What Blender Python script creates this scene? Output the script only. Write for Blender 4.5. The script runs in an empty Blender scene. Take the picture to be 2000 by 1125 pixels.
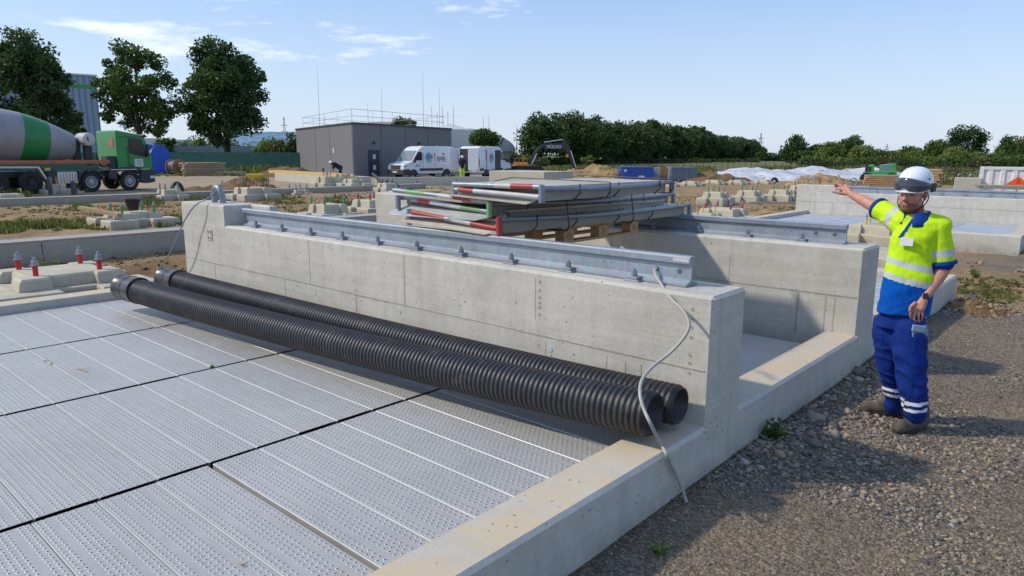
import bpy, bmesh, math, random
import numpy as np
from math import sin, cos, tan, atan, radians, sqrt, pi
from mathutils import Vector, Matrix, Euler, noise as mnoise

S = bpy.context.scene
COL = S.collection

# ------------------------------------------------------------------ camera
F_PX = 1380.0; CAM_H = 1.95
YAW = radians(41.66); TILT = atan(262 / 1380.0); ROLL = radians(0.28)
fw = Vector((-sin(YAW) * cos(TILT), cos(YAW) * cos(TILT), -sin(TILT)))
rt0 = Vector((cos(YAW), sin(YAW), 0)); up0 = rt0.cross(fw)
RT = rt0 * cos(ROLL) + up0 * sin(ROLL); UP = up0 * cos(ROLL) - rt0 * sin(ROLL)
CAMP = Vector((0, 0, CAM_H))
cd = bpy.data.cameras.new("camera"); cam = bpy.data.objects.new("camera", cd); COL.objects.link(cam)
cd.sensor_width = 36.0; cd.lens = F_PX / 2000 * 36; cd.clip_end = 5000; cd.clip_start = 0.05
m = Matrix.Identity(4)
for i in range(3):
    m[i][0] = RT[i]; m[i][1] = UP[i]; m[i][2] = -fw[i]; m[i][3] = CAMP[i]
cam.matrix_world = m
S.camera = cam
S.render.resolution_x = 1024; S.render.resolution_y = 576

# ------------------------------------------------------------------ light
SUN_EL = radians(41); SUN_AZ = radians(42)      # azimuth measured from -X towards -Y
sdir = Vector((-cos(SUN_AZ) * cos(SUN_EL), -sin(SUN_AZ) * cos(SUN_EL), sin(SUN_EL)))
sl = bpy.data.lights.new("sun", 'SUN'); so = bpy.data.objects.new("sun", sl); COL.objects.link(so)
sl.energy = 2.15; sl.angle = radians(2.5); sl.color = (1.0, 0.91, 0.77)
so.rotation_euler = sdir.to_track_quat('Z', 'Y').to_euler(); so.location = (0, 0, 60)

w = bpy.data.worlds.new("World"); S.world = w; w.use_nodes = True
nt = w.node_tree; N = nt.nodes; L = nt.links; N.clear()
out = N.new('ShaderNodeOutputWorld'); bg = N.new('ShaderNodeBackground'); bg.inputs[1].default_value = 0.120
sky = N.new('ShaderNodeTexSky'); sky.sky_type = 'NISHITA'; sky.sun_disc = False
sky.sun_elevation = SUN_EL; sky.sun_rotation = math.atan2(sdir.x, sdir.y)
sky.altitude = 60; sky.air_density = 1.0; sky.dust_density = 0.6; sky.ozone_density = 1.6
tc = N.new('ShaderNodeTexCoord'); mp = N.new('ShaderNodeMapping'); mp.inputs['Scale'].default_value = (2.0, 2.0, 10)
mp.inputs['Rotation'].default_value = (0, 0, radians(20)); mp.inputs['Location'].default_value = (0.35, 0.1, 0.0)
nz = N.new('ShaderNodeTexNoise'); nz.inputs['Scale'].default_value = 2.2; nz.inputs['Detail'].default_value = 9
nz.inputs['Roughness'].default_value = 0.62
L.new(tc.outputs['Generated'], mp.inputs[0]); L.new(mp.outputs[0], nz.inputs[0])
# clouds thicken towards one part of the sky (north-west, high up)
dt = N.new('ShaderNodeVectorMath'); dt.operation = 'DOT_PRODUCT'
v = Vector((-sin(radians(60)), cos(radians(60)), 0.27)).normalized(); dt.inputs[1].default_value = v
L.new(tc.outputs['Generated'], dt.inputs[0])
mr = N.new('ShaderNodeMapRange'); mr.inputs[1].default_value = 0.86; mr.inputs[2].default_value = 0.985
mr.inputs[3].default_value = -0.2; mr.inputs[4].default_value = 0.10
sz = N.new('ShaderNodeSeparateXYZ'); L.new(tc.outputs['Generated'], sz.inputs[0])
mz = N.new('ShaderNodeMapRange'); mz.inputs[1].default_value = 0.13; mz.inputs[2].default_value = 0.215; mz.inputs[3].default_value = -0.16; mz.inputs[4].default_value = 0.035
L.new(sz.outputs[2], mz.inputs[0])
L.new(dt.outputs['Value'], mr.inputs[0])
ad0 = N.new('ShaderNodeMath'); ad0.operation = 'ADD'; L.new(mz.outputs[0], ad0.inputs[0]); L.new(mr.outputs[0], ad0.inputs[1])
ad = N.new('ShaderNodeMath'); ad.operation = 'ADD'; L.new(nz.outputs[0], ad.inputs[0]); L.new(ad0.outputs[0], ad.inputs[1])
cr = N.new('ShaderNodeValToRGB'); cr.color_ramp.elements[0].position = 0.53; cr.color_ramp.elements[1].position = 0.70
cr.color_ramp.elements[0].color = (0, 0, 0, 1); cr.color_ramp.elements[1].color = (0.85, 0.85, 0.85, 1)
L.new(ad.outputs[0], cr.inputs[0])
mix = N.new('ShaderNodeMixRGB'); mix.inputs[2].default_value = (7.0, 7.1, 7.2, 1)
# thin uniform veil
veil = N.new('ShaderNodeMixRGB'); veil.inputs[0].default_value = 0.55; veil.inputs[2].default_value = (2.0, 3.0, 5.2, 1)
hzr = N.new('ShaderNodeMapRange'); hzr.inputs[1].default_value = 0.0; hzr.inputs[2].default_value = 0.22; hzr.inputs[3].default_value = 0.62; hzr.inputs[4].default_value = 0.0
L.new(sz.outputs[2], hzr.inputs[0]); hz = N.new('ShaderNodeMixRGB'); hz.inputs[2].default_value = (4.0, 4.45, 5.0, 1); L.new(hzr.outputs[0], hz.inputs[0])
L.new(sky.outputs[0], veil.inputs[1]); L.new(veil.outputs[0], hz.inputs[1]); L.new(hz.outputs[0], mix.inputs[1])
L.new(cr.outputs[0], mix.inputs[0]); L.new(mix.outputs[0], bg.inputs[0]); L.new(bg.outputs[0], out.inputs[0])

S.view_settings.view_transform = 'Standard'; S.view_settings.look = 'None'
S.view_settings.exposure = 0.60; S.view_settings.gamma = 1.0

# ------------------------------------------------------------------ helpers
def ray(u, v):
    return fw + RT * ((u - 1000.0) / F_PX) - UP * ((v - 562.5) / F_PX)
def P(u, v, z=None, x=None, y=None, d=None):
    r = ray(u, v)
    if z is not None: t = (z - CAM_H) / r.z
    elif x is not None: t = x / r.x
    elif y is not None: t = y / r.y
    else: t = d
    return CAMP + r * t
def G(u, v): return P(u, v, z=0.0)

def rng(seed): return np.random.RandomState(seed)

class MB:
    def __init__(s): s.v = []; s.f = []; s.m = []
    def add(s, vs, fs, mi=0, T=None):
        b = len(s.v)
        for p in vs:
            p = Vector(p)
            s.v.append(T @ p if T is not None else p)
        for f in fs: s.f.append([b + i for i in f]); s.m.append(mi)
        return s
    def box(s, x0, x1, y0, y1, z0, z1, mi=0, T=None):
        vs = [(x0,y0,z0),(x1,y0,z0),(x1,y1,z0),(x0,y1,z0),(x0,y0,z1),(x1,y0,z1),(x1,y1,z1),(x0,y1,z1)]
        return s.add(vs, [(0,3,2,1),(4,5,6,7),(0,1,5,4),(1,2,6,5),(2,3,7,6),(3,0,4,7)], mi, T)
    def cbox(s, c, d, rz=0, mi=0, rx=0, ry=0):
        T = Matrix.Translation(Vector(c)) @ Euler((rx, ry, rz)).to_matrix().to_4x4()
        return s.box(-d[0]/2, d[0]/2, -d[1]/2, d[1]/2, -d[2]/2, d[2]/2, mi, T)
    def bar(s, a, b, w, h, mi=0):
        a = Vector(a); b = Vector(b); d = b - a; l = d.length
        q = d.to_track_quat('X', 'Z').to_matrix().to_4x4()
        return s.box(0, l, -w/2, w/2, -h/2, h/2, mi, Matrix.Translation(a) @ q)
    def prism(s, poly, a0, a1, axis='z', mi=0, T=None):
        n = len(poly)
        def mk(p, a):
            if axis == 'z': return (p[0], p[1], a)
            if axis == 'y': return (p[0], a, p[1])
            return (a, p[0], p[1])
        vs = [mk(p, a0) for p in poly] + [mk(p, a1) for p in poly]
        fs = [list(range(n))[::-1], list(range(n, 2*n))] + [(i, (i+1) % n, n+(i+1) % n, n+i) for i in range(n)]
        return s.add(vs, fs, mi, T)
    def frustum(s, poly0, z0, poly1, z1, mi=0, T=None):
        n = len(poly0)
        vs = [(p[0], p[1], z0) for p in poly0] + [(p[0], p[1], z1) for p in poly1]
        fs = [list(range(n))[::-1], list(range(n, 2*n))] + [(i, (i+1) % n, n+(i+1) % n, n+i) for i in range(n)]
        return s.add(vs, fs, mi, T)
    def tube(s, pts, r, n=8, mi=0, cap=True, T=None, sx=1.0):
        pts = [Vector(p) for p in pts]; k = len(pts)
        rs = r if isinstance(r, (list, tuple)) else [r]*k
        vs = []; prev = None
        for i, p in enumerate(pts):
            if i == 0: t = pts[1] - p
            elif i == k-1: t = p - pts[i-1]
            else: t = (pts[i+1] - p).normalized() + (p - pts[i-1]).normalized()
            t = t.normalized()
            if prev is None:
                a = Vector((0,0,1)) if abs(t.z) < 0.9 else Vector((1,0,0))
                u = t.cross(a).normalized()
            else:
                u = (prev - t * prev.dot(t)).normalized()
            prev = u; w_ = t.cross(u)
            for j in range(n):
                an = 2*pi*j/n
                vs.append(p + (u*cos(an)*sx + w_*sin(an)) * rs[i])
        fs = []
        for i in range(k-1):
            for j in range(n):
                fs.append((i*n+j, i*n+(j+1) % n, (i+1)*n+(j+1) % n, (i+1)*n+j))
        if cap:
            fs.append(list(range(n))[::-1]); fs.append([(k-1)*n+j for j in range(n)])
        return s.add(vs, fs, mi, T)
    def cyl(s, a, b, r, n=12, mi=0, r2=None, T=None):
        return s.tube([a, b], [r, r if r2 is None else r2], n, mi, True, T)
    def lathe(s, prof, n=24, mi=0, T=None, closed=False):
        """prof: (r, z) pairs about the z axis"""
        vs = []
        for r, z in prof:
            for j in range(n):
                a = 2*pi*j/n; vs.append((r*cos(a), r*sin(a), z))
        k = len(prof); fs = []
        for i in range(k-1):
            for j in range(n):
                fs.append((i*n+j, i*n+(j+1) % n, (i+1)*n+(j+1) % n, (i+1)*n+j))
        if not closed:
            if prof[0][0] > 1e-5: fs.append(list(range(n))[::-1])
            if prof[-1][0] > 1e-5: fs.append([(k-1)*n+j for j in range(n)])
        return s.add(vs, fs, mi, T)
    def sphere(s, c, r, n=12, k=8, mi=0, T=None):
        rx, ry, rz_ = (r, r, r) if not isinstance(r, (tuple, list)) else r
        vs = [(c[0], c[1], c[2]-rz_)]; 
        for i in range(1, k):
            ph = -pi/2 + pi*i/k
            for j in range(n):
                a = 2*pi*j/n
                vs.append((c[0]+rx*cos(ph)*cos(a), c[1]+ry*cos(ph)*sin(a), c[2]+rz_*sin(ph)))
        vs.append((c[0], c[1], c[2]+rz_)); t = len(vs)-1
        fs = [(0, 1+(j+1) % n, 1+j) for j in range(n)]
        for i in range(k-2):
            for j in range(n):
                a = 1+i*n; fs.append((a+j, a+(j+1) % n, a+n+(j+1) % n, a+n+j))
        a = 1+(k-2)*n
        fs += [(a+j, a+(j+1) % n, t) for j in range(n)]
        return s.add(vs, fs, mi, T)
    def build(s, name, mats, parent=None, smooth=None, bevel=0, seg=2, loc=None):
        me = bpy.data.meshes.new(name)
        me.from_pydata([tuple(p) for p in s.v], [], s.f)
        if not isinstance(mats, (list, tuple)): mats = [mats]
        for mm in mats: me.materials.append(mm)
        if len(mats) > 1: me.polygons.foreach_set('material_index', s.m)
        bmx = bmesh.new(); bmx.from_mesh(me); bmesh.ops.recalc_face_normals(bmx, faces=bmx.faces); bmx.to_mesh(me); bmx.free()
        if smooth is not None:
            me.polygons.foreach_set('use_smooth', [True]*len(me.polygons))
            me.set_sharp_from_angle(angle=radians(smooth))
        me.update()
        o = bpy.data.objects.new(name, me); COL.objects.link(o)
        if parent is not None: o.parent = parent
        if loc is not None: o.location = loc
        if bevel:
            b = o.modifiers.new('bevel', 'BEVEL'); b.width = bevel; b.segments = seg; b.limit_method = 'ANGLE'
            b.angle_limit = radians(40)
        return o

def tag(o, label=None, cat=None, group=None, kind=None):
    if label: o['label'] = label
    if cat: o['category'] = cat
    if group: o['group'] = group
    if kind: o['kind'] = kind
    return o
def thing(name, label, cat, loc=(0,0,0), rz=0, group=None):
    o = bpy.data.objects.new(name, None); COL.objects.link(o); o.empty_display_size = 0.2
    o.location = loc; o.rotation_euler = (0, 0, rz)
    return tag(o, label, cat, group)
def kids(o): return [c for c in bpy.data.objects if c.parent == o]
def copy_tree(o, label=None, loc=None, rz=None, group=None, scale=None, parent=None):
    c = o.copy(); COL.objects.link(c)
    if parent is not None: c.parent = parent
    if label: c['label'] = label
    if group: c['group'] = group
    if loc is not None: c.location = loc
    if rz is not None: c.rotation_euler = (0, 0, rz)
    if scale is not None: c.scale = (scale,)*3 if not isinstance(scale, (tuple, list)) else scale
    for ch in kids(o): copy_tree(ch, parent=c)
    return c
def np_mesh(name, verts, faces4, mats, parent=None, colname=None, cols=None, smooth=False):
    """fast mesh from arrays; faces all with the same number of corners"""
    verts = np.asarray(verts, dtype=np.float32); faces4 = np.asarray(faces4, dtype=np.int32)
    me = bpy.data.meshes.new(name); k = faces4.shape[1]
    me.vertices.add(len(verts)); me.vertices.foreach_set('co', verts.ravel())
    me.loops.add(faces4.size); me.loops.foreach_set('vertex_index', faces4.ravel())
    me.polygons.add(len(faces4)); me.polygons.foreach_set('loop_start', np.arange(0, faces4.size, k, dtype=np.int32))
    try: me.polygons.foreach_set('loop_total', np.full(len(faces4), k, dtype=np.int32))
    except Exception: pass
    if not isinstance(mats, (list, tuple)): mats = [mats]
    for mm in mats: me.materials.append(mm)
    if cols is not None:
        a = me.color_attributes.new(colname, 'FLOAT_COLOR', 'POINT')
        a.data.foreach_set('color', np.asarray(cols, dtype=np.float32).ravel())
    if smooth: me.polygons.foreach_set('use_smooth', np.ones(len(faces4), dtype=bool))
    me.update(calc_edges=True); me.validate()
    o = bpy.data.objects.new(name, me); COL.objects.link(o)
    if parent is not None: o.parent = parent
    return o

# ------------------------------------------------------------------ materials
def hexc(r, g, b):
    """sRGB 0-255 to linear"""
    f = lambda c: (c/255/12.92) if c/255 <= 0.04045 else ((c/255+0.055)/1.055)**2.4
    return (f(r), f(g), f(b), 1)
class NT:
    def __init__(s, name, rough=0.6, metal=0.0, spec=0.5):
        s.mat = bpy.data.materials.new(name); s.mat.use_nodes = True
        s.t = s.mat.node_tree; s.n = s.t.nodes; s.l = s.t.links
        s.b = s.n['Principled BSDF']; s.b.inputs['Roughness'].default_value = rough
        s.b.inputs['Metallic'].default_value = metal; s.b.inputs['Specular IOR Level'].default_value = spec
        s.tc = s.n.new('ShaderNodeTexCoord')
    def coord(s, kind='Object', scale=(1,1,1), loc=(0,0,0), rot=(0,0,0)):
        mp = s.n.new('ShaderNodeMapping'); mp.inputs['Scale'].default_value = scale
        mp.inputs['Location'].default_value = loc; mp.inputs['Rotation'].default_value = rot
        s.l.new(s.tc.outputs[kind], mp.inputs[0]); return mp.outputs[0]
    def world(s, scale=(1,1,1), loc=(0,0,0)):
        g = s.n.new('ShaderNodeNewGeometry'); mp = s.n.new('ShaderNodeMapping')
        mp.inputs['Scale'].default_value = scale; mp.inputs['Location'].default_value = loc
        s.l.new(g.outputs['Position'], mp.inputs[0]); return mp.outputs[0]
    def noise(s, c, scale=5, detail=4, rough=0.55, dist=0):
        k = s.n.new('ShaderNodeTexNoise'); k.inputs['Scale'].default_value = scale; k.inputs['Detail'].default_value = detail
        k.inputs['Roughness'].default_value = rough; k.inputs['Distortion'].default_value = dist
        s.l.new(c, k.inputs['Vector']); return k.outputs[0]
    def voro(s, c, scale=5, out='Distance', feat='F1', rand=1):
        k = s.n.new('ShaderNodeTexVoronoi'); k.inputs['Scale'].default_value = scale; k.feature = feat
        k.inputs['Randomness'].default_value = rand
        s.l.new(c, k.inputs['Vector']); return k.outputs[out]
    def ramp(s, fac, stops, interp='LINEAR'):
        k = s.n.new('ShaderNodeValToRGB'); e = k.color_ramp.elements; k.color_ramp.interpolation = interp
        while len(e) < len(stops): e.new(0.5)
        for i, (p, c) in enumerate(stops):
            e[i].position = p; e[i].color = c if len(c) == 4 else (*c, 1)
        s.l.new(fac, k.inputs[0]); return k.outputs[0]
    def mix(s, fac, a, b, mode='MIX'):
        k = s.n.new('ShaderNodeMixRGB'); k.blend_type = mode
        for i, x in ((0, fac), (1, a), (2, b)):
            if isinstance(x, (int, float)): k.inputs[i].default_value = x
            elif isinstance(x, tuple): k.inputs[i].default_value = x
            else: s.l.new(x, k.inputs[i])
        return k.outputs[0]
    def math(s, op, a, b=0.0, c=None, clamp=False):
        k = s.n.new('ShaderNodeMath'); k.operation = op; k.use_clamp = clamp
        for i, x in enumerate((a, b) if c is None else (a, b, c)):
            if isinstance(x, (int, float)): k.inputs[i].default_value = x
            else: s.l.new(x, k.inputs[i])
        return k.outputs[0]
    def sep(s, c):
        k = s.n.new('ShaderNodeSeparateXYZ'); s.l.new(c, k.inputs[0]); return k.outputs
    def bump(s, h, strength=0.3, dist=0.01, prev=None):
        k = s.n.new('ShaderNodeBump'); k.inputs['Strength'].default_value = strength; k.inputs['Distance'].default_value = dist
        s.l.new(h, k.inputs['Height'])
        if prev is not None: s.l.new(prev, k.inputs['Normal'])
        s.l.new(k.outputs[0], s.b.inputs['Normal']); return k.outputs[0]
    def color(s, c):
        if isinstance(c, tuple): s.b.inputs['Base Color'].default_value = c if len(c) == 4 else (*c, 1)
        else: s.l.new(c, s.b.inputs['Base Color'])
        return s
    def rough(s, c): s.l.new(c, s.b.inputs['Roughness']); return s
    def attr(s, name):
        k = s.n.new('ShaderNodeAttribute'); k.attribute_name = name; return k.outputs['Color']

def paint(name, col, rough=0.4, metal=0.0, var=0.12, scale=3.0, dirt=0.0, dirtcol=(0.16,0.12,0.08,1), spec=0.5, bump=0.0, bscale=40):
    t = NT(name, rough, metal, spec); c = t.coord('Object')
    n = t.noise(c, scale, 5, 0.6)
    lo = tuple(x*(1-var) for x in col[:3]) + (1,); hi = tuple(min(1, x*(1+var)) for x in col[:3]) + (1,)
    k = t.ramp(n, [(0.3, lo), (0.7, hi)])
    if dirt:
        n2 = t.noise(c, scale*2.3, 6, 0.7)
        k = t.mix(t.math('MULTIPLY', t.ramp(n2, [(0.45, (0,0,0,1)), (0.75, (1,1,1,1))]), dirt), k, dirtcol)
    t.color(k)
    r = t.math('MULTIPLY_ADD', n, 0.2, rough-0.1); t.rough(r)
    if bump: t.bump(t.noise(c, bscale, 4), bump, 0.01)
    return t.mat

def concrete(name, base, var=0.10, stain=0.35, warm=(0.42,0.36,0.25,1), pores=True, streak=0.3, scale=1.0, bump=0.35, top=None):
    t = NT(name, 0.88, 0, 0.3); c = t.world()
    n1 = t.noise(c, 1.1*scale, 6, 0.65, 0.4); n2 = t.noise(c, 9*scale, 6, 0.7); n3 = t.noise(c, 90, 3, 0.6)
    lo = tuple(x*(1-var*1.6) for x in base) + (1,); hi = tuple(x*(1+var) for x in base) + (1,)
    k = t.ramp(n1, [(0.3, lo), (0.68, hi)])
    k = t.mix(0.45, k, t.ramp(n2, [(0.32, tuple(x*0.72 for x in base)+(1,)), (0.68, tuple(min(1,x*1.15) for x in base)+(1,))]))
    # vertical water streaks
    st = t.noise(t.world((7, 7, 0.5)), 1.6, 4, 0.6)
    k = t.mix(t.math('MULTIPLY', t.ramp(st, [(0.5, (0,0,0,1)), (0.75, (1,1,1,1))]), streak), k, tuple(x*0.72 for x in base)+(1,))
    # warm stains
    ws = t.noise(t.world((1,1,1), (3,7,1)), 2.2, 6, 0.75)
    k = t.mix(t.math('MULTIPLY', t.ramp(ws, [(0.52, (0,0,0,1)), (0.72, (1,1,1,1))]), stain), k, warm)
    k = t.mix(0.12, k, t.ramp(n3, [(0.35, (0.1,0.1,0.1,1)), (0.65, (0.9,0.9,0.86,1))]))
    if pores:      # tone changes from one formwork panel to the next
        cs_ = t.sep(c); wn = t.n.new('ShaderNodeTexWhiteNoise'); wn.noise_dimensions = '2D'; cb = t.n.new('ShaderNodeCombineXYZ')
        t.l.new(t.math('FLOOR', t.math('DIVIDE', t.math('ADD', cs_[0], 4.52), 1.42)), cb.inputs[0]); t.l.new(t.math('GREATER_THAN', cs_[2], 0.675), cb.inputs[1]); t.l.new(cb.outputs[0], wn.inputs['Vector'])
        k = t.mix(t.math('MULTIPLY', wn.outputs['Value'], 0.22), k, tuple(x*0.80 for x in base)+(1,))
        hz_ = t.noise(t.world((0.25, 0.25, 5)), 2.6, 4, 0.6)
        k = t.mix(t.math('MULTIPLY', t.ramp(hz_, [(0.5, (0,0,0,1)), (0.62, (1,1,1,1))]), 0.25), k, tuple(min(1, x*1.18) for x in base)+(1,))
        lo_ = t.math('MULTIPLY', t.math('SUBTRACT', 1.0, t.math('DIVIDE', cs_[2], 0.22), clamp=True), t.ramp(t.noise(c, 5, 5, .7), [(.35,(0,0,0,1)),(.6,(1,1,1,1))]))
        k = t.mix(t.math('MULTIPLY', lo_, 0.55), k, (0.20,0.16,0.11,1))
    if top is not None:     # dusty ochre film lying on upward faces
        g = t.n.new('ShaderNodeNewGeometry'); z = t.sep(g.outputs['Normal'])[2]
        msk = t.math('MULTIPLY', t.math('GREATER_THAN', z, 0.9), t.ramp(t.noise(c, 3.2, 7, 0.75), [(0.36, (0.12,0.12,0.12,1)), (0.60, (1,1,1,1))]))
        k = t.mix(t.math('MULTIPLY', msk, 0.8), k, top)
    h = t.math('ADD', t.math('MULTIPLY', n2, 0.5), t.math('MULTIPLY', n3, 0.25))
    if pores:
        vd = t.voro(c, 16); sz = t.noise(c, 3, 2)
        p = t.math('LESS_THAN', vd, t.math('MULTIPLY', t.math('SUBTRACT', sz, 0.34, clamp=True), 0.46))
        k = t.mix(t.math('MULTIPLY', p, 0.6), k, (0.06,0.06,0.055,1))
        h = t.math('SUBTRACT', h, t.math('MULTIPLY', p, 0.8))
    t.color(k); t.bump(h, bump, 0.006)
    return t.mat

def galv(name, base=(0.42,0.46,0.50), rough=0.42, metal=0.55, streak=0.5):
    t = NT(name, rough, metal); c = t.coord('Object'); wv = t.world((14,14,1.2))
    n1 = t.noise(t.world(), 3, 5, 0.6); n2 = t.noise(wv, 3, 4, 0.7); v_ = t.voro(t.world(), 38, 'Color')
    k = t.ramp(n1, [(0.3, tuple(x*0.8 for x in base)+(1,)), (0.7, tuple(x*1.12 for x in base)+(1,))])
    k = t.mix(streak*0.6, k, t.ramp(n2, [(0.35, tuple(x*0.7 for x in base)+(1,)), (0.65, tuple(x*1.25 for x in base)+(1,))]))
    k = t.mix(0.06, k, v_); t.color(k)
    t.rough(t.math('MULTIPLY_ADD', n2, 0.25, rough-0.1)); t.bump(n2, 0.08, 0.004)
    return t.mat

def wood(name, a=(0.30,0.20,0.11), b=(0.46,0.33,0.19), rough=0.75, sc=(2,26,26), grey=0.0):
    t = NT(name, rough, 0, 0.3)
    n = t.noise(t.coord('Object', sc), 1.6, 6, 0.65, 0.6); n2 = t.noise(t.coord('Object'), 4, 3)
    k = t.ramp(n, [(0.3, (*a, 1)), (0.7, (*b, 1))])
    if grey: k = t.mix(t.math('MULTIPLY', t.ramp(n2, [(0.35,(0,0,0,1)),(0.6,(1,1,1,1))]), grey), k, (0.33,0.31,0.27,1))
    t.color(k); t.bump(n, 0.25, 0.004); return t.mat

def plain(name, col, rough=0.5, metal=0.0, spec=0.5):
    t = NT(name, rough, metal, spec); c = t.coord('Object'); n = t.noise(c, 12, 3)
    t.color(t.ramp(n, [(0.2, tuple(x*0.93 for x in col[:3])+(1,)), (0.8, tuple(min(1, x*1.05) for x in col[:3])+(1,))])); return t.mat

def foliage(name, dark, light, trans=0.25, rough=0.55):
    t = NT(name, rough, 0, 0.35)
    a = t.attr('tint'); r = t.sep(a)[0]
    n = t.noise(t.world(), 0.45, 4, 0.6)
    f = t.math('ADD', t.math('MULTIPLY', r, 0.6), t.math('MULTIPLY', n, 0.4))
    k = t.ramp(f, [(0.2, (*dark, 1)), (0.8, (*light, 1))])
    t.color(k)
    tr = t.n.new('ShaderNodeBsdfTranslucent'); ms = t.n.new('ShaderNodeMixShader'); ms.inputs[0].default_value = trans
    t.l.new(t.mix(1.0, k, (1.2,1.5,0.5,1), 'MULTIPLY'), tr.inputs[0])
    o = t.n['Material Output']; t.l.new(t.b.outputs[0], ms.inputs[1]); t.l.new(tr.outputs[0], ms.inputs[2])
    t.l.new(ms.outputs[0], o.inputs[0]); return t.mat

M = {}
M['conc'] = concrete('concrete_wall_light', (0.55,0.52,0.445), var=.2, stain=0.5, streak=.75, warm=(0.40,0.36,0.26,1))
M['conc_kerb'] = concrete('concrete_kerb', (0.54,0.51,0.45), stain=0.25, streak=.6, top=(0.58,0.45,0.27,1))
M['conc_block'] = concrete('concrete_block', (0.50,0.45,0.33), var=.2, stain=0.4, streak=0.15, warm=(0.52,0.43,0.26,1), bump=0.2)
M['conc_grey'] = concrete('concrete_trough', (0.36,0.33,0.27), stain=0.2, streak=0.2)
M['conc_far'] = concrete('concrete_far', (0.52,0.49,0.40), stain=0.3, pores=False)
M['galv'] = galv('galvanised_steel', (0.30,0.345,0.40), 0.45, 0.4, 0.35)
M['galv_dark'] = galv('galvanised_tube', (0.24,0.28,0.32), 0.4, 0.4)
M['galv_white'] = galv('galvanised_edge', (0.62,0.64,0.64), 0.35, 0.4, 0.2)
M['wood'] = wood('timber_raw'); M['wood_grey'] = wood('timber_weathered', (0.27,0.23,0.17), (0.40,0.35,0.27), grey=0.6)
M['wood_yellow'] = wood('timber_formwork', (0.50,0.34,0.13), (0.66,0.48,0.22))
M['wood_pallet'] = wood('timber_pallet', (0.36,0.20,0.09), (0.56,0.36,0.18))
M['red'] = paint('red_paint', (0.36,0.03,0.03), 0.5, dirt=0.45, dirtcol=(.18,.10,.08,1)); M['white'] = paint('white_paint', (0.72,0.72,0.70), 0.4, dirt=0.15)
M['green'] = paint('green_paint', (0.16,0.36,0.14), 0.45, dirt=0.4)
M['black'] = plain('black_plastic', (0.018,0.018,0.02), 0.45); M['rubber'] = plain('rubber', (0.022,0.022,0.022), 0.85)
M['dark'] = plain('dark_metal', (0.035,0.037,0.04), 0.55)
M['glass'] = plain('dark_glass', (0.012,0.015,0.018), 0.06, 0.0, 0.4)
M['redbolt'] = plain('red_sleeve', (0.55,0.02,0.02), 0.35); M['yellowbolt'] = plain('yellow_sleeve', (0.65,0.42,0.03), 0.45)
M['greenbolt'] = plain('green_sleeve', (0.06,0.28,0.08), 0.45)
# ================================================================== ground
def ss(a, b, x):
    t = np.clip((x-a)/(b-a), 0, 1); return t*t*(3-2*t)
def vnoise(x, y, s, seed=0):
    """cheap smooth value noise in numpy"""
    r = rng(seed); tab = r.rand(64, 64)
    X = x*s; Y = y*s; xi = np.floor(X).astype(int); yi = np.floor(Y).astype(int)
    fx = X-xi; fy = Y-yi; fx = fx*fx*(3-2*fx); fy = fy*fy*(3-2*fy)
    g = lambda a, b: tab[a % 64, b % 64]
    return (g(xi,yi)*(1-fx)+g(xi+1,yi)*fx)*(1-fy)+(g(xi,yi+1)*(1-fx)+g(xi+1,yi+1)*fx)*fy
def fbm(x, y, s, seed=0, o=4):
    a = 0; amp = 1; tot = 0
    for i in range(o):
        a = a+vnoise(x+i*17.3, y-i*9.1, s*2**i, seed+i)*amp; tot += amp; amp *= 0.5
    return a/tot
def ground_z(x, y):
    n = fbm(x, y, 0.35, 3, 4)-0.5; n2 = fbm(x, y, 2.2, 9, 3)-0.5
    right = ss(-2.4, -1.7, x)*ss(13, 10, y)
    far = ss(8, 20, np.hypot(x, y))
    z = n*(0.05+0.16*far)*(1-0.5*right)+n2*(0.035+0.03*far)*(1-0.45*right)
    # gravel banked against the kerb
    z = z+0.05*np.exp(-((x+1.75)/0.28)**2)*ss(12, 10.5, y)*(0.5+fbm(x, y, 1.3, 21, 2))*(x > -1.95)
    # soil hollow where the photo shows reddish lower ground at the end of the gravel
    z = np.where((x < -1.8) & (x > -9.2) & (y > -0.6) & (y < 11.2), -0.16, z)
    z = np.where((x < -1.8) & (x > -7.9) & (y > 17.2) & (y < 22), -0.16, z)
    yard = ss(26, 32, np.hypot(x+0, y))*ss(-24, -30, x)
    return z*(1-0.6*yard)
def axis_pts(lo, hi, dlo, dhi, step, far):
    a = list(np.arange(dlo, dhi+1e-6, step)); s = step; p = dhi
    while p < hi: s *= 1.22; p += s; a.append(min(p, hi))
    s = step; p = dlo; b = []
    while p > lo: s *= 1.22; p -= s; b.append(max(p, lo))
    return np.array(b[::-1]+a)
gx = axis_pts(-1500, 1500, -34, 5, 0.11, 0); gy = axis_pts(-600, 2500, 0.5, 34, 0.11, 0)
X, Y = np.meshgrid(gx, gy); Z = ground_z(X, Y)
V = np.stack([X.ravel(), Y.ravel(), Z.ravel()], 1)
nx, ny = len(gx), len(gy)
idx = np.arange(nx*ny).reshape(ny, nx)
Fq = np.stack([idx[:-1,:-1].ravel(), idx[:-1,1:].ravel(), idx[1:,1:].ravel(), idx[1:,:-1].ravel()], 1)
x_ = V[:,0]; y_ = V[:,1]; R_ = np.hypot(x_, y_)
wob = (fbm(x_, y_, 0.5, 31, 4)-0.5)
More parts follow.
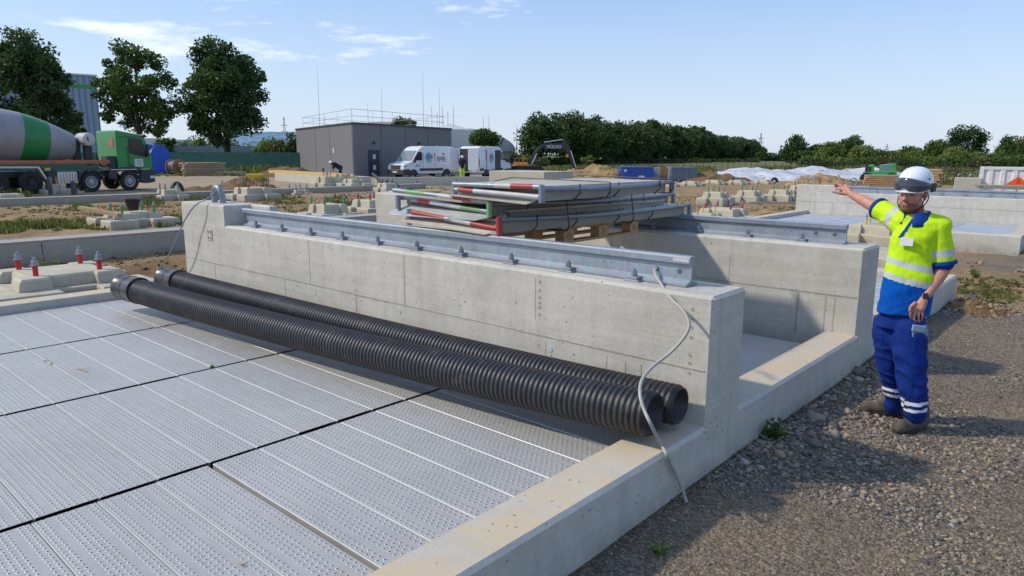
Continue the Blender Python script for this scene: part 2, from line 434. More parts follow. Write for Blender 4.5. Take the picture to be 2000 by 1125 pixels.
# gravel in front of the kerb, the strip by the third foundation, a narrow track between the blocks, the yard
gr = ss(-2.3, -1.8, x_)*ss(11.4, 10.4, y_+wob*2.0)
gr = np.maximum(gr, ss(-3, -1.6, x_)*ss(13.9, 14.7, y_+wob*1.2)*ss(30, 24, y_))
gr = np.maximum(gr, ss(0.75, 0.5, np.abs(x_+12.4)+wob*0.3)*ss(16, 18, y_)*ss(33, 31, y_))
yard = ss(33, 37, (-x_*0.75+y_*0.66)+wob*3)*ss(-20, -28, x_)*ss(90, 70, R_)
grass = ss(70, 110, R_)*0.75
cols = np.stack([gr, yard, grass, np.ones_like(gr)], 1)

t = NT('ground_soil_and_gravel', 0.95, 0, 0.2); c = t.world()
zc = t.sep(t.attr('zone'))
n1 = t.noise(c, 0.55, 7, 0.68, 0.6); n2 = t.noise(c, 4.5, 7, 0.7); n3 = t.noise(c, 28, 5, 0.7)
soil = t.ramp(n1, [(0.3, (0.16,0.085,0.035,1)), (0.46, (0.30,0.17,0.07,1)), (0.58, (0.43,0.265,0.115,1)), (0.72, (0.50,0.36,0.20,1))])
soil = t.mix(0.5, soil, t.ramp(n2, [(0.34, (0.10,0.06,0.03,1)), (0.52, (0.34,0.22,0.11,1)), (0.66, (0.47,0.36,0.24,1))]))
soil = t.mix(0.25, soil, t.ramp(n3, [(0.35, (0.10,0.07,0.04,1)), (0.65, (0.52,0.40,0.26,1))]))
gm = t.ramp(t.noise(c, 0.9, 6, 0.75), [(0.50, (0,0,0,1)), (0.60, (1,1,1,1))])
soil = t.mix(t.math('MULTIPLY', gm, 0.35), soil, (0.13,0.16,0.06,1))
vc = t.n.new('ShaderNodeTexVoronoi'); vc.inputs['Scale'].default_value = 60; t.l.new(c, vc.inputs['Vector'])
hs = t.sep(vc.outputs['Color'])
gcol = t.ramp(hs[0], [(0.0, (0.07,0.06,0.05,1)), (0.4, (0.19,0.155,0.115,1)), (0.75, (0.29,0.225,0.15,1)), (1.0, (0.42,0.34,0.24,1))])
gcol = t.mix(0.35, gcol, t.ramp(t.noise(c, 1.1, 5, 0.6), [(0.35, (0.11,0.095,0.08,1)), (0.65, (0.31,0.23,0.14,1))]))
yardc = t.mix(0.5, t.ramp(n1, [(0.35, (0.31,0.235,0.15,1)), (0.65, (0.45,0.35,0.235,1))]), t.ramp(n2, [(0.3, (0.24,0.18,0.12,1)), (0.7, (0.46,0.37,0.26,1))]))
grassc = t.ramp(n2, [(0.3, (0.07,0.10,0.03,1)), (0.6, (0.16,0.18,0.07,1)), (0.75, (0.30,0.26,0.13,1))])
k = t.mix(zc[1], soil, yardc); k = t.mix(zc[2], k, grassc); k = t.mix(zc[0], k, gcol); t.color(k)
h = t.math('ADD', t.math('MULTIPLY', n2, 0.8), t.math('MULTIPLY', n3, 0.35))
bm1 = t.bump(h, 1.0, 0.07)
hb = t.math('MULTIPLY', t.math('SUBTRACT', 1.0, vc.outputs['Distance']), zc[0])
t.bump(hb, 0.7, 0.012, bm1)
M['ground'] = t.mat
g = np_mesh('ground', V, Fq, M['ground'], None, 'zone', cols, True); tag(g, kind='structure')

# stones: chips of slate lying on the gravel, thousands: stuff
def stones(name, pts, sizes, mats, seed, flat=0.45, label=None):
    r = rng(seed); n = len(pts)
    ph = (1+5**0.5)/2
    ico = np.array([(-1,ph,0),(1,ph,0),(-1,-ph,0),(1,-ph,0),(0,-1,ph),(0,1,ph),(0,-1,-ph),(0,1,-ph),(ph,0,-1),(ph,0,1),(-ph,0,-1),(-ph,0,1)])/1.9
    fc = np.array([(0,11,5),(0,5,1),(0,1,7),(0,7,10),(0,10,11),(1,5,9),(5,11,4),(11,10,2),(10,7,6),(7,1,8),(3,9,4),(3,4,2),(3,2,6),(3,6,8),(3,8,9),(4,9,5),(2,4,11),(6,2,10),(8,6,7),(9,8,1)])
    base = np.clip(np.repeat(ico[None], n, 0)*(0.5+1.1*r.rand(n, 12, 1)), -0.8, 0.8)
    sc = np.stack([0.6+0.8*r.rand(n), 0.5+0.6*r.rand(n), flat*(0.5+0.8*r.rand(n))], 1)*sizes[:, None]
    base = base*sc[:, None, :]
    a = r.rand(n)*2*pi; tx = (r.rand(n)-0.5)*0.9; ty = (r.rand(n)-0.5)*0.9
    x, y, z = base[...,0], base[...,1], base[...,2]
    y, z = y*np.cos(tx)[:,None]-z*np.sin(tx)[:,None], y*np.sin(tx)[:,None]+z*np.cos(tx)[:,None]
    x, z = x*np.cos(ty)[:,None]+z*np.sin(ty)[:,None], -x*np.sin(ty)[:,None]+z*np.cos(ty)[:,None]
    x, y = x*np.cos(a)[:,None]-y*np.sin(a)[:,None], x*np.sin(a)[:,None]+y*np.cos(a)[:,None]
    vs = np.stack([x, y, z], 2)+pts[:, None, :]
    F = fc[None]+(np.arange(n)*12)[:, None, None]
    col = np.repeat(r.rand(n), 12); cc = np.stack([col, col, col, np.ones_like(col)], 1)
    o = np_mesh(name, vs.reshape(-1, 3), F.reshape(-1, 3), mats, None, 'tint', cc)
    return tag(o, label, 'gravel', kind='stuff')
t = NT('slate_chips', 0.8, 0, 0.35); r_ = t.sep(t.attr('tint'))[0]
k = t.ramp(r_, [(0.0, (0.05,0.048,0.045,1)), (0.35, (0.15,0.13,0.105,1)), (0.6, (0.26,0.215,0.16,1)), (0.82, (0.38,0.30,0.21,1)), (0.95, (0.42,0.29,0.16,1)), (1.0, (0.45,0.42,0.37,1))])
k = t.mix(0.25, k, t.ramp(t.noise(t.world(), 60, 4), [(0.3, (0.05,0.05,0.05,1)), (0.7, (0.3,0.28,0.24,1))])); t.color(k); M['stone'] = t.mat
t = NT('earth_clods', 0.95, 0, 0.15); r_ = t.sep(t.attr('tint'))[0]
k = t.ramp(r_, [(0.0, (0.10,0.06,0.03,1)), (0.5, (0.22,0.14,0.07,1)), (1.0, (0.40,0.30,0.18,1))]); t.color(k); M['clod'] = t.mat

r = rng(5); pts = []; sz = []
nn = 150000
u = r.rand(nn); dd = 1.9+(u**1.5)*10.5                       # denser near the camera
ang = radians(-34)+r.rand(nn)*radians(84)                  # bearing from +Y towards +X
xx = dd*np.sin(ang); yy = dd*np.cos(ang)
kb = np.exp(-np.clip(xx+1.75, 0, 9)/0.45)
ok = (xx > -1.74) & (xx < 7) & (yy < 11.6+0.6*np.sin(xx*3)) & (yy > 0.9) & (r.rand(nn) < 0.62+0.5*kb)
xx, yy, dd, kb = xx[ok], yy[ok], dd[ok], kb[ok]
s_ = (0.0040+0.0060*r.rand(len(xx))**2)*(0.85+dd/9.0)*(1+0.6*kb*r.rand(len(xx)))
big = r.rand(len(xx)) < 0.015+0.03*kb; s_[big] *= 1.5+0.7*r.rand(big.sum())
patch = fbm(xx, yy, 0.9, 44, 3); s_ *= 0.60+1.05*ss(0.4, 0.66, patch)
zz = ground_z(xx, yy)+s_*0.12
stones('gravel_stones', np.stack([xx, yy, zz], 1), s_, M['stone'], 7, 0.5, 'loose grey brown slate chippings covering the path beside the kerb')
# second gravel strip beyond, coarser count
nn = 9000; xx = -1.5+r.rand(nn)*7; yy = 14.3+r.rand(nn)*5; s_ = 0.02+0.03*r.rand(nn)
stones('gravel_strip', np.stack([xx, yy, ground_z(xx, yy)+0.004], 1), s_, M['stone'], 8, 0.5, 'grey gravel strip in front of the far foundation kerb')
nn = 42000; xx = -34+r.rand(nn)*32; yy = 1+r.rand(nn)*30; ok = ~((xx > -9.3) & (yy < 11.4)) & (fbm(xx, yy, 0.6, 77, 3) > 0.47); xx = xx[ok]; yy = yy[ok]
s_ = 0.012+0.045*r.rand(len(xx))**2
stones('earth_clods', np.stack([xx, yy, ground_z(xx, yy)+0.005], 1), s_, M['clod'], 12, 0.6, 'brown clods scattered over the bare soil of the site')

# ---- mounds
def mound(name, label, c, rx, ry, h, seed, mat, n=46, rot=0.0, cat='soil heap', rough=0.25, group=None, clods=0):
    ys, xs = np.meshgrid(np.linspace(-1.35, 1.35, n), np.linspace(-1.35, 1.35, n), indexing='ij')
    rr = np.hypot(xs, ys)+(fbm(xs*3+seed, ys*3, 0.8, seed, 3)-0.5)*0.5
    z = np.clip(1-rr, -0.3, 1)**1.0
    z = np.where(z > 0, z**0.85, z)*h
    z += (fbm(xs*rx+seed, ys*ry, 1.6, seed+3, 4)-0.5)*h*rough*2.2*(rr < 1.05)
    z = np.where(rr > 1.1, -0.25, z)
    x = xs*rx; y = ys*ry
    V = np.stack([c[0]+x*cos(rot)-y*sin(rot), c[1]+x*sin(rot)+y*cos(rot), c[2]+z], 2).reshape(-1, 3)
    V = V-np.array([c[0], c[1], c[2]])
    idx = np.arange(n*n).reshape(n, n)
    F = np.stack([idx[:-1,:-1].ravel(), idx[:-1,1:].ravel(), idx[1:,1:].ravel(), idx[1:,:-1].ravel()], 1)
    o = np_mesh(name, V, F, mat, smooth=True); o.location = c
    tag(o, label, cat, group)
    if clods:
        r = rng(seed+90); a = r.rand(clods)*2*pi; q = np.sqrt(r.rand(clods))*1.1
        X_ = q*np.cos(a); Y_ = q*np.sin(a)
        zi = z[np.clip(((Y_+1.35)/2.7*(n-1)).astype(int), 0, n-1), np.clip(((X_+1.35)/2.7*(n-1)).astype(int), 0, n-1)]
        px_ = X_*rx; py_ = Y_*ry
        pp = np.stack([px_*cos(rot)-py_*sin(rot), px_*sin(rot)+py_*cos(rot), zi], 1)
        s_ = (0.015+0.05*r.rand(clods)**2)*min(2.5, max(0.8, h*1.6))
        st = stones('clods', pp, s_, M['clod'], seed+7, 0.7); st.parent = o
        del st['category']
    return o
def soilmat(name, a, b, c_):
    t = NT(name, 0.95, 0, 0.15); c = t.world(); n1 = t.noise(c, 1.6, 7, 0.7); n2 = t.noise(c, 11, 6, 0.7)
    k = t.ramp(n1, [(0.32, (*a,1)), (0.5, (*b,1)), (0.68, (*c_,1))]); k = t.mix(0.4, k, t.ramp(n2, [(0.3, (*a,1)), (0.7, (*c_,1))]))
    t.color(k); t.bump(n2, 0.9, 0.05); return t.mat
M['soil_dark'] = soilmat('soil_dark_brown', (0.10,0.06,0.03), (0.19,0.115,0.055), (0.30,0.20,0.11))
M['soil_orange'] = soilmat('soil_orange', (0.22,0.13,0.055), (0.37,0.24,0.11), (0.48,0.34,0.18))

# ================================================================== foundations
XO = -1.765; XI = -2.038; ZK = 0.365; ZW = 1.15
def kerb_front(y0, y1, label, zk=ZK):
    b = MB(); ch = 0.02
    b.prism([(XI, -0.3), (XO, -0.3), (XO, zk-ch), (XO-ch, zk), (XI, zk)], y0, y1, 'y')
    o = b.build('concrete_kerb', M['conc_kerb']); return tag(o, label, 'kerb')
kerb_front(-0.30, 3.73, 'pale concrete kerb with ochre dust on top, between the perforated floor and the gravel in front')
kerb_front(4.16, 6.62, 'short concrete kerb between the ends of the two near rail walls')
kerb_front(7.08, 11.08, 'concrete kerb running away behind the man in the yellow polo shirt')
# formwork seams showing on the kerb's outer face are thin fins
kl = MB().box(-9.03, -8.76, -0.3, 3.73, -0.3, ZK).build('concrete_kerb', M['conc_kerb'], bevel=0.012)
tag(kl, 'far left concrete kerb closing the perforated floor, behind the pipe sockets', 'kerb')
kn_ = MB().box(-9.03, XI, -0.33, -0.06, -0.3, ZK-.002).build('concrete_kerb', M['conc_kerb'], bevel=0.012)
tag(kn_, 'nearest concrete kerb closing the floor on the camera side', 'kerb')
kb_ = MB().box(-9.03, XI, 10.80, 11.08, -0.3, ZK-0.004).build('concrete_kerb', M['conc_kerb'], bevel=0.012)
tag(kb_, 'concrete kerb closing the rear of the third basin, right behind the man at hip height', 'kerb')

def rail_wall(y0, y1, label, seams, plugs, x0=-8.66, x1=XO, zt=ZW, zr=1.37, xr=-7.6, mat='conc', zsplit=ZK, backx=-7.2):
    b = MB(); c = 0.02
    b.box(x0, x1, y0, y1, -0.3, zsplit)
    def outline(xa, xb, k): return [(xa+k, y0), (xb-k, y0), (xb, y0+k), (xb, y1-k), (xb-k, y1), (xa+k, y1), (xa, y1-k), (xa, y0+k)]
    def inset(xa, xb, k): return [(xa+k, y0+k), (xb-k, y0+k), (xb-k, y0+k), (xb-k, y1-k), (xb-k, y1-k), (xa+k, y1-k), (xa+k, y1-k), (xa+k, y0+k)]
    b.frustum(outline(x0, x1, c), zsplit, outline(x0, x1, c), zt-c); 
    b.frustum(outline(x0, x1, c), zt-c, inset(x0, x1, c), zt)
    # raised block at the left end, wrapped behind the rail end
    b.frustum([(x0+.002,y0+.002),(xr,y0+.002),(xr,y1-.1),(backx,y1-.1),(backx,y1-.002),(x0+.002,y1-.002)], zt-.03,
              [(x0+.002,y0+.002),(xr,y0+.002),(xr,y1-.1),(backx,y1-.1),(backx,y1-.002),(x0+.002,y1-.002)], zr-.015)
    b.frustum([(x0+.002,y0+.002),(xr,y0+.002),(xr,y1-.1),(backx,y1-.1),(backx,y1-.002),(x0+.002,y1-.002)], zr-.015,
              [(x0+.014,y0+.014),(xr-.012,y0+.014),(xr-.012,y1-.088),(backx-.012,y1-.088),(backx-.012,y1-.014),(x0+.014,y1-.014)], zr)
    o = b.build('concrete_wall', M[mat]); tag(o, label, 'wall')
    s_ = MB(); yf = y0-0.0018
    for (xa, za, xb, zb, w_) in seams:
        if abs(xa-xb) < 1e-6: s_.box(xa-w_/2, xa+w_/2, yf, y0+.02, za, zb)
        else:
            n = 14; r = random.Random(int(abs(xa)*100))
            for i in range(n):
                a = xa+(xb-xa)*i/n; b2 = xa+(xb-xa)*(i+1)/n; dz = r.uniform(-.003, .003)
                s_.box(a, b2, yf-r.uniform(0, .0025), y0+.02, za-w_/2+dz, za+w_/2+dz*0.3)
    s_.build('form_seam', M['seam'], o)
    for (xp, zp) in plugs:
        q = MB().cyl((xp, y0-0.003, zp), (xp, y0+0.01, zp), 0.021, 14).build('plug', M['plug'], o)
    return o
M['seam'] = concrete('concrete_form_seam', (0.38,0.355,0.29), stain=0.1, pores=False, bump=0.6)
M['plug'] = plain('cone_plug', (0.42,0.50,0.50), 0.7)
w1 = rail_wall(3.73, 4.16, 'near concrete wall carrying the full length galvanised rail, beside the two black pipes',
    [(-8.66,.70,-1.80,.665,.009),(-4.52,.68,-4.52,1.12,.014),(-5.93,.70,-5.93,1.12,.008),(-2.345,.30,-2.345,.655,.008),(-2.23,.30,-2.23,.655,.010),(-3.0,.3,-3.0,.66,.006),
     (-2.49,.30,-2.49,.66,.006),(-5.2,.30,-5.2,.68,.008),(-6.4,.3,-6.4,.69,.008),(-7.9,.3,-7.9,.7,.012),(-3.1,.8,-3.1,1.1,.003)],
    [(-4.59,.635),(-3.79,.53),(-2.96,.615),(-5.86,.62)])
w2 = rail_wall(6.62, 7.08, 'second concrete wall with a rail, behind the stack of platforms and right of the pallet',
    [(-8.66,.71,-1.8,.69,.012),(-2.31,.30,-2.31,.69,.02),(-2.06,.36,-2.06,.69,.012),(-4.4,.7,-4.4,1.1,.01),(-3.0,.7,-3.0,.95,.005),(-1.98,.36,-1.98,.68,.01)], [(-3.3,.93),(-2.8,.5)])
# formwork button marks in a column near the right end of the near wall
bt = MB()
for i, z in enumerate((1.06,1.0,.95,.89,.78,.73,.67)):
    bt.tube([( -1.9+0.008*cos(a_), 3.7285, z+0.008*sin(a_)) for a_ in [k*pi/4 for k in range(9)]], 0.0022, 5)
for i, z in enumerate((1.08,1.02,.97,.93,.90,.85)):
    bt.tube([( -3.06+0.008*cos(a_), 3.7285, z+0.008*sin(a_)) for a_ in [k*pi/4 for k in range(9)]], 0.0022, 5)
bt.build('formwork_mark', M['seam'], w1)
# cast-in four-hole plate on the left of the near wall
pl = MB().box(-8.02, -7.90, 3.722, 3.74, .955, 1.085).build('anchor_plate', M['conc_block'], w1, bevel=.003)
for dx in (-.03, .03):
    for dz in (-.035, .035): MB().cyl((-7.96+dx, 3.7195, 1.02+dz), (-7.96+dx, 3.73, 1.02+dz), .012, 10).build('hole', M['dark'], pl)

# ---- rails
def rail(y, x0, x1, z, label, clampx, holes, big):
    t0 = thing('crane_rail', label, 'rail', (x1, y, z))
    h = .185
    pr = [(-.075,0.004),(.075,0.004),(.075,.016),(.03,.028),(.012,.040),(.009,.125),(.036,.140),(.038,.175),(.028,h),(-.028,h),(-.038,.175),(-.036,.140),(-.009,.125),(-.012,.040),(-.03,.028),(-.075,.016)]
    b = MB(); b.prism(pr, x0-x1, 0, 'x'); bd = b.build('rail_body', M['galv'], t0, smooth=30)
    for hx, hz, r_ in holes:
        MB().cyl((hx-x1, -.0112, hz), (hx-x1, -.006, hz), r_, 16).build('bolt_hole', M['rail_hole'], t0)
    if big: MB().box(-.115,-.005,-.0392,-.030,.150,.172).build('paint_mark', M['galv_white'], t0)
    for cx_ in clampx:
        c = MB(); px_ = cx_-x1
        c.box(px_-.055, px_+.055, -.125, -.060, -.002, .012); c.box(px_-.035, px_+.04, -.118, -.05, .010, .032)
        co = c.build('rail_clamp', M['galv_dark'], t0, bevel=.003)
        n = MB(); n.cyl((px_, -.088, .03), (px_, -.088, .040), .022, 16); n.cyl((px_, -.088, .038), (px_, -.088, .064), .0205, 6); n.cyl((px_, -.088, .060), (px_, -.088, .080), .012, 10)
        n.build('bolt', M['galv_dark'], co)
    return t0
M['rail_hole'] = plain('hole_shadow', (0.10,0.11,0.115), 0.6)
cl = [-2.39-.53*i for i in range(10)]
rail(3.955, -7.55, -2.03, ZW, 'long galvanised rail clamped along the near wall in the foreground', cl,
     [(-2.27,.085,.017),(-2.11,.085,.018),(-2.62,.09,.005),(-2.68,.09,.005)], True)
rail(6.86, -7.55, -2.00, ZW-.005, 'galvanised rail on the second wall, partly under the stacked platforms', [-2.37-.53*i for i in range(9)],
     [(-2.10,.085,.02),(-2.27,.085,.02),(-2.5,.09,.006),(-2.56,.09,.006)], False)
# ---- lifting eye on the near wall's raised end
cx0, cy0 = -8.12, 3.93
eye = thing('lifting_loop', 'thick grey steel lifting loop standing on the left end of the near wall', 'lifting loop', (cx0, cy0, 1.37))
pa = [(-.085,0,-.04),(-.085,0,.08),(-.075,0,.13),(-.045,0,.17),(0,0,.18),(.045,0,.17),(.075,0,.13),(.09,.01,.08),(.095,.01,-.04)]
MB().tube(pa, .036, 14).build('loop', M['galv_dark'], eye, smooth=60)
# thin grey wire from the loop down to the soil
pw = [P(435,353,y=3.95), P(428,366,y=3.93), P(418,377,y=3.86), P(405,388,y=3.74), P(385,398,y=3.66), P(370,415,y=3.62), P(357,438,y=3.6), P(345,466,y=3.58), P(330,497,y=3.57), P(315,520,y=3.58), P(303,545,y=3.6), P(300,556,y=3.6)]
def smooth_path(p, k=5):
    p = [Vector(q) for q in p]; o = []
    for i in range(len(p)-1):
        a = p[max(i-1,0)]; b = p[i]; c = p[i+1]; d = p[min(i+2,len(p)-1)]
        for j in range(k):
            t = j/k; o.append(0.5*((2*b)+(c-a)*t+(2*a-5*b+4*c-d)*t*t+(3*b-a-3*c+d)*t**3))
    o.append(p[-1]); return o
wo = MB().tube(smooth_path(pw), .008, 8).build('earth_wire', M['galv_dark'], smooth=60); tag(wo, 'thin grey wire looped over the left end of the near wall down to the soil', 'cable')

# ================================================================== perforated floor planks
t = NT('perforated_galvanised', 0.5, 0.2, 0.4)
oc = t.tc.outputs['Object']; sx, sy, sz_ = t.sep(oc)
cy_ = t.math('DIVIDE', t.math('SUBTRACT', sy, 0.009), 0.0259); row = t.math('FLOOR', cy_)
fx = t.math('SUBTRACT', t.math('FRACT', t.math('ADD', t.math('DIVIDE', sx, 0.036), t.math('MULTIPLY', row, 0.5))), 0.5)
fy = t.math('SUBTRACT', t.math('FRACT', cy_), 0.5)
dx = t.math('MULTIPLY', fx, 0.036); dy = t.math('MULTIPLY', fy, 0.0259)
def length2(a, b): return t.math('SQRT', t.math('ADD', t.math('MULTIPLY', a, a), t.math('MULTIPLY', b, b)))
dist = length2(dx, dy)
use = t.math('MULTIPLY', t.math('GREATER_THAN', t.math('ABSOLUTE', t.math('SUBTRACT', row, 2)), 0.5), t.math('GREATER_THAN', t.math('ABSOLUTE', t.math('SUBTRACT', row, 7)), 0.5))
up = t.math('GREATER_THAN', t.sep(t.tc.outputs['Normal'])[2], 0.5)
inr = t.math('MULTIPLY', t.math('GREATER_THAN', row, -0.5), t.math('LESS_THAN', row, 9.5))
use = t.math('MULTIPLY', t.math('MULTIPLY', use, up), inr)
hole = t.math('MULTIPLY', t.math('LESS_THAN', dist, 0.0050), use)
dome = t.math('MULTIPLY', t.math('SUBTRACT', 1.0, t.math('DIVIDE', t.math('SUBTRACT', dist, 0.0035), 0.0075), clamp=True), use)
n1 = t.noise(t.world(), 1.3, 5, 0.65); n2 = t.noise(t.world((2, 9, 1)), 4, 5, 0.7); n4 = t.noise(t.world((1,1,1), (5,5,5)), 5, 6, 0.75)
oi = t.n.new('ShaderNodeObjectInfo')
k = t.ramp(n1, [(0.3, (0.37,0.36,0.335,1)), (0.7, (0.49,0.475,0.44,1))])
k = t.mix(0.3, k, t.ramp(n2, [(0.3, (0.31,0.305,0.285,1)), (0.7, (0.54,0.53,0.49,1))]))
k = t.mix(t.math('MULTIPLY', oi.outputs['Random'], 0.35), k, (0.50,0.49,0.44,1))
k = t.mix(t.math('MULTIPLY', t.ramp(n4, [(0.58, (0,0,0,1)), (0.70, (1,1,1,1))]), 0.35), k, (0.40,0.32,0.20,1))
k = t.mix(t.math('MULTIPLY', t.math('GREATER_THAN', dome, 0.3), 0.55), k, (0.85,0.85,0.84,1))  # pale rings paint the glint of the raised nubs into the colour
edge = t.math('LESS_THAN', t.math('MINIMUM', sy, t.math('SUBTRACT', 0.273, sy)), 0.003)
k = t.mix(t.math('MULTIPLY', t.math('MULTIPLY', edge, up), 0.4), k, (0.85,0.85,0.83,1))  # sheen of the rolled long edges, put into the colour as a pale strip
k = t.mix(hole, k, (0.015,0.017,0.02,1)); t.color(k)  # black dots in the colour stand for the darkness inside the holes
t.l.new(t.math('MULTIPLY', t.math('SUBTRACT', 1.0, hole), 0.22), t.b.inputs['Metallic'])
t.rough(t.math('MULTIPLY_ADD', n2, 0.25, 0.36))
t.bump(t.math('SUBTRACT', dome, t.math('MULTIPLY', hole, 1.5)), 0.85, 0.003)
M['perf'] = t.mat
ZP = 0.272; PW = 0.277
ORD = ['nearest', 'first', 'second', 'third', 'fourth', 'fifth', 'sixth', 'seventh', 'eighth', 'ninth', 'tenth', 'eleventh', 'twelfth', 'thirteenth', 'fourteenth', 'fifteenth']
def plank_mesh(L_):
    b = MB(); w_ = PW-.004
    # folded edges: top sheet, rolled long edges, side webs
    pr = [(0, -.07), (.003, -.07), (.003, -.006), (.006, -.0018), (w_-.006, -.0018), (w_-.003, -.006), (w_-.003, -.07), (w_, -.07), (w_, -.004), (w_-.0025, 0), (.0025, 0), (0, -.004)]
    b.prism(pr, 0, L_, 'x'); return b
rows = [(-3.632, -2.045, 'in the row against the front kerb', 0), (-5.322, -3.668, 'in the second row from the front kerb', 1),
        (-7.012, -5.358, 'in the third row from the front kerb', 2), (-8.752, -7.048, 'in the farthest row, against the left kerb', 3)]
for xa, xb, lab, ri in rows:
    proto = None
    for i in range(-6, 8):
        y0 = 1.62+PW*i
        if y0 < -0.1 or y0+PW > 3.73: continue
        if ri == 0 and i < 0: y0 -= 0.024
        L_ = f"{ORD[int(round((3.73-y0)/PW))]} plank from the near wall, {lab}"
        r_ = random.Random(i*7+ri); dz = r_.uniform(-.0012, .0012)
        if proto is None:
            proto = plank_mesh(xb-xa).build('perforated_plank', M['perf']); proto.location = (xa, y0, ZP+dz)
            tag(proto, L_, 'floor plank', 'perforated planks of the near basin'); src = proto
        else:
            copy_tree(src, label=L_, loc=(xa+r_.uniform(-.003, .003), y0, ZP+dz))
for xa, xb, ya, n_, lab in ((-3.632, -2.045, 4.18, 8, 'between the two rail walls, beside the kerb'), (-5.322, -3.668, 4.18, 8, 'between the two rail walls, second row'), (-3.632, -2.045, 7.12, 13, 'behind the second wall, next to the man')):
    src = plank_mesh(xb-xa).build('perforated_plank', M['perf']); src.location = (xa, ya, ZP-.002)
    tag(src, 'first plank from the front, '+lab, 'floor plank', 'perforated planks '+lab)
    for i in range(1, n_): copy_tree(src, label=ORD[i+1]+' plank from the front, '+lab, loc=(xa, ya+PW*i, ZP-.002+0.001*(i % 3)))
for i, (pp, lab) in enumerate((([(292,637),(305,640),(318,638),(332,632)], 'dry bent stalk lying across the farthest plank joint'), ([(85,706),(92,703),(101,708),(98,712)], 'small curled dry stalk on the left planks'), ([(467,1100),(472,1103),(480,1101)], 'short dry blade on the nearest plank row'), ([(150,720),(162,722),(170,726)], 'thin straw on the third plank row'))):
    o = MB().tube([P(a, b_, z=ZP+.006+.004*(k % 2)) for k, (a, b_) in enumerate(pp)], .0035, 5).build('dry_stalk', M['wood']); tag(o, lab, 'stalk')
# dark girders carrying the planks
gd = MB()
for x in (-3.65, -5.34, -7.03):
    gd.box(x-.06, x+.06, -0.2, 3.72, .10, .199); gd.box(x-.06, x+.06, 4.17, 6.61, .10, .199)
gd = gd.build('support_girder', plain('girder_steel', (.10,.12,.14), .6)); tag(gd, 'dark steel girders in the gaps beneath the floor planks', 'girder')

# ================================================================== corrugated pipes
t = NT('black_corrugated_plastic', 0.42, 0, 0.5); c = t.coord('Object'); n = t.noise(c, 14, 6, 0.7)
k = t.ramp(n, [(0.3, (0.012,0.012,0.014,1)), (0.7, (0.035,0.035,0.037,1))])
k = t.mix(t.math('MULTIPLY', t.ramp(t.noise(c, 5, 7, 0.8), [(0.55,(0,0,0,1)),(0.75,(1,1,1,1))]), 0.6), k, (0.16,0.135,0.10,1))
t.color(k); t.rough(t.math('MULTIPLY_ADD', n, 0.3, 0.32)); M['pipe'] = t.mat
def pipe(label, a, b, sag, R_):
    a = Vector(a); b = Vector(b); L_ = (b-a).length
    root = thing('corrugated_pipe', label, 'pipe', a)
    d = (b-a).normalized(); side = Vector((0,0,1)).cross(d).normalized(); upv = d.cross(side)
    n = 40; V = []; pitch = .0365; nr = int((L_-.34)/pitch)
    prof = []
    for i in range(nr):
        s0 = .33+i*pitch
        for q, rr in ((0,-.012),(.12,-.012),(.24,-.002),(.36,0.0),(.68,0.0),(.80,-.002),(.92,-.012)): prof.append((s0+q*pitch, R_+rr))
    prof.append((L_, R_-.012)); prof += [(L_, R_-.022), (L_-.7, R_-.022)]
    def centre(s):
        tt = s/L_; return d*s+Vector((0,0,1))*(-sag*4*tt*(1-tt))+side*(0.018*sin(tt*5.0))
    vs = []; 
    for s, rr in prof:
        c_ = centre(s)
        for j in range(n):
            an = 2*pi*j/n; vs.append(c_+side*cos(an)*rr+upv*sin(an)*rr)
    k_ = len(prof)
    fs = [(i*n+j, i*n+(j+1) % n, (i+1)*n+(j+1) % n, (i+1)*n+j) for i in range(k_-1) for j in range(n)]
    me = bpy.data.meshes.new('pipe_body'); me.from_pydata([tuple(p) for p in vs], [], fs); me.materials.append(M['pipe'])
    me.polygons.foreach_set('use_smooth', [True]*len(me.polygons)); me.update()
    o = bpy.data.objects.new('pipe_body', me); COL.objects.link(o); o.parent = root
    MB().lathe([(R_-.022,0),(R_-.0225,.02),(1e-6,.021)], n).build('end', M['dark'], root).matrix_local = \
        Matrix.Translation(centre(L_-.7)) @ d.to_track_quat('Z', 'Y').to_matrix().to_4x4()
    cp = MB().lathe([(R_-.01,-.02),(R_+.006,-.02),(R_+.012,-.012),(R_+.012,.0),(R_+.007,.01),(R_+.007,.155),(R_+.011,.16),(R_+.011,.175),(R_+.007,.18),(R_+.007,.325),(R_+.012,.33),(R_+.012,.345),(R_-.012,.345)], n)
    co = cp.build('socket', M['pipe_socket'], root, smooth=35); co.matrix_local = d.to_track_quat('Z', 'Y').to_matrix().to_4x4()
    tag(co, 'smooth black socket at the far end')
    return root
M['pipe_socket'] = paint('black_socket', (0.035,0.036,0.04), 0.33, var=0.3, dirt=0.35, dirtcol=(0.2,0.17,0.12,1))
pipe('front black corrugated pipe lying on the perforated floor, nearest the camera', P(243,561,z=.515), P(1281,808,y=3.30), .05, .130)
pipe('rear black corrugated pipe lying between the front pipe and the near wall', P(324,543,z=.515), P(1331,791,y=3.575), .025, .120)

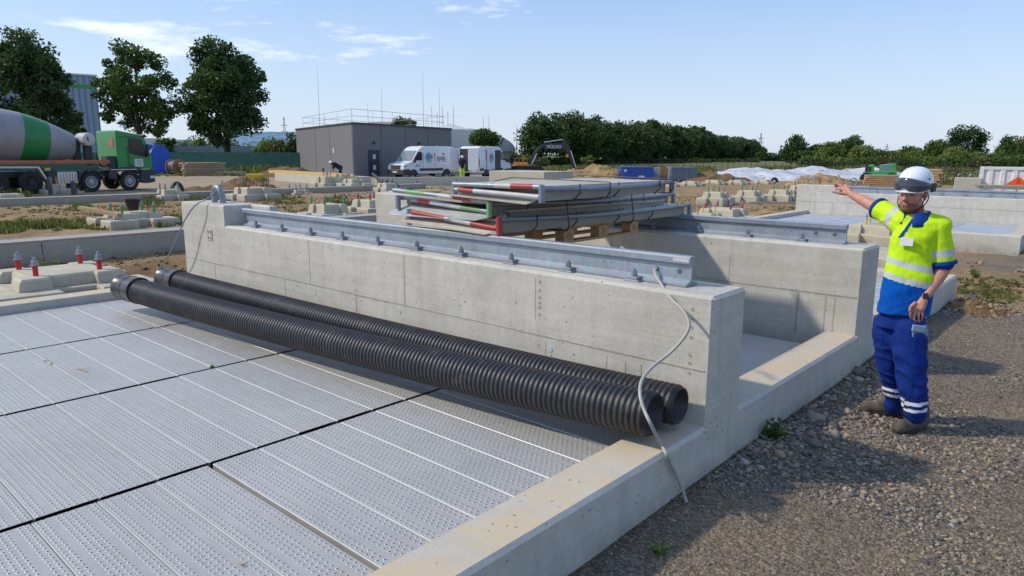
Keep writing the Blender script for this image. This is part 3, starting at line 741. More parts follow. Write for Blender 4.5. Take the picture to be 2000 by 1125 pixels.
# ================================================================== white cable through the rail
cp = [Vector((-2.27, 4.05, 1.245)), Vector((-2.27, 3.96, 1.24)), P(1279,532,y=3.90), P(1292,556,y=3.82), P(1312,585,y=3.70), P(1334,606,y=3.66), P(1346,632,y=3.63), P(1338,656,y=3.60), P(1312,686,y=3.55),
      P(1275,716,y=3.44), P(1254,742,y=3.28), P(1250,770,y=3.16), P(1258,800,y=3.115), P(1272,830,y=3.10), P(1286,858,z=.40), P(1300,884,z=.378), P(1309,903,x=-1.745), P(1322,930,x=-1.742), P(1334,960,x=-1.72), P(1341,985,x=-1.69), P(1340,1005,z=.03), P(1334,1016,z=.0)]
ca = MB().tube(smooth_path(cp, 6), .0095, 10).build('cable', M['cable'] if 'cable' in M else plain('cable_white', (0.40,0.38,0.33), 0.6), smooth=60)
tag(ca, 'dirty white cable hanging from the rail hole over both pipes down to the gravel', 'cable')
c2 = MB().tube(smooth_path([P(1212,483,y=4.3), P(1222,489,y=4.3), P(1235,495,y=4.25), P(1246,505,y=4.2)]), .011, 8).build('cable_stub', plain('cable_white_b', (0.50,0.48,0.43), 0.5), smooth=60)
tag(c2, 'short white cable end poking up behind the near rail', 'cable')
# ================================================================== stack of folded working platforms on a pallet
def ptube(name, a, b, r, bands, parent, n=12):
    """round tube in painted lengths; bands = [(fraction end, material)]"""
    a = Vector(a); b = Vector(b); mats = []; mb = MB(); f0 = 0
    for fe, mt in bands:
        if M[mt] not in mats: mats.append(M[mt])
    pts = [a]; cuts = [0]+[x for x, _ in bands]
    vs = []; 
    d = (b-a).normalized(); u = d.cross(Vector((0,0,1))).normalized(); w_ = d.cross(u)
    for c in cuts:
        c_ = a.lerp(b, c)
        for j in range(n): vs.append(c_+(u*cos(2*pi*j/n)+w_*sin(2*pi*j/n))*r)
    for i, (fe, mt) in enumerate(bands):
        mb.v = mb.v
        fs = [(i*n+j, i*n+(j+1) % n, (i+1)*n+(j+1) % n, (i+1)*n+j) for j in range(n)]
        for f in fs: mb.f.append(list(f)); mb.m.append(mats.index(M[mt]))
    mb.v = [Vector(v) for v in vs]
    mb.f.append(list(range(n))[::-1]); mb.m.append(0); k = len(cuts)-1
    mb.f.append([k*n+j for j in range(n)]); mb.m.append(mats.index(M[bands[-1][1]]))
    return mb.build(name, mats, parent, smooth=50)
RS = .0195
M['tube_white'] = paint('tube_white', (0.50,0.51,0.50), 0.5, dirt=0.45, dirtcol=(0.3,0.3,0.28,1))
M['sheet'] = galv('steel_sheet', (0.46,0.47,0.45), 0.45, 0.35, 0.3)
M['sheet_tan'] = paint('dusty_steel_sheet', (0.44,0.40,0.32), 0.6, dirt=0.5, dirtcol=(0.28,0.25,0.2,1))
M['board'] = wood('grey_scaffold_board', (0.24,0.21,0.17), (0.36,0.33,0.27), sc=(26,2,26), grey=0.7)
M['deck'] = wood('deck_plywood', (0.40,0.36,0.29), (0.56,0.51,0.42), sc=(3,3,3), grey=0.4)
def platform(label, c, far, zb, post, wl, endbands, end2, sheet, tilt, hp, yfar, r2off=.075):
    """c = near right corner x,y; wl = width to the left; platform runs from c towards +Y up to yfar"""
    x, y = c; t0 = thing('working_platform', label, 'platform', (x, y, zb), 0, 'folded scaffold platforms strapped in a stack')
    Ly = yfar-y
    # timber bearer along the right side, deck on it
    MB().add([(-.10,.08,.0),(-.035,.08,.0),(-.035,Ly-.05,.0+tilt),(-.10,Ly-.05,.0+tilt),(-.10,.08,.085),(-.035,.08,.085),(-.035,Ly-.05,.085+tilt),(-.10,Ly-.05,.085+tilt)],
             [(0,3,2,1),(4,5,6,7),(0,1,5,4),(1,2,6,5),(2,3,7,6),(3,0,4,7)]).build('side_board', M['board'], t0, bevel=.003)
    MB().add([(-wl,.10,.0),(-wl+.065,.10,.0),(-wl+.065,Ly-.05,.0+tilt),(-wl,Ly-.05,.0+tilt),(-wl,.10,.085),(-wl+.065,.10,.085),(-wl+.065,Ly-.05,.085+tilt),(-wl,Ly-.05,.085+tilt)],
             [(0,3,2,1),(4,5,6,7),(0,1,5,4),(1,2,6,5),(2,3,7,6),(3,0,4,7)]).build('side_board', M['board'], t0, bevel=.003)
    MB().add([(-wl,.06,.088),(-.03,.06,.088),(-.03,Ly-.04,.088+tilt),(-wl,Ly-.04,.088+tilt),(-wl,.06,.109),(-.03,.06,.109),(-.03,Ly-.04,.109+tilt),(-wl,Ly-.04,.109+tilt)],
             [(0,3,2,1),(4,5,6,7),(0,1,5,4),(1,2,6,5),(2,3,7,6),(3,0,4,7)]).build('deck_panel', M['deck'], t0)
    for k in range(3):
        yy = .35+(Ly-.7)*k/2
        MB().box(-wl+.066, -.101, yy-.03, yy+.03, .006+tilt*yy/Ly, .08+tilt*yy/Ly).build('cross_board', M['board'], t0)
    # posts at the near right and far right corners
    MB().tube([(0,0,-.005),(0,0,hp)], .0235, 12).build('corner_post', M[post], t0, smooth=50)
    MB().tube([(0,Ly,-.005+tilt),(0,Ly,hp+tilt-.01)], .0235, 12).build('corner_post', M['galv_dark'], t0, smooth=50)
    MB().tube([(-wl-.02,.02,.0),(-wl-.02,.02,hp)], .0235, 12).build('corner_post', M['galv_dark'], t0, smooth=50)
    # long side tube, bowed
    n_ = 12; zt_ = hp-.022
    MB().tube([(-.008+.035*sin(pi*k/n_), .022+(Ly-.045)*k/n_, zt_+tilt*k/n_-.02*sin(pi*k/n_)) for k in range(n_+1)], RS, 12).build('side_tube', M['galv_dark'], t0, smooth=50)
    MB().tube([(-wl-.01, .022+(Ly-.045)*k/n_, zt_+tilt*k/n_-.015*sin(pi*k/n_)) for k in range(n_+1)], RS, 10).build('side_tube', M['galv_dark'], t0, smooth=50)
    # near end tubes with warning bands
    (a1, b1, bands) = endbands; ptube('banded_tube', Vector(a1), Vector(b1), RS, bands, t0)
    (a1, b1, bands) = end2; ptube('banded_tube', Vector(a1), Vector(b1), .0185, bands, t0)
    # sheet flap folded over the near end
    if sheet:
        pts, mt, lip = sheet
        o = []
        for (px, py, pz) in pts: o.append((px, py, pz))
        b = MB(); n = len(o); th = .006
        b.add(o+[(p[0], p[1]+.001, p[2]-th) for p in o], [list(range(n)), list(range(n, 2*n))[::-1]]+[(i, n+i, n+(i+1) % n, (i+1) % n) for i in range(n)])
        b.build('steel_flap', M[mt], t0)
    # clips
    for yy in (.42, .95, 1.6, 2.2):
        if yy < Ly-.1:
            MB().tube([(.027,yy,zt_+.022+tilt*yy/Ly),(.03,yy,.05+tilt*yy/Ly),(-.03,yy+.01,-.004+tilt*yy/Ly)], .0055, 6).build('clip', M['dark'], t0)
    return t0
# bottom platform: red posts
platform('bottom platform of the stack with a red corner post and tan steel flap', (-3.64, 3.94), None, 1.345, 'red', 1.05,
   ((-1.01,.0,.115), (-.02,.0,.030+.015), [(.24,'red'),(.42,'red'),(.50,'galv_dark'),(.72,'tube_white'),(1.0,'red')]),
   ((-.70,.16,.118), (-.1,.18,.120), [(.5,'galv_dark'),(1,'tube_white')]),
   ([(-1.14,-.03,.030),(-.12,-.035,-.004),(.0,.0,.03),(-.06,.10,.088),(-.95,.13,.13),(-1.06,.1,.10)], 'sheet_tan', 0), -.035, .135, 6.95)
# second platform: green post
platform('second platform in the stack, with a pale green corner post and a green banded tube', (-3.755, 3.955), None, 1.472, 'green', 1.10,
   ((-1.15,.0,.162), (-.0,.0,.118), [(.14,'galv_dark'),(.36,'green'),(.50,'galv_dark'),(.66,'tube_white'),(.84,'red'),(1.0,'galv_dark')]),
   ((-.98,.05,.085), (-.03,.045,.035), [(.10,'galv_dark'),(.27,'red'),(.50,'tube_white'),(.66,'tube_white'),(.90,'green'),(1.0,'galv_dark')]),
   ([(-1.20,-.03,-.035),(-1.16,-.035,-.05),(-.12,-.035,-.03),(.0,.02,.0),(-.05,.12,.045),(-1.12,.12,.05)], 'sheet', 0), -.03, .118, 6.80)
# extra loose platform frame between (visible edges right)
pf = platform('long grey posted platform lying between the bottom and second platforms of the stack', (-3.70, 4.10), None, 1.405, 'galv_dark', 1.0,
   ((-.9,.05,.06), (-.05,.05,.05), [(1.0,'galv_dark')]), ((-.9,.1,.03), (-.1,.1,.03), [(1.0,'galv_dark')]), None, -.02, .06, 6.62)
# top platform
platform('topmost platform of the stack with grey posts and two red and white tubes', (-3.225, 3.94), None, 1.612, 'galv_dark', .90,
   ((-.905,.0,.098), (.0,.0,.106), [(.50,'galv_dark'),(.68,'tube_white'),(.92,'red'),(1.0,'galv_dark')]),
   ((-.885,-.005,.058), (-.02,.0,.034), [(.05,'galv_dark'),(.24,'red'),(.45,'tube_white'),(1.0,'tube_white')]),
   ([(-.95,-.02,.012),(-.12,-.03,-.018),(-.02,.02,.028),(-.06,.10,.035),(-.90,.12,.045)], 'sheet_tan', 0), .0, .118, 5.80)
# straps round the stack
for i, (yy, lab) in enumerate(((4.72, 'nearer thin dark strap around the platform stack'), (5.72, 'farther thin dark strap around the platform stack'))):
    o = MB().tube([(-3.30,yy,1.325),(-3.575,yy,1.325),(-3.59,yy,1.36),(-3.66,yy,1.60),(-3.16,yy,1.70),(-3.155,yy,1.74),(-4.0,yy,1.745),(-4.86,yy,1.55),(-4.87,yy,1.33),(-4.6,yy,1.322),(-3.30,yy,1.322)][1:-1]
        if False else [(-3.585,yy,1.320),(-3.565,yy,1.36),(-3.60,yy,1.60),(-3.20,yy,1.612),(-3.165,yy,1.66),(-3.168,yy,1.735),(-4.2,yy,1.745),(-4.94,yy,1.62),(-4.945,yy,1.33),(-4.6,yy,1.315),(-3.585,yy,1.318)], .006, 6).build('strap', M['dark'])
    tag(o, lab, 'strap')
# pallet underneath
pt = thing('pallet', 'wooden pallet strapped under the platform stack', 'pallet', (-3.70, 4.83, 1.186))
Wd, Ln = .80, 1.20
for i in range(5): MB().box(-Wd+i*.1625, -Wd+i*.1625+.145 if i % 2 else -Wd+i*.1625+.13, 0, Ln, .122, .144).build('top_board', M['wood_pallet'], pt, bevel=.002)
for yy in (0, (Ln-.145)/2, Ln-.145): MB().box(-Wd, 0, yy, yy+.145, .100, .1215).build('cross_board', M['wood_pallet'], pt, bevel=.002)
for xx in (-Wd, -Wd/2-.05, -.10): MB().box(xx, xx+.1, 0, Ln, .0, .0215).build('runner', M['wood_pallet'], pt, bevel=.002)
for xx in (-Wd, -Wd/2-.05, -.10):
    for yy in (0, (Ln-.145)/2, Ln-.145):
        bl = MB().box(xx+.001, xx+.099, yy+.001, yy+.144, .022, .0995).build('block', M['wood_pallet'], pt, bevel=.003)
        if xx == -.10:
            sm = MB()
            for rr in (.022, .028):
                sm.tube([(.0995-.1, yy+.072+rr*cos(a), .061+rr*sin(a)) for a in [k*pi/8 for k in range(17)]], .0012, 4)
            sm.box(-.001,.0004,yy+.062,yy+.082,.059,.0615); sm.box(-.001,.0004,yy+.066,yy+.078,.066,.068); sm.box(-.001,.0004,yy+.066,yy+.078,.053,.055)
            sm.build('stamp', M['dark_wood'] if 'dark_wood' in M else M.setdefault('dark_wood', plain('burnt_wood', (0.12,0.06,0.03), 0.8)), bl)
# ---- concrete slabs piled behind the stack
base = P(1063, 345, d=24); bx, by = base.x, base.y
def slab(zb, h, dx, dy, lab, s=1.0):
    o = MB().box(-2.5, 0, 0, 1.75, 0, h).build('concrete_slab', M['conc_far2'], bevel=.02)
    o.location = (bx+dx, by+dy, zb); o.rotation_euler = (0, 0, radians(2)); return tag(o, lab, 'slab', 'concrete slabs piled behind the platform stack')
M['conc_far2'] = concrete('concrete_slab', (0.45,0.42,0.33), stain=0.2, pores=False)
slab(.90, .45, 0, 0, 'topmost thick pale concrete slab in the pile behind the platform stack')
slab(.50, .32, .05, -.02, 'second concrete slab from the top in the pile behind the platform stack')
slab(.08, .36, -.05, .05, 'lower concrete slab mostly hidden behind the platform stack')
for k in (-1, 1):
    o = MB().box(-.06, .06, .05, 1.7, 0, .055).build('timber_spacer', M['wood_grey']); o.location = (bx-1.25+k*.9, by, .83)
    tag(o, ('left' if k < 0 else 'right')+' flat timber spacer between the two upper concrete slabs', 'timber')
# ================================================================== the man in the yellow polo shirt
def evaluated_mesh(o):
    dg = bpy.context.evaluated_depsgraph_get(); dg.update()
    return bpy.data.meshes.new_from_object(o.evaluated_get(dg))
def organic(name, mb, voxel, smooth_it, mats, parent, facemat=None, disp=None, fac=0.6):
    """fuse overlapping closed shapes into one continuous skin"""
    me = bpy.data.meshes.new(name+'_src'); me.from_pydata([tuple(p) for p in mb.v], [], mb.f)
    bm_ = bmesh.new(); bm_.from_mesh(me); bmesh.ops.recalc_face_normals(bm_, faces=bm_.faces); bm_.to_mesh(me); bm_.free()
    o = bpy.data.objects.new(name, me); COL.objects.link(o)
    rm = o.modifiers.new('r', 'REMESH'); rm.mode = 'VOXEL'; rm.voxel_size = voxel; rm.use_smooth_shade = True
    sm = o.modifiers.new('s', 'SMOOTH'); sm.iterations = smooth_it; sm.factor = fac
    nm = evaluated_mesh(o); o.modifiers.clear(); o.data = nm; nm.name = name; bpy.data.meshes.remove(me)
    if disp is not None:
        n = len(nm.vertices); co = np.empty(n*3, np.float32); nm.vertices.foreach_get('co', co); co = co.reshape(-1, 3)
        no = np.empty(n*3, np.float32); nm.vertices.foreach_get('normal', no); no = no.reshape(-1, 3)
        d_ = np.array([disp(Vector(c), Vector(q)) for c, q in zip(co.tolist(), no.tolist())], np.float32)
        nm.vertices.foreach_set('co', (co+no*d_[:, None]).ravel())
    if not isinstance(mats, (list, tuple)): mats = [mats]
    nm.materials.clear()
    for mm in mats: nm.materials.append(mm)
    if facemat:
        nm.polygons.foreach_set('material_index', [facemat(p.center, p.normal) for p in nm.polygons])
    nm.polygons.foreach_set('use_smooth', [True]*len(nm.polygons)); nm.update()
    o.parent = parent; return o
def caps(mb, a, b, r0, r1, n=14, k=4, T=None, flat=1.0):
    """tapered capsule"""
    a = Vector(a); b = Vector(b); d = (b-a).normalized(); pts = []; rs = []
    for i in range(k, 0, -1):
        an = pi/2*i/k; pts.append(a-d*r0*sin(an)*0.999); rs.append(max(r0*cos(an), 1e-4))
    pts.append(a); rs.append(r0); pts.append(b); rs.append(r1)
    for i in range(1, k+1):
        an = pi/2*i/k; pts.append(b+d*r1*sin(an)*0.999); rs.append(max(r1*cos(an), 1e-4))
    mb.tube(pts, rs, n, 0, True, T, flat); return mb
BASE = Vector((-1.15, 5.55, 0)); bear = math.atan2(BASE.x, BASE.y)      # bearing from +Y
man = thing('person', 'man in yellow and blue polo and white helmet pointing left, standing on the gravel', 'person', BASE, -bear)
Minv = (Matrix.Translation(BASE) @ Matrix.Rotation(-bear, 4, 'Z')).inverted()
C_l = Minv @ CAMP
def MP(u, v, off=0.0):
    """point of the man's own frame (x right, -y to the viewer, z up) seen at a pixel"""
    d = (Minv.to_3x3() @ ray(u, v)); t = (-off-C_l.y)/d.y
    return C_l+d*t
skin = NT('skin', 0.5, 0, 0.4); k = skin.ramp(skin.noise(skin.coord('Object'), 22, 4), [(0.3, (0.46,0.21,0.15,1)), (0.7, (0.57,0.28,0.205,1))]); skin.color(k)
skin.b.inputs['Subsurface Weight'].default_value = 0.08; skin.b.inputs['Subsurface Radius'].default_value = (0.02, 0.008, 0.005); SK = skin.mat
SKR = plain('skin_flushed', (0.56,0.20,0.15), 0.5); BRD = plain('stubble', (0.24,0.105,0.062), 0.8); LIP = plain('lips', (0.42,0.15,0.13), 0.5); EYE = plain('eye_dark', (0.07,0.045,0.04), 0.3); EYW = plain('eye_white', (0.30,0.22,0.19), 0.4)
BROW = plain('eyebrow', (0.16,0.085,0.05), 0.8)
# --- head frame
HC = MP(1783, 381, 0.02); hz = radians(-26)
TH = Matrix.Translation(HC) @ Matrix.Rotation(hz, 4, 'Z') @ Matrix.Rotation(radians(4), 4, 'Y')
THi = TH.inverted()
b = MB()
b.sphere((0,.012,.045), (.077,.096,.088), 24, 16, T=TH)          # cranium
b.sphere((0,-.022,-.02), (.068,.070,.082), 24, 16, T=TH)        # face
b.sphere((0,-.040,-.085), (.046,.046,.034), 20, 12, T=TH)        # chin and jaw
for s_ in (-1, 1):
    b.sphere((s_*.036,-.052,-.024), (.028,.026,.026), 14, 10, T=TH)      # cheek
    b.sphere((s_*.047,-.010,-.072), (.024,.042,.030), 14, 10, T=TH)      # jaw corner
    b.sphere((s_*.030,-.079,.022), (.026,.012,.009), 14, 8, T=TH)        # brow
    caps(b, (s_*.076,.014,.022), (s_*.080,.010,-.022), .014, .009, 10, 3, TH, .55)  # ear
    caps(b, (s_*.081,.022,.026), (s_*.083,.022,-.002), .009, .008, 10, 3, TH, .6)
caps(b, (0,-.088,.006), (0,-.106,-.026), .010, .0145, 12, 4, TH)   # nose
b.sphere((.013,-.094,-.030), (.0085,.009,.007), 10, 6, T=TH); b.sphere((-.013,-.094,-.030), (.0085,.009,.007), 10, 6, T=TH)
caps(b, (-.018,-.088,-.056), (.018,-.088,-.056), .007, .007, 10, 3, TH)
caps(b, (-.014,-.087,-.068), (.014,-.087,-.068), .0075, .0075, 10, 3, TH)
# neck, shoulders under the shirt
NK = MP(1789, 426, .0)
caps(b, TH @ Vector((0,.018,-.05)), NK, .058, .066, 18, 4); caps(b, NK, MP(1790, 470, 0), .07, .12, 18, 4)
# --- arms
SR = MP(1764, 432, .0); ER = MP(1712, 405, -.17); WR = MP(1662, 379, -.34)
caps(b, NK, SR, .05, .055); caps(b, SR, ER, .060, .046, 16); caps(b, ER, ER.lerp(WR, .35), .046, .043, 16); caps(b, ER.lerp(WR, .35), WR, .043, .027, 16, flat=1.0)
SL = MP(1836, 442, .0); EL = MP(1843, 524, .0); WL = MP(1804, 585, .13)
caps(b, NK, SL, .05, .058); caps(b, SL, EL, .062, .046, 16); caps(b, EL, EL.lerp(WL, .35), .047, .046, 16); caps(b, EL.lerp(WL, .35), WL, .044, .028, 16)
def finger(pts, r0, r1):
    pts = [Vector(p) for p in pts]; k = len(pts)-1
    for i in range(k): caps(b, pts[i], pts[i+1], r0+(r1-r0)*i/k, r0+(r1-r0)*(i+1)/k, 10, 3)
# raised hand: open, index finger pointing up, others half closed
pr = MP(1651, 370, -.37)
caps(b, WR, MP(1652, 365, -.37), .028, .021, 14, 4); caps(b, WR, MP(1650, 373, -.37), .026, .019, 14, 4); caps(b, WR, MP(1646, 368, -.38), .024, .017, 14, 4)
finger([MP(1648,362,-.37), MP(1643,353,-.37), MP(1639.5,347,-.37), MP(1637,341,-.375)], .0115, .0075)
finger([MP(1645,363,-.38), MP(1638,360.5,-.40), MP(1633,360,-.40), MP(1629.5,360,-.39)], .0105, .0072)
finger([MP(1645,366.5,-.38), MP(1638,364.5,-.41), MP(1633.5,364,-.41), MP(1630.5,364.5,-.40)], .010, .007)
finger([MP(1645,369.5,-.37), MP(1639,368.5,-.39), MP(1635,368.5,-.395), MP(1632,369.5,-.39)], .009, .0065)
finger([MP(1653,379,-.35), MP(1641,377.5,-.34), MP(1633,375.5,-.34), MP(1626,374,-.34)], .0135, .0085)
# hanging hand, slightly curled
caps(b, WL, MP(1799,602,.15), .029, .026, 14, 4); caps(b, WL, MP(1790,601,.155), .026, .022, 14, 4)
finger([MP(1784,603,.165), MP(1778.5,611,.172), MP(1778,618,.160), MP(1780,622,.150)], .0098, .0078)
finger([MP(1789,606,.160), MP(1786,616,.168), MP(1786,624,.155), MP(1788,628,.142)], .0098, .0078)
finger([MP(1795,606,.155), MP(1794,617,.160), MP(1794,625,.145), MP(1795,629,.132)], .0096, .0076)
finger([MP(1801,605,.150), MP(1802,615,.150), MP(1801,622,.135), MP(1800,625,.125)], .0090, .0072)
finger([MP(1787,592,.165), MP(1779,599,.185), MP(1777,607,.188)], .0135, .0095)
def face_mat(c, n):
    p = THi @ c
    if p.z > .13 or p.z < -.125 or p.length > .16: return 0
    x, y, z = p.x, p.y, p.z
    if y < -.03:
        for s_ in (-1, 1):
            ex = x-s_*.031
            if (ex/.0135)**2+((z-.006)/.0050)**2 < 1 and y < -.05: return 4 if abs(ex) < .0085 else 5
            if (ex/.022)**2+((z-.0235-.08*ex*s_)/.0045)**2 < 1 and y < -.05: return 6
        if abs(x) < .021 and -.073 < z < -.052 and y < -.075: return 3 if not (-.0635 < z < -.0605) else 4
        if (x/.030)**2+((z+.046)/.0065)**2 < 1 and y < -.07: return 2
        if z < -.074 and y < -.0: return 2
        if abs(x) > .022 and z < -.05 and y < -.02: return 2
        if (abs(x)-.04)**2/.0004+(z+.026)**2/.0004 < 1 or (abs(x) < .013 and -.04 < z < 0): return 1
    if z < -.066 and y < .02 and y > -.2: return 2
    if abs(x) > .073 and abs(z) < .04: return 1
    return 0
body = organic('body', b, .0036, 3, [SK, SKR, BRD, LIP, EYE, EYW, BROW], man, face_mat, fac=0.45)

# --- polo shirt
def ring_loft(mb, rings, n=28):
    """rings: (centre, half width, half depth, yaw)"""
    vs = []
    for c, w_, d_, yw in rings:
        for j in range(n):
            a = 2*pi*j/n; e = 2.5; ca, sa = cos(a), sin(a)
            x = w_*math.copysign(abs(ca)**(2/e), ca); y = d_*math.copysign(abs(sa)**(2/e), sa)
            vs.append(Vector(c)+Vector((x*cos(yw)-y*sin(yw), x*sin(yw)+y*cos(yw), 0)))
    k = len(rings); fs = [(i*n+j, i*n+(j+1) % n, (i+1)*n+(j+1) % n, (i+1)*n+j) for i in range(k-1) for j in range(n)]
    fs.append(list(range(n))[::-1]); fs.append([(k-1)*n+j for j in range(n)])
    mb.add(vs, fs)
def pxring(xl, xr, v, dep, off=0.0, yw=0.0):
    a = MP(xl, v, off); c = MP(xr, v, off); return ((a+c)/2, (c-a).length/2, dep, yw)
YEL = NT('hi_vis_yellow', 0.75, 0, 0.2); c = YEL.coord('Object'); n = YEL.noise(c, 40, 4)
YEL.color(YEL.ramp(n, [(0.3, (0.48,0.74,0.012,1)), (0.7, (0.58,0.86,0.02,1))])); YEL.bump(YEL.noise(YEL.coord('Object', (1,1,.5)), 14, 4, .55, 1.0), 0.5, .012); YEL = YEL.mat
def cloth(name, a, b_, bs=14, st=0.5):
    t = NT(name, 0.82, 0, 0.15); n = t.noise(t.coord('Object'), 9, 4); t.color(t.ramp(n, [(0.3, (*a,1)), (0.7, (*b_,1))]))
    t.bump(t.noise(t.coord('Object', (1,1,.45)), bs, 5, .6, 1.2), st, .015); return t.mat
BLU = cloth('royal_blue_cloth', (0.0,0.07,0.36), (0.0,0.10,0.47)); NAV = cloth('collar_blue', (0.008,0.045,0.22), (0.01,0.06,0.28)); REF = cloth('reflective_tape', (0.47,0.52,0.47), (0.56,0.60,0.54), st=.3)
TRO = cloth('trouser_blue', (0.006,0.022,0.15), (0.010,0.038,0.25), 11, .8); TGR = cloth('grey_pocket', (0.20,0.27,0.36), (0.26,0.33,0.42)); TWH = cloth('white_tape', (0.66,0.68,0.70), (0.75,0.76,0.78), st=.3)
b = MB()
ring_loft(b, [pxring(1711,1815,611,.130,.02), pxring(1718,1821,585,.125,.02), pxring(1722,1825,560,.13,.02), pxring(1727,1826,535,.13,.02), pxring(1731,1824,510,.120,.01), pxring(1737,1827,485,.118), pxring(1741,1833,462,.12),
              pxring(1748,1842,445,.11), pxring(1757,1840,433,.09), pxring(1770,1822,424,.07)])
cuffR = SR.lerp(ER, .86); caps(b, SR+Vector((.02,0,-.015)), cuffR, .078, .070, 18, 5); caps(b, NK+Vector((-.0,0,.0)), SR, .065, .07, 16)
caps(b, SR+Vector((.02,0,-.05)), SR.lerp(ER, .5)+Vector((0,0,-.022)), .08, .066, 18, 5)
cuffL = SL.lerp(EL, .83); caps(b, SL+Vector((-.012,0,-.02)), cuffL, .080, .074, 18, 5); caps(b, NK, SL, .065, .075, 16)
dR = (ER-SR).normalized(); dL = (EL-SL).normalized()
def wr(c, q):
    v_ = mnoise.noise(Vector((c.x*9, c.y*9, c.z*5+3)))*.005+mnoise.noise(Vector((c.x*24+c.z*12, c.y*20, c.z*16)))*.0035
    f = mnoise.noise(Vector((c.x*6-c.z*9, c.y*5, c.z*3+8)))
    return v_+max(0, .35-abs(f))*.012
TCUT = MP(1770, 424, 0).z
b1a = MP(1732,501,.1); b1b = MP(1815,522,.1); sl_ = (b1b.z-b1a.z)/(b1b.x-b1a.x)
Z1 = b1a.z; th1 = (MP(1732,501,.1)-MP(1732,513,.1)).z; gap1 = (MP(1732,513,.1)-MP(1730,530,.1)).z; th2 = (MP(1730,530,.1)-MP(1730,542,.1)).z
tR = (cuffR-SR).length; tL = (cuffL-SL).length
plx0 = MP(1785,428,.12); plx1 = MP(1757,466,.12)
def shirt_mat(c, n):
    # sleeves by distance along the arm
    qR = (c-SR).dot(dR); qL = (c-SL).dot(dL)
    onR = qR > .045 and (c-(SR+dR*qR)).length < .115 and c.x < SR.x-.03
    onL = qL > .10 and (c-(SL+dL*qL)).length < .098 and c.x > MP(1818, 500, 0).x
    if onR:
        if qR > tR+.02: return 2
        if tR*.20 < qR < tR*.20+.055: return 3
        return 0
    if onL:
        if qL > tL+.0: return 2
        if tL*.66 < qL < tL*.66+.05: return 3
        return 0
    zz = c.z-sl_*(c.x-b1a.x)
    if zz < Z1 and zz > Z1-th1: return 3
    if zz < Z1-th1-gap1 and zz > Z1-th1-gap1-th2: return 3
    if zz < Z1-th1-gap1-th2: return 1
    # placket
    if c.y < -.02 and plx1.z < c.z < plx0.z+.02:
        f = (plx0.z-c.z)/(plx0.z-plx1.z); px_ = plx0.x+(plx1.x-plx0.x)*f
        if abs(c.x-px_) < .013: return 2
    return 0
shirt = organic('polo_shirt', b, .0075, 4, [YEL, BLU, NAV, REF], man, shirt_mat, wr)
# cut the sleeve ends flat: done by the navy cuff rings
for nm_, c_, d_, r_ in (('sleeve_cuff', cuffR, dR, .0775), ('sleeve_cuff', cuffL, dL, .083)):
    q = d_.to_track_quat('Z', 'Y').to_matrix().to_4x4()
    o = MB().lathe([(r_-.004,-.004),(r_+.0025,.0),(r_+.0025,.022),(r_-.006,.024),(r_-.012,.018)], 24, T=Matrix.Translation(c_) @ q).build(nm_, NAV, man, smooth=50)
# collar
b = MB(); cl_pts = []; n = 30
nc = (NK+MP(1790,428,0))/2
for ring, (rad, zz, sag) in enumerate(((.070, .045, 0), (.077, .055, 0), (.100, .018, .018), (.116, -.008, .03))):
    for j in range(n+1):
        a = radians(-90+18)+radians(360-36)*j/n       # opening to the front (-y) turned left
        a += radians(-28)
        s_ = sin(a); c__ = cos(a)
        b.v.append(nc+Vector((c__*rad*1.05, s_*rad*.98, zz-sag*max(0, -s_)-.010*max(0, -s_))))
for i in range(3):
    for j in range(n): b.f.append([i*(n+1)+j, i*(n+1)+j+1, (i+1)*(n+1)+j+1, (i+1)*(n+1)+j]); b.m.append(0)
co = b.build('collar', NAV, man, smooth=60); so_ = co.modifiers.new('t', 'SOLIDIFY'); so_.thickness = .006
# badge on the chest
bc = MP(1771, 472, .142); 
o = MB().box(-.040,.040,-.003,.003,-.028,.028, T=Matrix.Translation(bc) @ Matrix.Rotation(radians(-14), 4, 'Z') @ Matrix.Rotation(radians(-8), 4, 'X')).build('name_badge', plain('badge_white', (0.66,0.67,0.68), 0.5), man)
# --- trousers
b = MB()
HP = MP(1762, 612, .0)
ring_loft(b, [pxring(1711,1806,640,.118,.02), pxring(1716,1806,622,.106,.02), pxring(1722,1806,600,.095,.02)])
hr = MP(1731, 632, -.03); kr = MP(1735, 712, -.06); ar = MP(1751, 783, -.17)
hl = MP(1775, 640, .05); kl_ = MP(1780, 720, .08); al = MP(1787, 797, .06)
caps(b, hr, kr, .092, .080, 18, 5); caps(b, kr, ar, .080, .060, 18, 5); caps(b, MP(1747,645,0), MP(1750,670,0), .085, .06, 16)
caps(b, hl, kl_, .115, .098, 18, 5); caps(b, kl_, al, .096, .079, 18, 5)
caps(b, MP(1748,786,-.19), MP(1745,789,-.18), .058, .060, 14, 4)
caps(b, MP(1786,806,.05), MP(1789,808,.04), .074, .076, 14, 4)
def wt(c, q):
    low = max(0, 1-c.z/.9)
    v_ = mnoise.noise(Vector((c.x*8, c.y*8, c.z*4)))*.008+mnoise.noise(Vector((c.x*15, c.y*15, c.z*11+2)))*.0065
    f = mnoise.noise(Vector((c.x*5+c.z*7, c.y*5, c.z*10+5)))
    return v_+(max(0, .3-abs(f))*.03)*(.5+low)
def tro_mat(c, n):
    # reflective tapes low on both legs
    left = c.x > MP(1765, 790, 0).x
    if left:
        zt_ = MP(1790, 783, .1).z+(c.x-MP(1790,783,.1).x)*.10
        if zt_-.027 < c.z < zt_ or zt_-.077 < c.z < zt_-.053: return 2
        if MP(1795,634,.1).z > c.z > MP(1795,655,.1).z and c.x > MP(1772,640,.1).x and c.y < .02: return 1
    else:
        zt_ = MP(1750, 757, -.1).z
        if zt_-.025 < c.z < zt_ or zt_-.075 < c.z < zt_-.047: return 2
    return 0
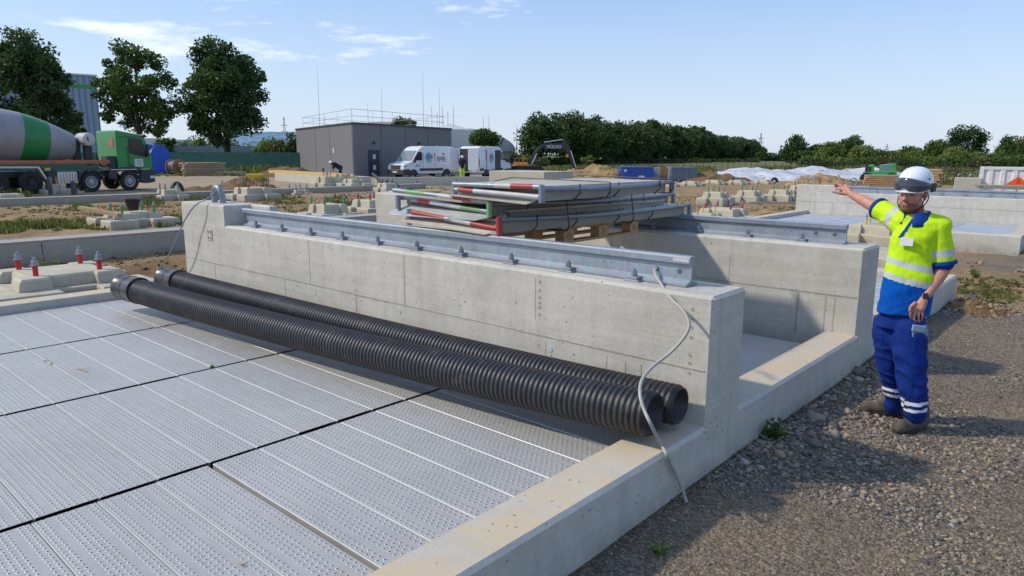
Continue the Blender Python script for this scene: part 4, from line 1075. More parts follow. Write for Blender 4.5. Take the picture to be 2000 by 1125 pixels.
tr = organic('trousers', b, .0085, 4, [TRO, TGR, TWH], man, tro_mat, wt)
# thigh pocket with its flap
pk = MP(1796, 668, .158)
o = MB().box(-.042,.034,-.008,.012,-.10,.06, T=Matrix.Translation(pk) @ Matrix.Rotation(radians(22), 4, 'Z')).build('thigh_pocket', TRO, man, bevel=.008)
fl = MB().box(-.048,.038,-.012,.010,-.012,.034, T=Matrix.Translation(MP(1795,645,.162)) @ Matrix.Rotation(radians(22), 4, 'Z') @ Matrix.Rotation(radians(6), 4, 'Y')).build('pocket_flap', TGR, man, bevel=.005)
# --- boots
BT = NT('dusty_boot_leather', 0.8, 0, 0.25); n = BT.noise(BT.coord('Object'), 18, 6, .7)
BT.color(BT.ramp(n, [(0.3, (0.045,0.038,0.028,1)), (0.6, (0.13,0.11,0.085,1)), (0.8, (0.22,0.19,0.15,1))])); BT.bump(n, .4, .004); BT = BT.mat; SOLE = plain('boot_sole', (0.03,0.028,0.025), 0.9); LACE = plain('laces', (0.25,0.10,0.05), 0.8)
def boot(heel, toe, label=None):
    heel = Vector(heel); toe = Vector(toe); heel.z = 0; toe.z = 0; L_ = .30; d_ = (toe-heel).normalized()
    T = Matrix.Translation(heel) @ d_.to_track_quat('X', 'Z').to_matrix().to_4x4()
    b = MB()
    caps(b, (.055,0,.055), (.20,0,.045), .047, .047, 16, 4, T); caps(b, (.20,.0,.045), (.255,.004,.042), .046, .044, 16, 4, T)
    caps(b, (.03,0,.055), (.05,0,.15), .044, .052, 16, 4, T); caps(b, (.10,0,.085), (.17,0,.062), .046, .040, 16, 4, T); caps(b, (.055,0,.10), (.11,0,.085), .05, .045, 16, 4, T)
    bo = organic('boot', b, .006, 5, [BT], man)
    n_ = 22; poly = []
    for j in range(n_):
        a = 2*pi*j/n_; ca = cos(a); x = .145+.158*ca; wdt = .049 if ca > -.2 else .041
        poly.append((x, wdt*math.copysign(abs(sin(a))**.7, sin(a))))
    MB().prism(poly, .002, .026, 'z', T=T).build('sole', SOLE, bo, bevel=.004)
    la = MB()
    for i in range(4):
        x = .105+i*.022; z = .127-i*.013
        la.tube([T @ Vector((x,-.026,z-.012)), T @ Vector((x+.004,0,z+.006)), T @ Vector((x,.026,z-.012))], .003, 6)
    la.build('laces', LACE, bo)
    return bo
F1 = Minv @ G(1806, 836); F2 = Minv @ G(1748, 846); boot(F1, F2)
F1 = Minv @ G(1762, 812); F2 = Minv @ G(1694, 806); boot(F1, F2)
# --- helmet
HWH = plain('helmet_white', (0.74,0.77,0.82), 0.28)
T = TH @ Matrix.Translation(Vector((0,.006,.072))) @ Matrix.Rotation(radians(5), 4, 'X')
b = MB(); n = 40; prof = [(1.0,-.030),(1.01,-.012),(1.0,.01),(.97,.035),(.90,.062),(.77,.088),(.58,.107),(.34,.119),(.12,.123),(.0001,.1235)]
b.lathe([(r_, z) for r_, z in prof], n)
for i, v_ in enumerate(b.v):
    f = max(0, -v_.y)                # lower and longer at the front
    v_.x *= .108; v_.y *= .128
    if v_.z < 0: v_.y *= 1.0; v_.z -= .006*f
    v_.x *= 1-.04*abs(v_.y/.128)
b.v = [T @ v_ for v_ in b.v]
hm = b.build('helmet', HWH, man, smooth=40)
# brim
pb = []; br = MB(); nb = 24
for ring, (ex, zz) in enumerate(((.0,-.022),(.022,-.034),(.021,-.039),(.0,-.030))):
    for j in range(nb+1):
        a = radians(-90-62)+radians(124)*j/nb; e_ = ex*(sin((j/nb)*pi)**.6) if 0 < j < nb else 0
        br.v.append(T @ Vector((cos(a)*(.106+e_), sin(a)*(.127+e_), zz)))
for i in range(4):
    for j in range(nb): br.f.append([i*(nb+1)+j, i*(nb+1)+j+1, ((i+1) % 4)*(nb+1)+j+1, ((i+1) % 4)*(nb+1)+j]); br.m.append(0)
br.build('brim', HWH, hm, smooth=50)
# smoked visor pushed up over the front of the shell
VS = NT('smoked_visor', 0.08, 0, 0.8); VS.color((0.05,0.055,0.08)); VS.b.inputs['Alpha'].default_value = .62; VS = VS.mat
vz = MB(); nv = 28; kv = 8
for i in range(kv+1):
    t_ = i/kv
    for j in range(nv+1):
        s_ = j/nv; a = radians(-90-84)+radians(168)*s_
        edge = abs(2*s_-1); lowc = -.036+.030*edge**3
        if abs(s_-.5) < .12: lowc += .030*(1-abs(s_-.5)/.12)            # nose notch
        top = .060-.048*edge**2
        z = lowc+(top-lowc)*t_
        rr_ = 1.10-.20*max(0, z/.068)**1.8
        vz.v.append(T @ Vector((cos(a)*.111*rr_, sin(a)*.131*rr_, z)))
for i in range(kv):
    for j in range(nv): vz.f.append([i*(nv+1)+j, i*(nv+1)+j+1, (i+1)*(nv+1)+j+1, (i+1)*(nv+1)+j]); vz.m.append(0)
vo = vz.build('visor', VS, hm, smooth=60); vo.modifiers.new('t', 'SOLIDIFY').thickness = .003
# ear brackets, vents, rear lamp clip
for s_ in (-1, 1):
    MB().box(s_*.112-.010, s_*.112+.010, -.005, .045, -.040, .020, T=T).build('visor_hinge', M['dark'], hm, bevel=.006)
for j, (yy, zz, l_) in enumerate(((-.02,.050,.012),(.004,.057,.015),(.026,.060,.018))):
    a = Vector((.098-.02*j*.2, yy, zz)); MB().sphere((0,0,0), (.006,.005,.010), 10, 6, T=T @ Matrix.Translation(Vector((.0985-.006*j, yy, zz)))).build('vent', M['dark'], hm)
MB().box(.100,.118,.060,.078,-.018,.016, T=T).build('clip', plain('clip_yellow', (0.55,0.42,0.05), 0.5), hm, bevel=.003)
# chin straps
for pts_ in ([(-.083,-.02,-.012),(-.078,-.035,-.05),(-.060,-.045,-.085),(-.036,-.050,-.112),(.0,-.045,-.126)], [(.082,-.015,.005),(.082,-.012,-.04),(.073,-.015,-.075),(.050,-.035,-.112),(.0,-.045,-.126)], [(.080,.055,.01),(.084,.04,-.03),(.076,.0,-.078)]):
    MB().tube(smooth_path([TH @ Vector(p) for p in pts_], 4), .0038, 8).build('chin_strap', M['black'], hm, smooth=60)
# --- wrist watch
wc = WL.lerp(EL, .06); dw = (EL-WL).normalized(); q = dw.to_track_quat('Z', 'Y').to_matrix().to_4x4()
wt_ = MB().lathe([(.031,-.010),(.0335,-.010),(.0335,.010),(.031,.010)], 24, T=Matrix.Translation(wc) @ q).build('wrist_watch', M['black'], man, smooth=40)
fdir = Vector((-.1,-1,.25)); fdir = (fdir-dw*fdir.dot(dw)).normalized()
MB().box(-.018,.018,-.020,.020,.0,.010, T=Matrix.Translation(wc+fdir*.030) @ fdir.to_track_quat('Z', 'Y').to_matrix().to_4x4()).build('watch_case', M['glass'], wt_, bevel=.004)
# ================================================================== stepped foundation blocks
def star(a, w_, d_): return [(-a,-a),(-w_,-a),(-w_,-a+d_),(w_,-a+d_),(w_,-a),(a,-a),(a,-w_),(a-d_,-w_),(a-d_,w_),(a,w_),(a,a),(w_,a),(w_,a-d_),(-w_,a-d_),(-w_,a),(-a,a),(-a,w_),(-a+d_,w_),(-a+d_,-w_),(-a,-w_)]
def found_block(label, x, y, z0, a1, h1, a2, h2, bolts, bs, bh=.13, rz=0, notch=.20, group='stepped concrete foundation blocks on the site', bolt_r=.03, nb=4):
    t0 = thing('foundation_block', label, 'foundation block', (x, y, z0), rz, group)
    b = MB(); n1 = notch*a1; d1 = .26*a1; n2 = n1*1.25; d2 = .20*a2
    b.frustum(star(a1, n1, d1), -.2, star(a1-.01, n1, d1), h1-.03); b.frustum(star(a1-.01, n1, d1), h1-.03, star(a1-.035, n1+.02, d1), h1)
    b.frustum(star(a2+.03, n2, d2), h1+.001, star(a2, n2, d2), h1+h2-.035); b.frustum(star(a2, n2, d2), h1+h2-.035, star(a2-.035, n2+.02, d2), h1+h2)
    b.build('concrete_body', M['conc_block'], t0, bevel=.006 if a1 > .9 else 0)
    zt = h1+h2
    if bolts:
        for sx_, sy_ in ((-1,-1),(1,-1),(-1,1),(1,1))[:nb]:
            px_, py_ = sx_*bs, sy_*bs; R = bolt_r
            bo = MB().cyl((px_,py_,zt+bh*.85), (px_,py_,zt+bh+.045+R*2), R*.62, 10)
            bo.cyl((px_,py_,zt+bh), (px_,py_,zt+bh+.008), R*1.7, 14).cyl((px_,py_,zt+bh+.0075), (px_,py_,zt+bh+R), R*1.3, 6).cyl((px_,py_,zt+bh+R+.002), (px_,py_,zt+bh+R*2), R*1.3, 6)
            o = bo.build('anchor_bolt', M['galv'], t0)
            MB().cyl((px_,py_,zt-.01), (px_,py_,zt+bh), R, 12).build('sleeve', M[bolts], o, smooth=40)
    return t0
# near block with red bolts, beyond the left kerb
found_block('nearest stepped block with four red anchor bolts, outside the left kerb', -11.37, 3.12, -.02, 1.0, .17, .64, .16, 'redbolt', .39, .14, 0, .22, bolt_r=.034)
def gb(label, u, v, a1, h1, a2, h2, bolts, bs, bh=.16, **k):
    p = G(u, v); q = Vector((p.x, p.y, 0)).normalized()*a1*1.05
    f = .86 if q.length and p.length > 24 else .95
    return found_block(label, p.x+q.x, p.y+q.y, -.05, a1*f, h1, a2*f, h2, bolts, bs*f, bh, **k)
blkB = gb('foundation block carrying the black bucket, behind the near trough', 262, 448, .92, .28, .55, .14, 'greenbolt', .42, .18)
gb('foundation block with green bolts beside the black conduit arch, left background', 332, 392, .70, .26, .40, .22, 'greenbolt', .30, .16)
gb('wide foundation block with red bolts in front of the brown soil heap', 495, 394, .95, .32, .62, .26, 'redbolt', .45, .14)
gb('low foundation block at the left picture edge, half in the soil', 20, 396, .75, .18, .45, .18, None, .3)
gb('foundation block with green bolts just behind the middle of the near rail', 642, 432, .72, .24, .42, .26, 'greenbolt', .36, .16)
gb('foundation block with red bolts behind the rail, left of the platform stack', 728, 420, .80, .26, .48, .24, 'redbolt', .34, .16)
for i, (u, v, lab) in enumerate(((18, 372, 'yellow bolted block leftmost in front of the mixer wheels'), (62, 377, 'yellow bolted block between the two left bent conduits'), (108, 380, 'yellow bolted block under the mixer, beside the middle bent conduit'))):
    gb(lab, u, v, .62, .26, .40, .24, 'yellowbolt', .16, .26, bolt_r=.022, group='yellow bolted blocks in front of the mixer truck')
gb('low block with weeds in front of the mixer toolbox', 135, 379, .62, .16, .40, .12, None, .2)
gb('low block with thin bare bolts in the soil left of the grey trough', 583, 380, .62, .12, .4, .14, 'dark', .34, .22, bolt_r=.02)
gb('tall three stepped block in front of the grey hall, left one of the pair', 640, 372, .80, .42, .48, .34, 'yellowbolt', .14, .12)
gb('tall block in front of the grey hall corner, right one of the pair', 692, 373, .80, .42, .46, .22, 'yellowbolt', .14, .12)
gb('foundation block beside the black hose in front of the grey hall door', 757, 377, .62, .30, .40, .22, 'dark', .2, .16)
gb('small foundation block in the grass right under the black hose loop', 770, 387, .55, .16, .36, .18, None, .2)
gb('foundation block in the middle distance just right of the platform stack', 1397, 402, .66, .34, .42, .22, 'greenbolt', .26, .16, bolt_r=.024)
gb('second foundation block from the right wall in the row before the white tarps', 1462, 398, .66, .34, .42, .22, 'greenbolt', .26, .16, bolt_r=.024)
gb('foundation block closest to the far concrete wall, third of its row', 1523, 396, .66, .36, .42, .20, 'greenbolt', .26, .14, bolt_r=.024)
gb('last foundation block of the row, half hidden by the far wall end', 1563, 384, .66, .36, .42, .2, 'greenbolt', .26, .14, bolt_r=.024)
gb('foundation block with red bolts and a plank on it, beyond the second rail', 1412, 436, .85, .22, .55, .20, 'redbolt', .42, .14, bolt_r=.028)
gb('small block with four yellow bolts next to the right end of the platforms', 1378, 437, .50, .18, .34, .14, 'yellowbolt', .20, .20, bolt_r=.018)
gb('beige block with yellow bolts behind the right end of the second wall', 1703, 487, .66, .34, .42, .18, 'yellowbolt', .14, .16, bolt_r=.020)
o = gb('tall beige block lower edge showing left of the man, behind the second wall', 1722, 540, .55, .34, .40, .10, None, .2)
for i, (u, v, lab) in enumerate(((1300,366,'low far block right behind the platform stack, below the grey skip'), (1350,364,'low far block below the ribbed grey container'), (1395,361,'low far block under the left end of the white tarps'), (1440,361,'low far block under the middle of the white tarps'), (1490,360,'low far block under the right part of the white tarps'), (1030,362,'pale far block left of the orange excavator, behind the slabs'), (1200,358,'row of pale blocks before the blue skip'))):
    gb(lab, u, v, .75, .2, .5, .14, None, .3)
pk_ = G(1425, 428); o = MB().cbox((0,0,.0), (1.5,.16,.05), radians(40)).build('loose_plank', M['wood_grey']); o.location = (pk_.x+.9, pk_.y+1.0, .50); tag(o, 'weathered plank lying on the red bolted block beyond the second rail', 'plank')
# bucket and beam on block B
bp = blkB.location
bk = thing('bucket', 'black mortar bucket standing among the bolts of the block behind the trough', 'bucket', (bp.x+.05, bp.y+.0, .425))
MB().lathe([(.13,0),(.19,.27),(.205,.275),(.205,.30),(.185,.30),(.125,.02),(.001,.02)], 24).build('shell', M['black'], bk, smooth=40)
MB().tube([(.2*cos(a), .2*sin(a), .29-.16*sin((a+pi/2)*1.0)) for a in [radians(-90+18*k) for k in range(11)]], .006, 6).build('handle', M['dark'], bk)
o = MB().bar((-.6,-.95,.47), (1.0,-.55,.34), .14, .09).build('squared_timber', M['wood']); o.location = (bp.x-.35, bp.y+.0, .02); tag(o, 'squared timber leaning across the block with the black bucket', 'timber')
# ---- cable troughs
def trough(x, y0, y1, w_, h, label, grp):
    b = MB(); b.box(x-w_, x, y0+.006, y1-.006, -.2, h-.03); b.box(x-.07, x, y0+.006, y1-.006, h-.029, h); b.box(x-w_, x-w_+.07, y0+.006, y1-.006, h-.029, h)
    b.box(x-w_+.075, x-.075, y0+.01, y1-.01, h-.0295, h-.006)
    return tag(b.build('cable_trough', M['conc_grey'], bevel=.008), label, 'cable trough', grp)
ys_ = [-8.0, -2.3, 3.70, 9.4, 15.2]
for i, lab in enumerate(('outside', 'left grey concrete cable trough length, cut by the left picture edge', 'grey concrete cable trough length between the red bolt block and the near wall', 'grey concrete cable trough length seen behind the left end of the platform stack')):
    if i: trough(-14.3, ys_[i], ys_[i+1], .62, .43, lab, 'near cable trough lengths')
for i in range(5):
    trough(-30.6, 6+4.2*i, 10.2+4.2*i, .6, .27, 'low cable trough length in front of the mixer, '+('far left one', 'second from the left', 'below the front wheels', 'behind the wide red bolted block', 'below the grey hall, rightmost')[i], 'far cable trough lengths')
# ---- heaps
mound('soil_heap', 'lumpy brown soil between the red bolt block and the near wall', (-11.1, 4.9, -.05), 1.9, 1.7, .34, 3, M['soil_dark'], clods=1500, rough=.35)
def mg(label, u, v, rx, ry, h, seed, mat, **k):
    p = G(u, v); return mound('soil_heap', label, (p.x, p.y, -.03), rx, ry, h, seed, M[mat], rot=radians(41), **k)
mg('brown soil heap between the wide red bolted block and the yellow box', 478, 374, 2.3, 1.8, .75, 5, 'soil_dark', clods=500)
mg('low brown soil heap right of the black conduit arch', 382, 376, 1.8, 1.2, .36, 6, 'soil_dark', clods=300)
mg('reddish soil heap left of the grey hall behind the timbers', 562, 345, 3.2, 2.0, .9, 7, 'soil_dark')
mg('soil heap in front of the vans beside the short black pipes', 838, 360, 2.2, 1.4, .55, 8, 'soil_dark', clods=200)
mg('orange soil heap right of the excavator bucket', 1158, 352, 3.4, 2.4, 1.15, 9, 'soil_orange', clods=300)
mg('orange soil heap between excavator and blue skip', 1192, 349, 3.0, 2.2, .95, 10, 'soil_orange', clods=200)
mg('large brown heap in front of the white tarps beside the raised hand', 1603, 361, 2.3, 1.8, .85, 11, 'soil_orange', clods=600)
mg('brown heap tapering right behind the raised hand', 1655, 361, 2.6, 1.3, .35, 12, 'soil_dark', clods=200)
mg('greenish brown heap at the left end of the white tarps', 1385, 353, 3.0, 2.0, .75, 13, 'soil_dark')
mg('low soil ridge in the middle of the site, below the white tarps', 1330, 362, 3.0, 1.2, .25, 15, 'soil_orange')
mg('soil bank by the far foundation wall end, right middle', 1500, 425, 1.6, 1.2, .25, 16, 'soil_orange', clods=300)
mg('dark soil edge beside the kerb corner behind the man', 1895, 605, .62, .5, .16, 18, 'soil_dark', clods=500)
# ---- white sheeting over the long heap
t = NT('white_sheeting', 0.5, 0, 0.4); c = t.world(); n = t.noise(c, .32, 6, .7, .8); n2 = t.noise(t.world((1,1,1),(4,2,0)), .9, 6, .7)
k = t.ramp(n, [(.3, (0.42,0.44,0.47,1)), (.6, (0.60,0.61,0.63,1))])
k = t.mix(t.ramp(n2, [(.575, (0,0,0,1)), (.595, (1,1,1,1))]), k, (0.30,0.20,0.11,1)); t.color(k); t.bump(t.noise(t.world((1,1,.3)), 1.3, 6, .7), .9, .25); M['sheeting'] = t.mat
def sheet_heap(label, u0, v0, u1, v1, h, seed, wd=5.0):
    a = G(u0, v0); b_ = G(u1, v1); c_ = (a+b_)/2; l = (b_-a).length/2; ang = math.atan2(b_.y-a.y, b_.x-a.x)
    return mound('covered_heap', label, (c_.x, c_.y, -.1), l*.95, wd, h, seed, M['sheeting'], n=60, rot=ang, cat='covered heap', rough=.10)
sheet_heap('long heap under white sheeting, left part beside the grey container', 1380, 350, 1570, 348, 1.25, 21, 6.5)
sheet_heap('heap under white sheeting in the middle of the far row', 1490, 349, 1690, 347, 1.2, 22, 6.5)
sheet_heap('heap under white sheeting between the raised hand and the green tractor', 1620, 349, 1775, 349, 1.15, 23, 6.0)

# ---- conduits
def arch(label, u, v, wpx, hpx, r_, mat='black', rz=None, lean=0):
    p = G(u, v); d = (p-CAMP).dot(fw); s = d/1380; w_ = wpx*s/2; h = hpx*s
    t0 = MB(); pts = [(w_*cos(a), lean*sin(a), -.1+h*1.0*sin(a) if sin(a) > 0 else -.1) for a in [pi*k/14 for k in range(15)]]
    pts = [(w_, 0, -.15)]+[(w_*cos(a), lean*sin(a), h*.35+(h*.65)*sin(a)) for a in [pi*k/12 for k in range(13)]]+[(-w_, 0, -.15)]
    o = t0.tube(pts, r_, 12).build('conduit_arch', M[mat], smooth=60); o.location = p; o.rotation_euler = (0, 0, -math.atan2(p.x, p.y) if rz is None else rz)
    return tag(o, label, 'conduit', 'bent conduits sticking out of the ground')
arch('thick black conduit arch beside the green bolted block, left background', 347, 383, 19, 25, .085)
arch('thick bent conduit leftmost in front of the mixer', 58, 376, 6, 36, .09, 'conduit_grey' if 'conduit_grey' in M else M.setdefault('conduit_grey', plain('conduit_grey', (0.06,0.065,0.075), .5)) and 'conduit_grey', rz=radians(20))
arch('second bent conduit in front of the mixer rear wheels', 97, 380, 6, 28, .09, 'conduit_grey', rz=radians(20))
arch('third bent conduit below the mixer toolbox', 145, 380, 6, 24, .08, 'conduit_grey', rz=radians(20))
arch('black hose loop in front of the grey hall', 768, 372, 20, 12, .10)
arch('short black pipe pair left one in front of the white van', 806, 362, 8, 17, .09, lean=.5)
arch('short black pipe arch between the two vans', 872, 362, 8, 19, .09, lean=.5)
arch('black conduit arch in front of the blue skip', 1256, 361, 8, 9, .10)
arch('black conduit arch in front of the ribbed grey container', 1328, 362, 8, 9, .10)
arch('black conduit arch below the left white sheeting', 1431, 358, 9, 8, .10)
arch('black conduit arch below the middle white sheeting', 1512, 357, 10, 8, .10)
p0 = G(768, 374); o = MB().tube(smooth_path([P(728,340,d=42), P(742,352,d=40), P(754,362,d=38), P(762,370,d=37)]), .09, 10).build('black_hose', M['black'], smooth=60); tag(o, 'straight black hose sloping up to the hall door', 'hose')
p0 = G(796, 383); o = MB().lathe([(.30,0),(.30,.18),(.24,.32),(.12,.40),(.001,.41)], 16).build('shaft_cap', M['conduit_grey'], smooth=60); o.location = p0; tag(o, 'grey dome shaped cap behind the left end of the stack', 'cap')
o = MB().box(-.55,.55,-.3,.3,0,.08).box(-.5,.5,-.25,.25,.081,.22).box(-.55,.55,-.35,.35,.2205,.30).build('formwork_box', M['wood_yellow']); o.location = G(838, 384); o.rotation_euler = (0,0,radians(40)); tag(o, 'yellow timber formwork box behind the stack of platforms', 'formwork')

# ---- long pad with timbers in front of the hall, and the low wall before the vans
a = G(537, 353); b_ = G(662, 363); ang = math.atan2(b_.y-a.y, b_.x-a.x); Lg = (b_-a).length
pad = MB().box(0, Lg, 0, 2.2, -.2, .52).build('concrete_pad', M['conc_far'], bevel=.02); pad.location = a; pad.rotation_euler = (0,0,ang); tag(pad, 'long pale concrete pad with yellow timbers on it, left of the hall', 'pad')
for i in range(4):
    o = MB().box(-1.2, Lg-.3, -.09, .09, 0, .18).build('formwork_beam', M['wood_yellow']); q = Matrix.Rotation(ang, 4, 'Z')
    o.location = a+q @ Vector((0, .15+.24*i, .525+(.19 if i == 1 else 0)*0)); o.rotation_euler = (0,0,ang+radians((-.4,.3,.5,-.2)[i]))
    tag(o, ('foremost', 'second', 'third', 'rearmost')[i]+' long yellow formwork beam on the pad left of the hall', 'beam', 'yellow beams on the pad')
a = G(735, 364); b_ = G(965, 361); ang = math.atan2(b_.y-a.y, b_.x-a.x); Lg = (b_-a).length
for i in range(3):
    o = MB().box(Lg*i/3+.02, Lg*(i+1)/3-.02, 0, .3, -.2, .52).build('low_wall', M['conc_far'], bevel=.015); o.location = a; o.rotation_euler = (0,0,ang)
    tag(o, ('left', 'middle', 'right')[i]+' length of the low pale wall in front of the vans', 'wall', 'low wall lengths in front of the vans')

# ================================================================== third foundation, right background
X3a, X3b, Y3 = -7.65, -1.765, 17.38
b = MB(); ch = .02
o = MB().prism([(Y3, -.3), (Y3+.27, -.3), (Y3+.27, .365), (Y3+ch, .365), (Y3, .365-ch)], X3a, X3b, 'x').build('concrete_kerb', M['conc']); tag(o, 'front kerb of the far foundation, beyond the gravel strip behind the man', 'kerb')
o = MB().box(X3b-.27, X3b, Y3+.271, 21.4, -.3, .363).build('concrete_kerb', M['conc_kerb'], bevel=.01); tag(o, 'right kerb of the far foundation at the right picture edge', 'kerb')
o = MB().box(X3a, X3a+.27, Y3+.271, 21.4, -.3, .363).build('concrete_kerb', M['conc_kerb'], bevel=.01); tag(o, 'left kerb of the far foundation, beyond the second rail end', 'kerb')
M['floor3'] = galv('far_floor_sheet', (0.47,0.51,0.56), .5, .3, .15)
for i in range(4):
    xa = X3a+.275+(X3b-X3a-.55)/4*i; o = MB().box(xa+.012, xa+(X3b-X3a-.55)/4-.012, Y3+.28, 21.38, .20, .262).build('floor_sheet', M['floor3']); tag(o, ('leftmost', 'second', 'third', 'rightmost')[i]+' smooth grey floor sheet in the far foundation', 'floor sheet', 'floor sheets of the far foundation')
rail_wall(21.4, 21.85, 'far concrete wall with a rail, behind the raised arm and the helmet', [(-7.7,.62,-1.8,.58,.012),(-7.2,.26,-7.2,.62,.01),(-6.7,.26,-6.7,.62,.02),(-4.6,.6,-4.6,.86,.01)], [], x0=-7.75, x1=-1.0, zt=.915, zr=1.10, xr=-6.55, zsplit=.26, backx=-6.3)
rail(21.62, -6.5, -1.2, .913, 'rail on the far wall, passing behind the hand and the helmet', [-1.9-.53*i for i in range(8)], [], False)
for i, xx in enumerate((-7.45, -6.3)):
    e_ = MB().tube([(.11*cos(a), 0, .13+.11*sin(a)) for a in [radians(-60+25*k) for k in range(13)]], .022, 8).build('lifting_ring', M['galv_dark'], smooth=60)
    e_.location = (xx, 21.72, 1.075); tag(e_, ('left', 'right')[i]+' lifting ring on top of the far concrete wall', 'lifting ring', 'rings on the far wall')
# ================================================================== concrete mixer truck (local x = backwards along the truck, y = away, z up)
M['truck_green'] = paint('truck_green', (0.02,0.24,0.055), 0.32, dirt=.15); M['drum_grey'] = paint('drum_grey', (0.28,0.275,0.29), 0.45, var=.15, scale=1.2, dirt=.25, dirtcol=(.25,.23,.2,1))
M['drum_green'] = paint('drum_green', (0.015,0.20,0.05), 0.4, dirt=.12); M['orange'] = paint('frame_orange', (0.42,0.13,0.05), 0.5, dirt=.3); M['alu'] = plain('aluminium', (0.50,0.50,0.48), .35, .7)
M['sticker'] = plain('sticker_white', (0.6,0.62,0.6), .5); M['stickred'] = plain('sticker_red', (0.5,0.12,0.08), .5)
M['rim_grey'] = paint('rim_grey', (.42,.43,.44), .5, dirt=.3)
TA = radians(92)           # heading of the truck
t0p = P(306, 373, d=37.2); TR = thing('mixer_truck', 'green cabbed concrete mixer truck with a grey and green striped drum', 'truck', (t0p.x, t0p.y, 0), TA+pi); TR.scale = (.90, 1, 1)
Q = TR   # children use local coordinates; after the turn local x points backwards, local y towards +/-
# after rotating by TA+pi: local +x = backwards; local +y = to the right hand side seen from behind -> towards the viewer; use y negative for away
def wheel(parent, x, y, r, w_, hub, rimr=.30, dual=False, name='wheel', flip=False):
    e = bpy.data.objects.new(name, None); COL.objects.link(e); e.parent = parent; e.location = (x, y, r)
    s = 1 if y > -1 else -1
    Tm = Matrix.Rotation(radians(90 if flip else -90), 4, 'X')
    ty = MB().lathe([(rimr,-w_/2),(r-.05,-w_/2),(r-.01,-w_/2+.04),(r,-w_/2+.09),(r,w_/2-.09),(r-.01,w_/2-.04),(r-.05,w_/2),(rimr,w_/2)], 32, T=Tm, closed=True).build('tyre', M['rubber'], e, smooth=40)
    rm = MB().lathe([(rimr,-w_/2+.02),(rimr-.02,-w_/2+.05),(rimr-.05,-.0),(rimr-.05,.0),(rimr-.02,w_/2-.05),(rimr,w_/2-.02)], 24, T=Tm, closed=True)
    rm.lathe([(.001,-w_/2+.05),(rimr*.5,-w_/2+.04),(rimr*.62,-w_/2+.10),(rimr-.03,-w_/2+.06)], 24, T=Tm, closed=True)
    rm.lathe([(.001,-w_/2-.0),(.09,-w_/2+.0),(.11,-w_/2+.04)], 16, T=Tm, closed=True)
    rm.build('rim', M['rim_grey'] if hub == 'alu' else M[hub], e, smooth=40)
    if hub == 'alu':
        h = MB()
        for k in range(10):
            a = 2*pi*k/10; h.cyl((rimr*.66*cos(a), (w_/2-.085)*(1 if flip else -1), rimr*.66*sin(a)), (rimr*.66*cos(a), (w_/2-.050)*(1 if flip else -1), rimr*.66*sin(a)), .032, 8)
        h.build('rim_holes', M['dark'], e)
    return e
W_ = 2.45
for x, hub, r_ in ((1.42,'alu',.50),(3.42,'alu',.50),(6.25,'dark',.53),(7.75,'dark',.53)):
    wheel(TR, x, -.16, r_, .32, hub, flip=True)
    wheel(TR, x, -W_+.16, r_, .32, 'dark')
b = MB()   # cab body side profile (x back, z)
prof = [(0.18,1.02),(0.10,1.25),(0.12,1.75),(0.42,2.66),(0.55,2.80),(1.9,3.02),(1.98,2.98),(1.98,1.12),(1.75,1.05),(1.1,1.12)]
b.prism([(p[0], p[1]) for p in prof], -W_, 0, 'y'); b.build('cab', M['truck_green'], TR, bevel=.05)
MB().prism([(.02,.42),(0.0,.98),(.16,1.04),(.75,1.04),(.82,.78),(.86,.42),(.5,.36)], -W_-.01, .012, 'y').build('bumper', M['dark'], TR, bevel=.04)
MB().prism([(.74,1.045),(.86,1.2),(1.85,1.2),(2.3,1.02),(2.45,.62),(2.1,.58),(2.06,.95),(1.7,1.06),(1.15,1.06),(.9,.9),(.84,1.045)], -.35, .02, 'y').build('mudguard', M['dark'], TR, bevel=.02)
a_ = [(3.42+.66*cos(k), .50+.64*sin(k)) for k in [radians(8+15*i) for i in range(12)]]; bb = [(3.42+.58*cos(k), .50+.57*sin(k)) for k in [radians(173-15*i) for i in range(12)]]
MB().prism(a_+bb, -.38, .0, 'y').build('mudguard', M['dark'], TR)
MB().prism([(.34,1.66),(.60,2.58),(1.34,2.66),(1.36,1.90),(1.0,1.78)], .001, .008, 'y').build('window_frame', M['dark'], TR, bevel=.01)
MB().prism([(.42,1.74),(.65,2.50),(1.26,2.58),(1.28,1.97),(.98,1.86)], .009, .014, 'y').build('side_window', M['glass'], TR)
MB().box(.5,1.95,-.0,.02,2.79,2.82,T=Matrix.Translation(Vector((0,0,-.1)))).build('roof_seam', M['dark'], TR)
MB().prism([(.52,2.78),(.40,2.68),(.30,2.74),(.44,2.86)], -W_+.05, .06, 'y').build('sun_visor', M['dark'], TR)
for zz in (.52, .80): MB().box(.92,1.02,-.3,.035,zz,zz+.03).build('step', M['alu'], TR)
MB().tube([(1.42,.03,1.3),(1.42,.05,1.35),(1.42,.05,2.2),(1.42,.03,2.25)], .015, 6).build('grab_handle', M['dark'], TR)
MB().box(.02,.3,-.02,.03,.60,.74).build('headlight', M['sticker'], TR, bevel=.02)
MB().box(.30,.9,.0,.01,1.06,1.10).build('trim_line', M['alu'], TR)
MB().box(1.5,2.9,-.02,.0,1.06,1.10,T=Matrix.Translation(Vector((-.5,.022,0)))).build('trim_line', M['alu'], TR)
MB().prism([(.135,1.78),(.445,2.66),(.425,2.68),(.115,1.80)], -W_+.15, -.12, 'y').build('windscreen', M['dark'], TR)
MB().box(.30,.42,.02,.20,1.75,2.35).build('mirror', M['dark'], TR, bevel=.03)
MB().box(1.315,1.325,.001,.008,1.2,2.75).build('door_seam', M['dark'], TR)
MB().box(1.15,1.42,.001,.014,1.22,1.30).build('door_handle', M['dark'], TR)
nt_ = MB().box(.62,1.08,.0,.010,1.22,1.60).build('notice', M['sticker'], TR)
tx = MB()
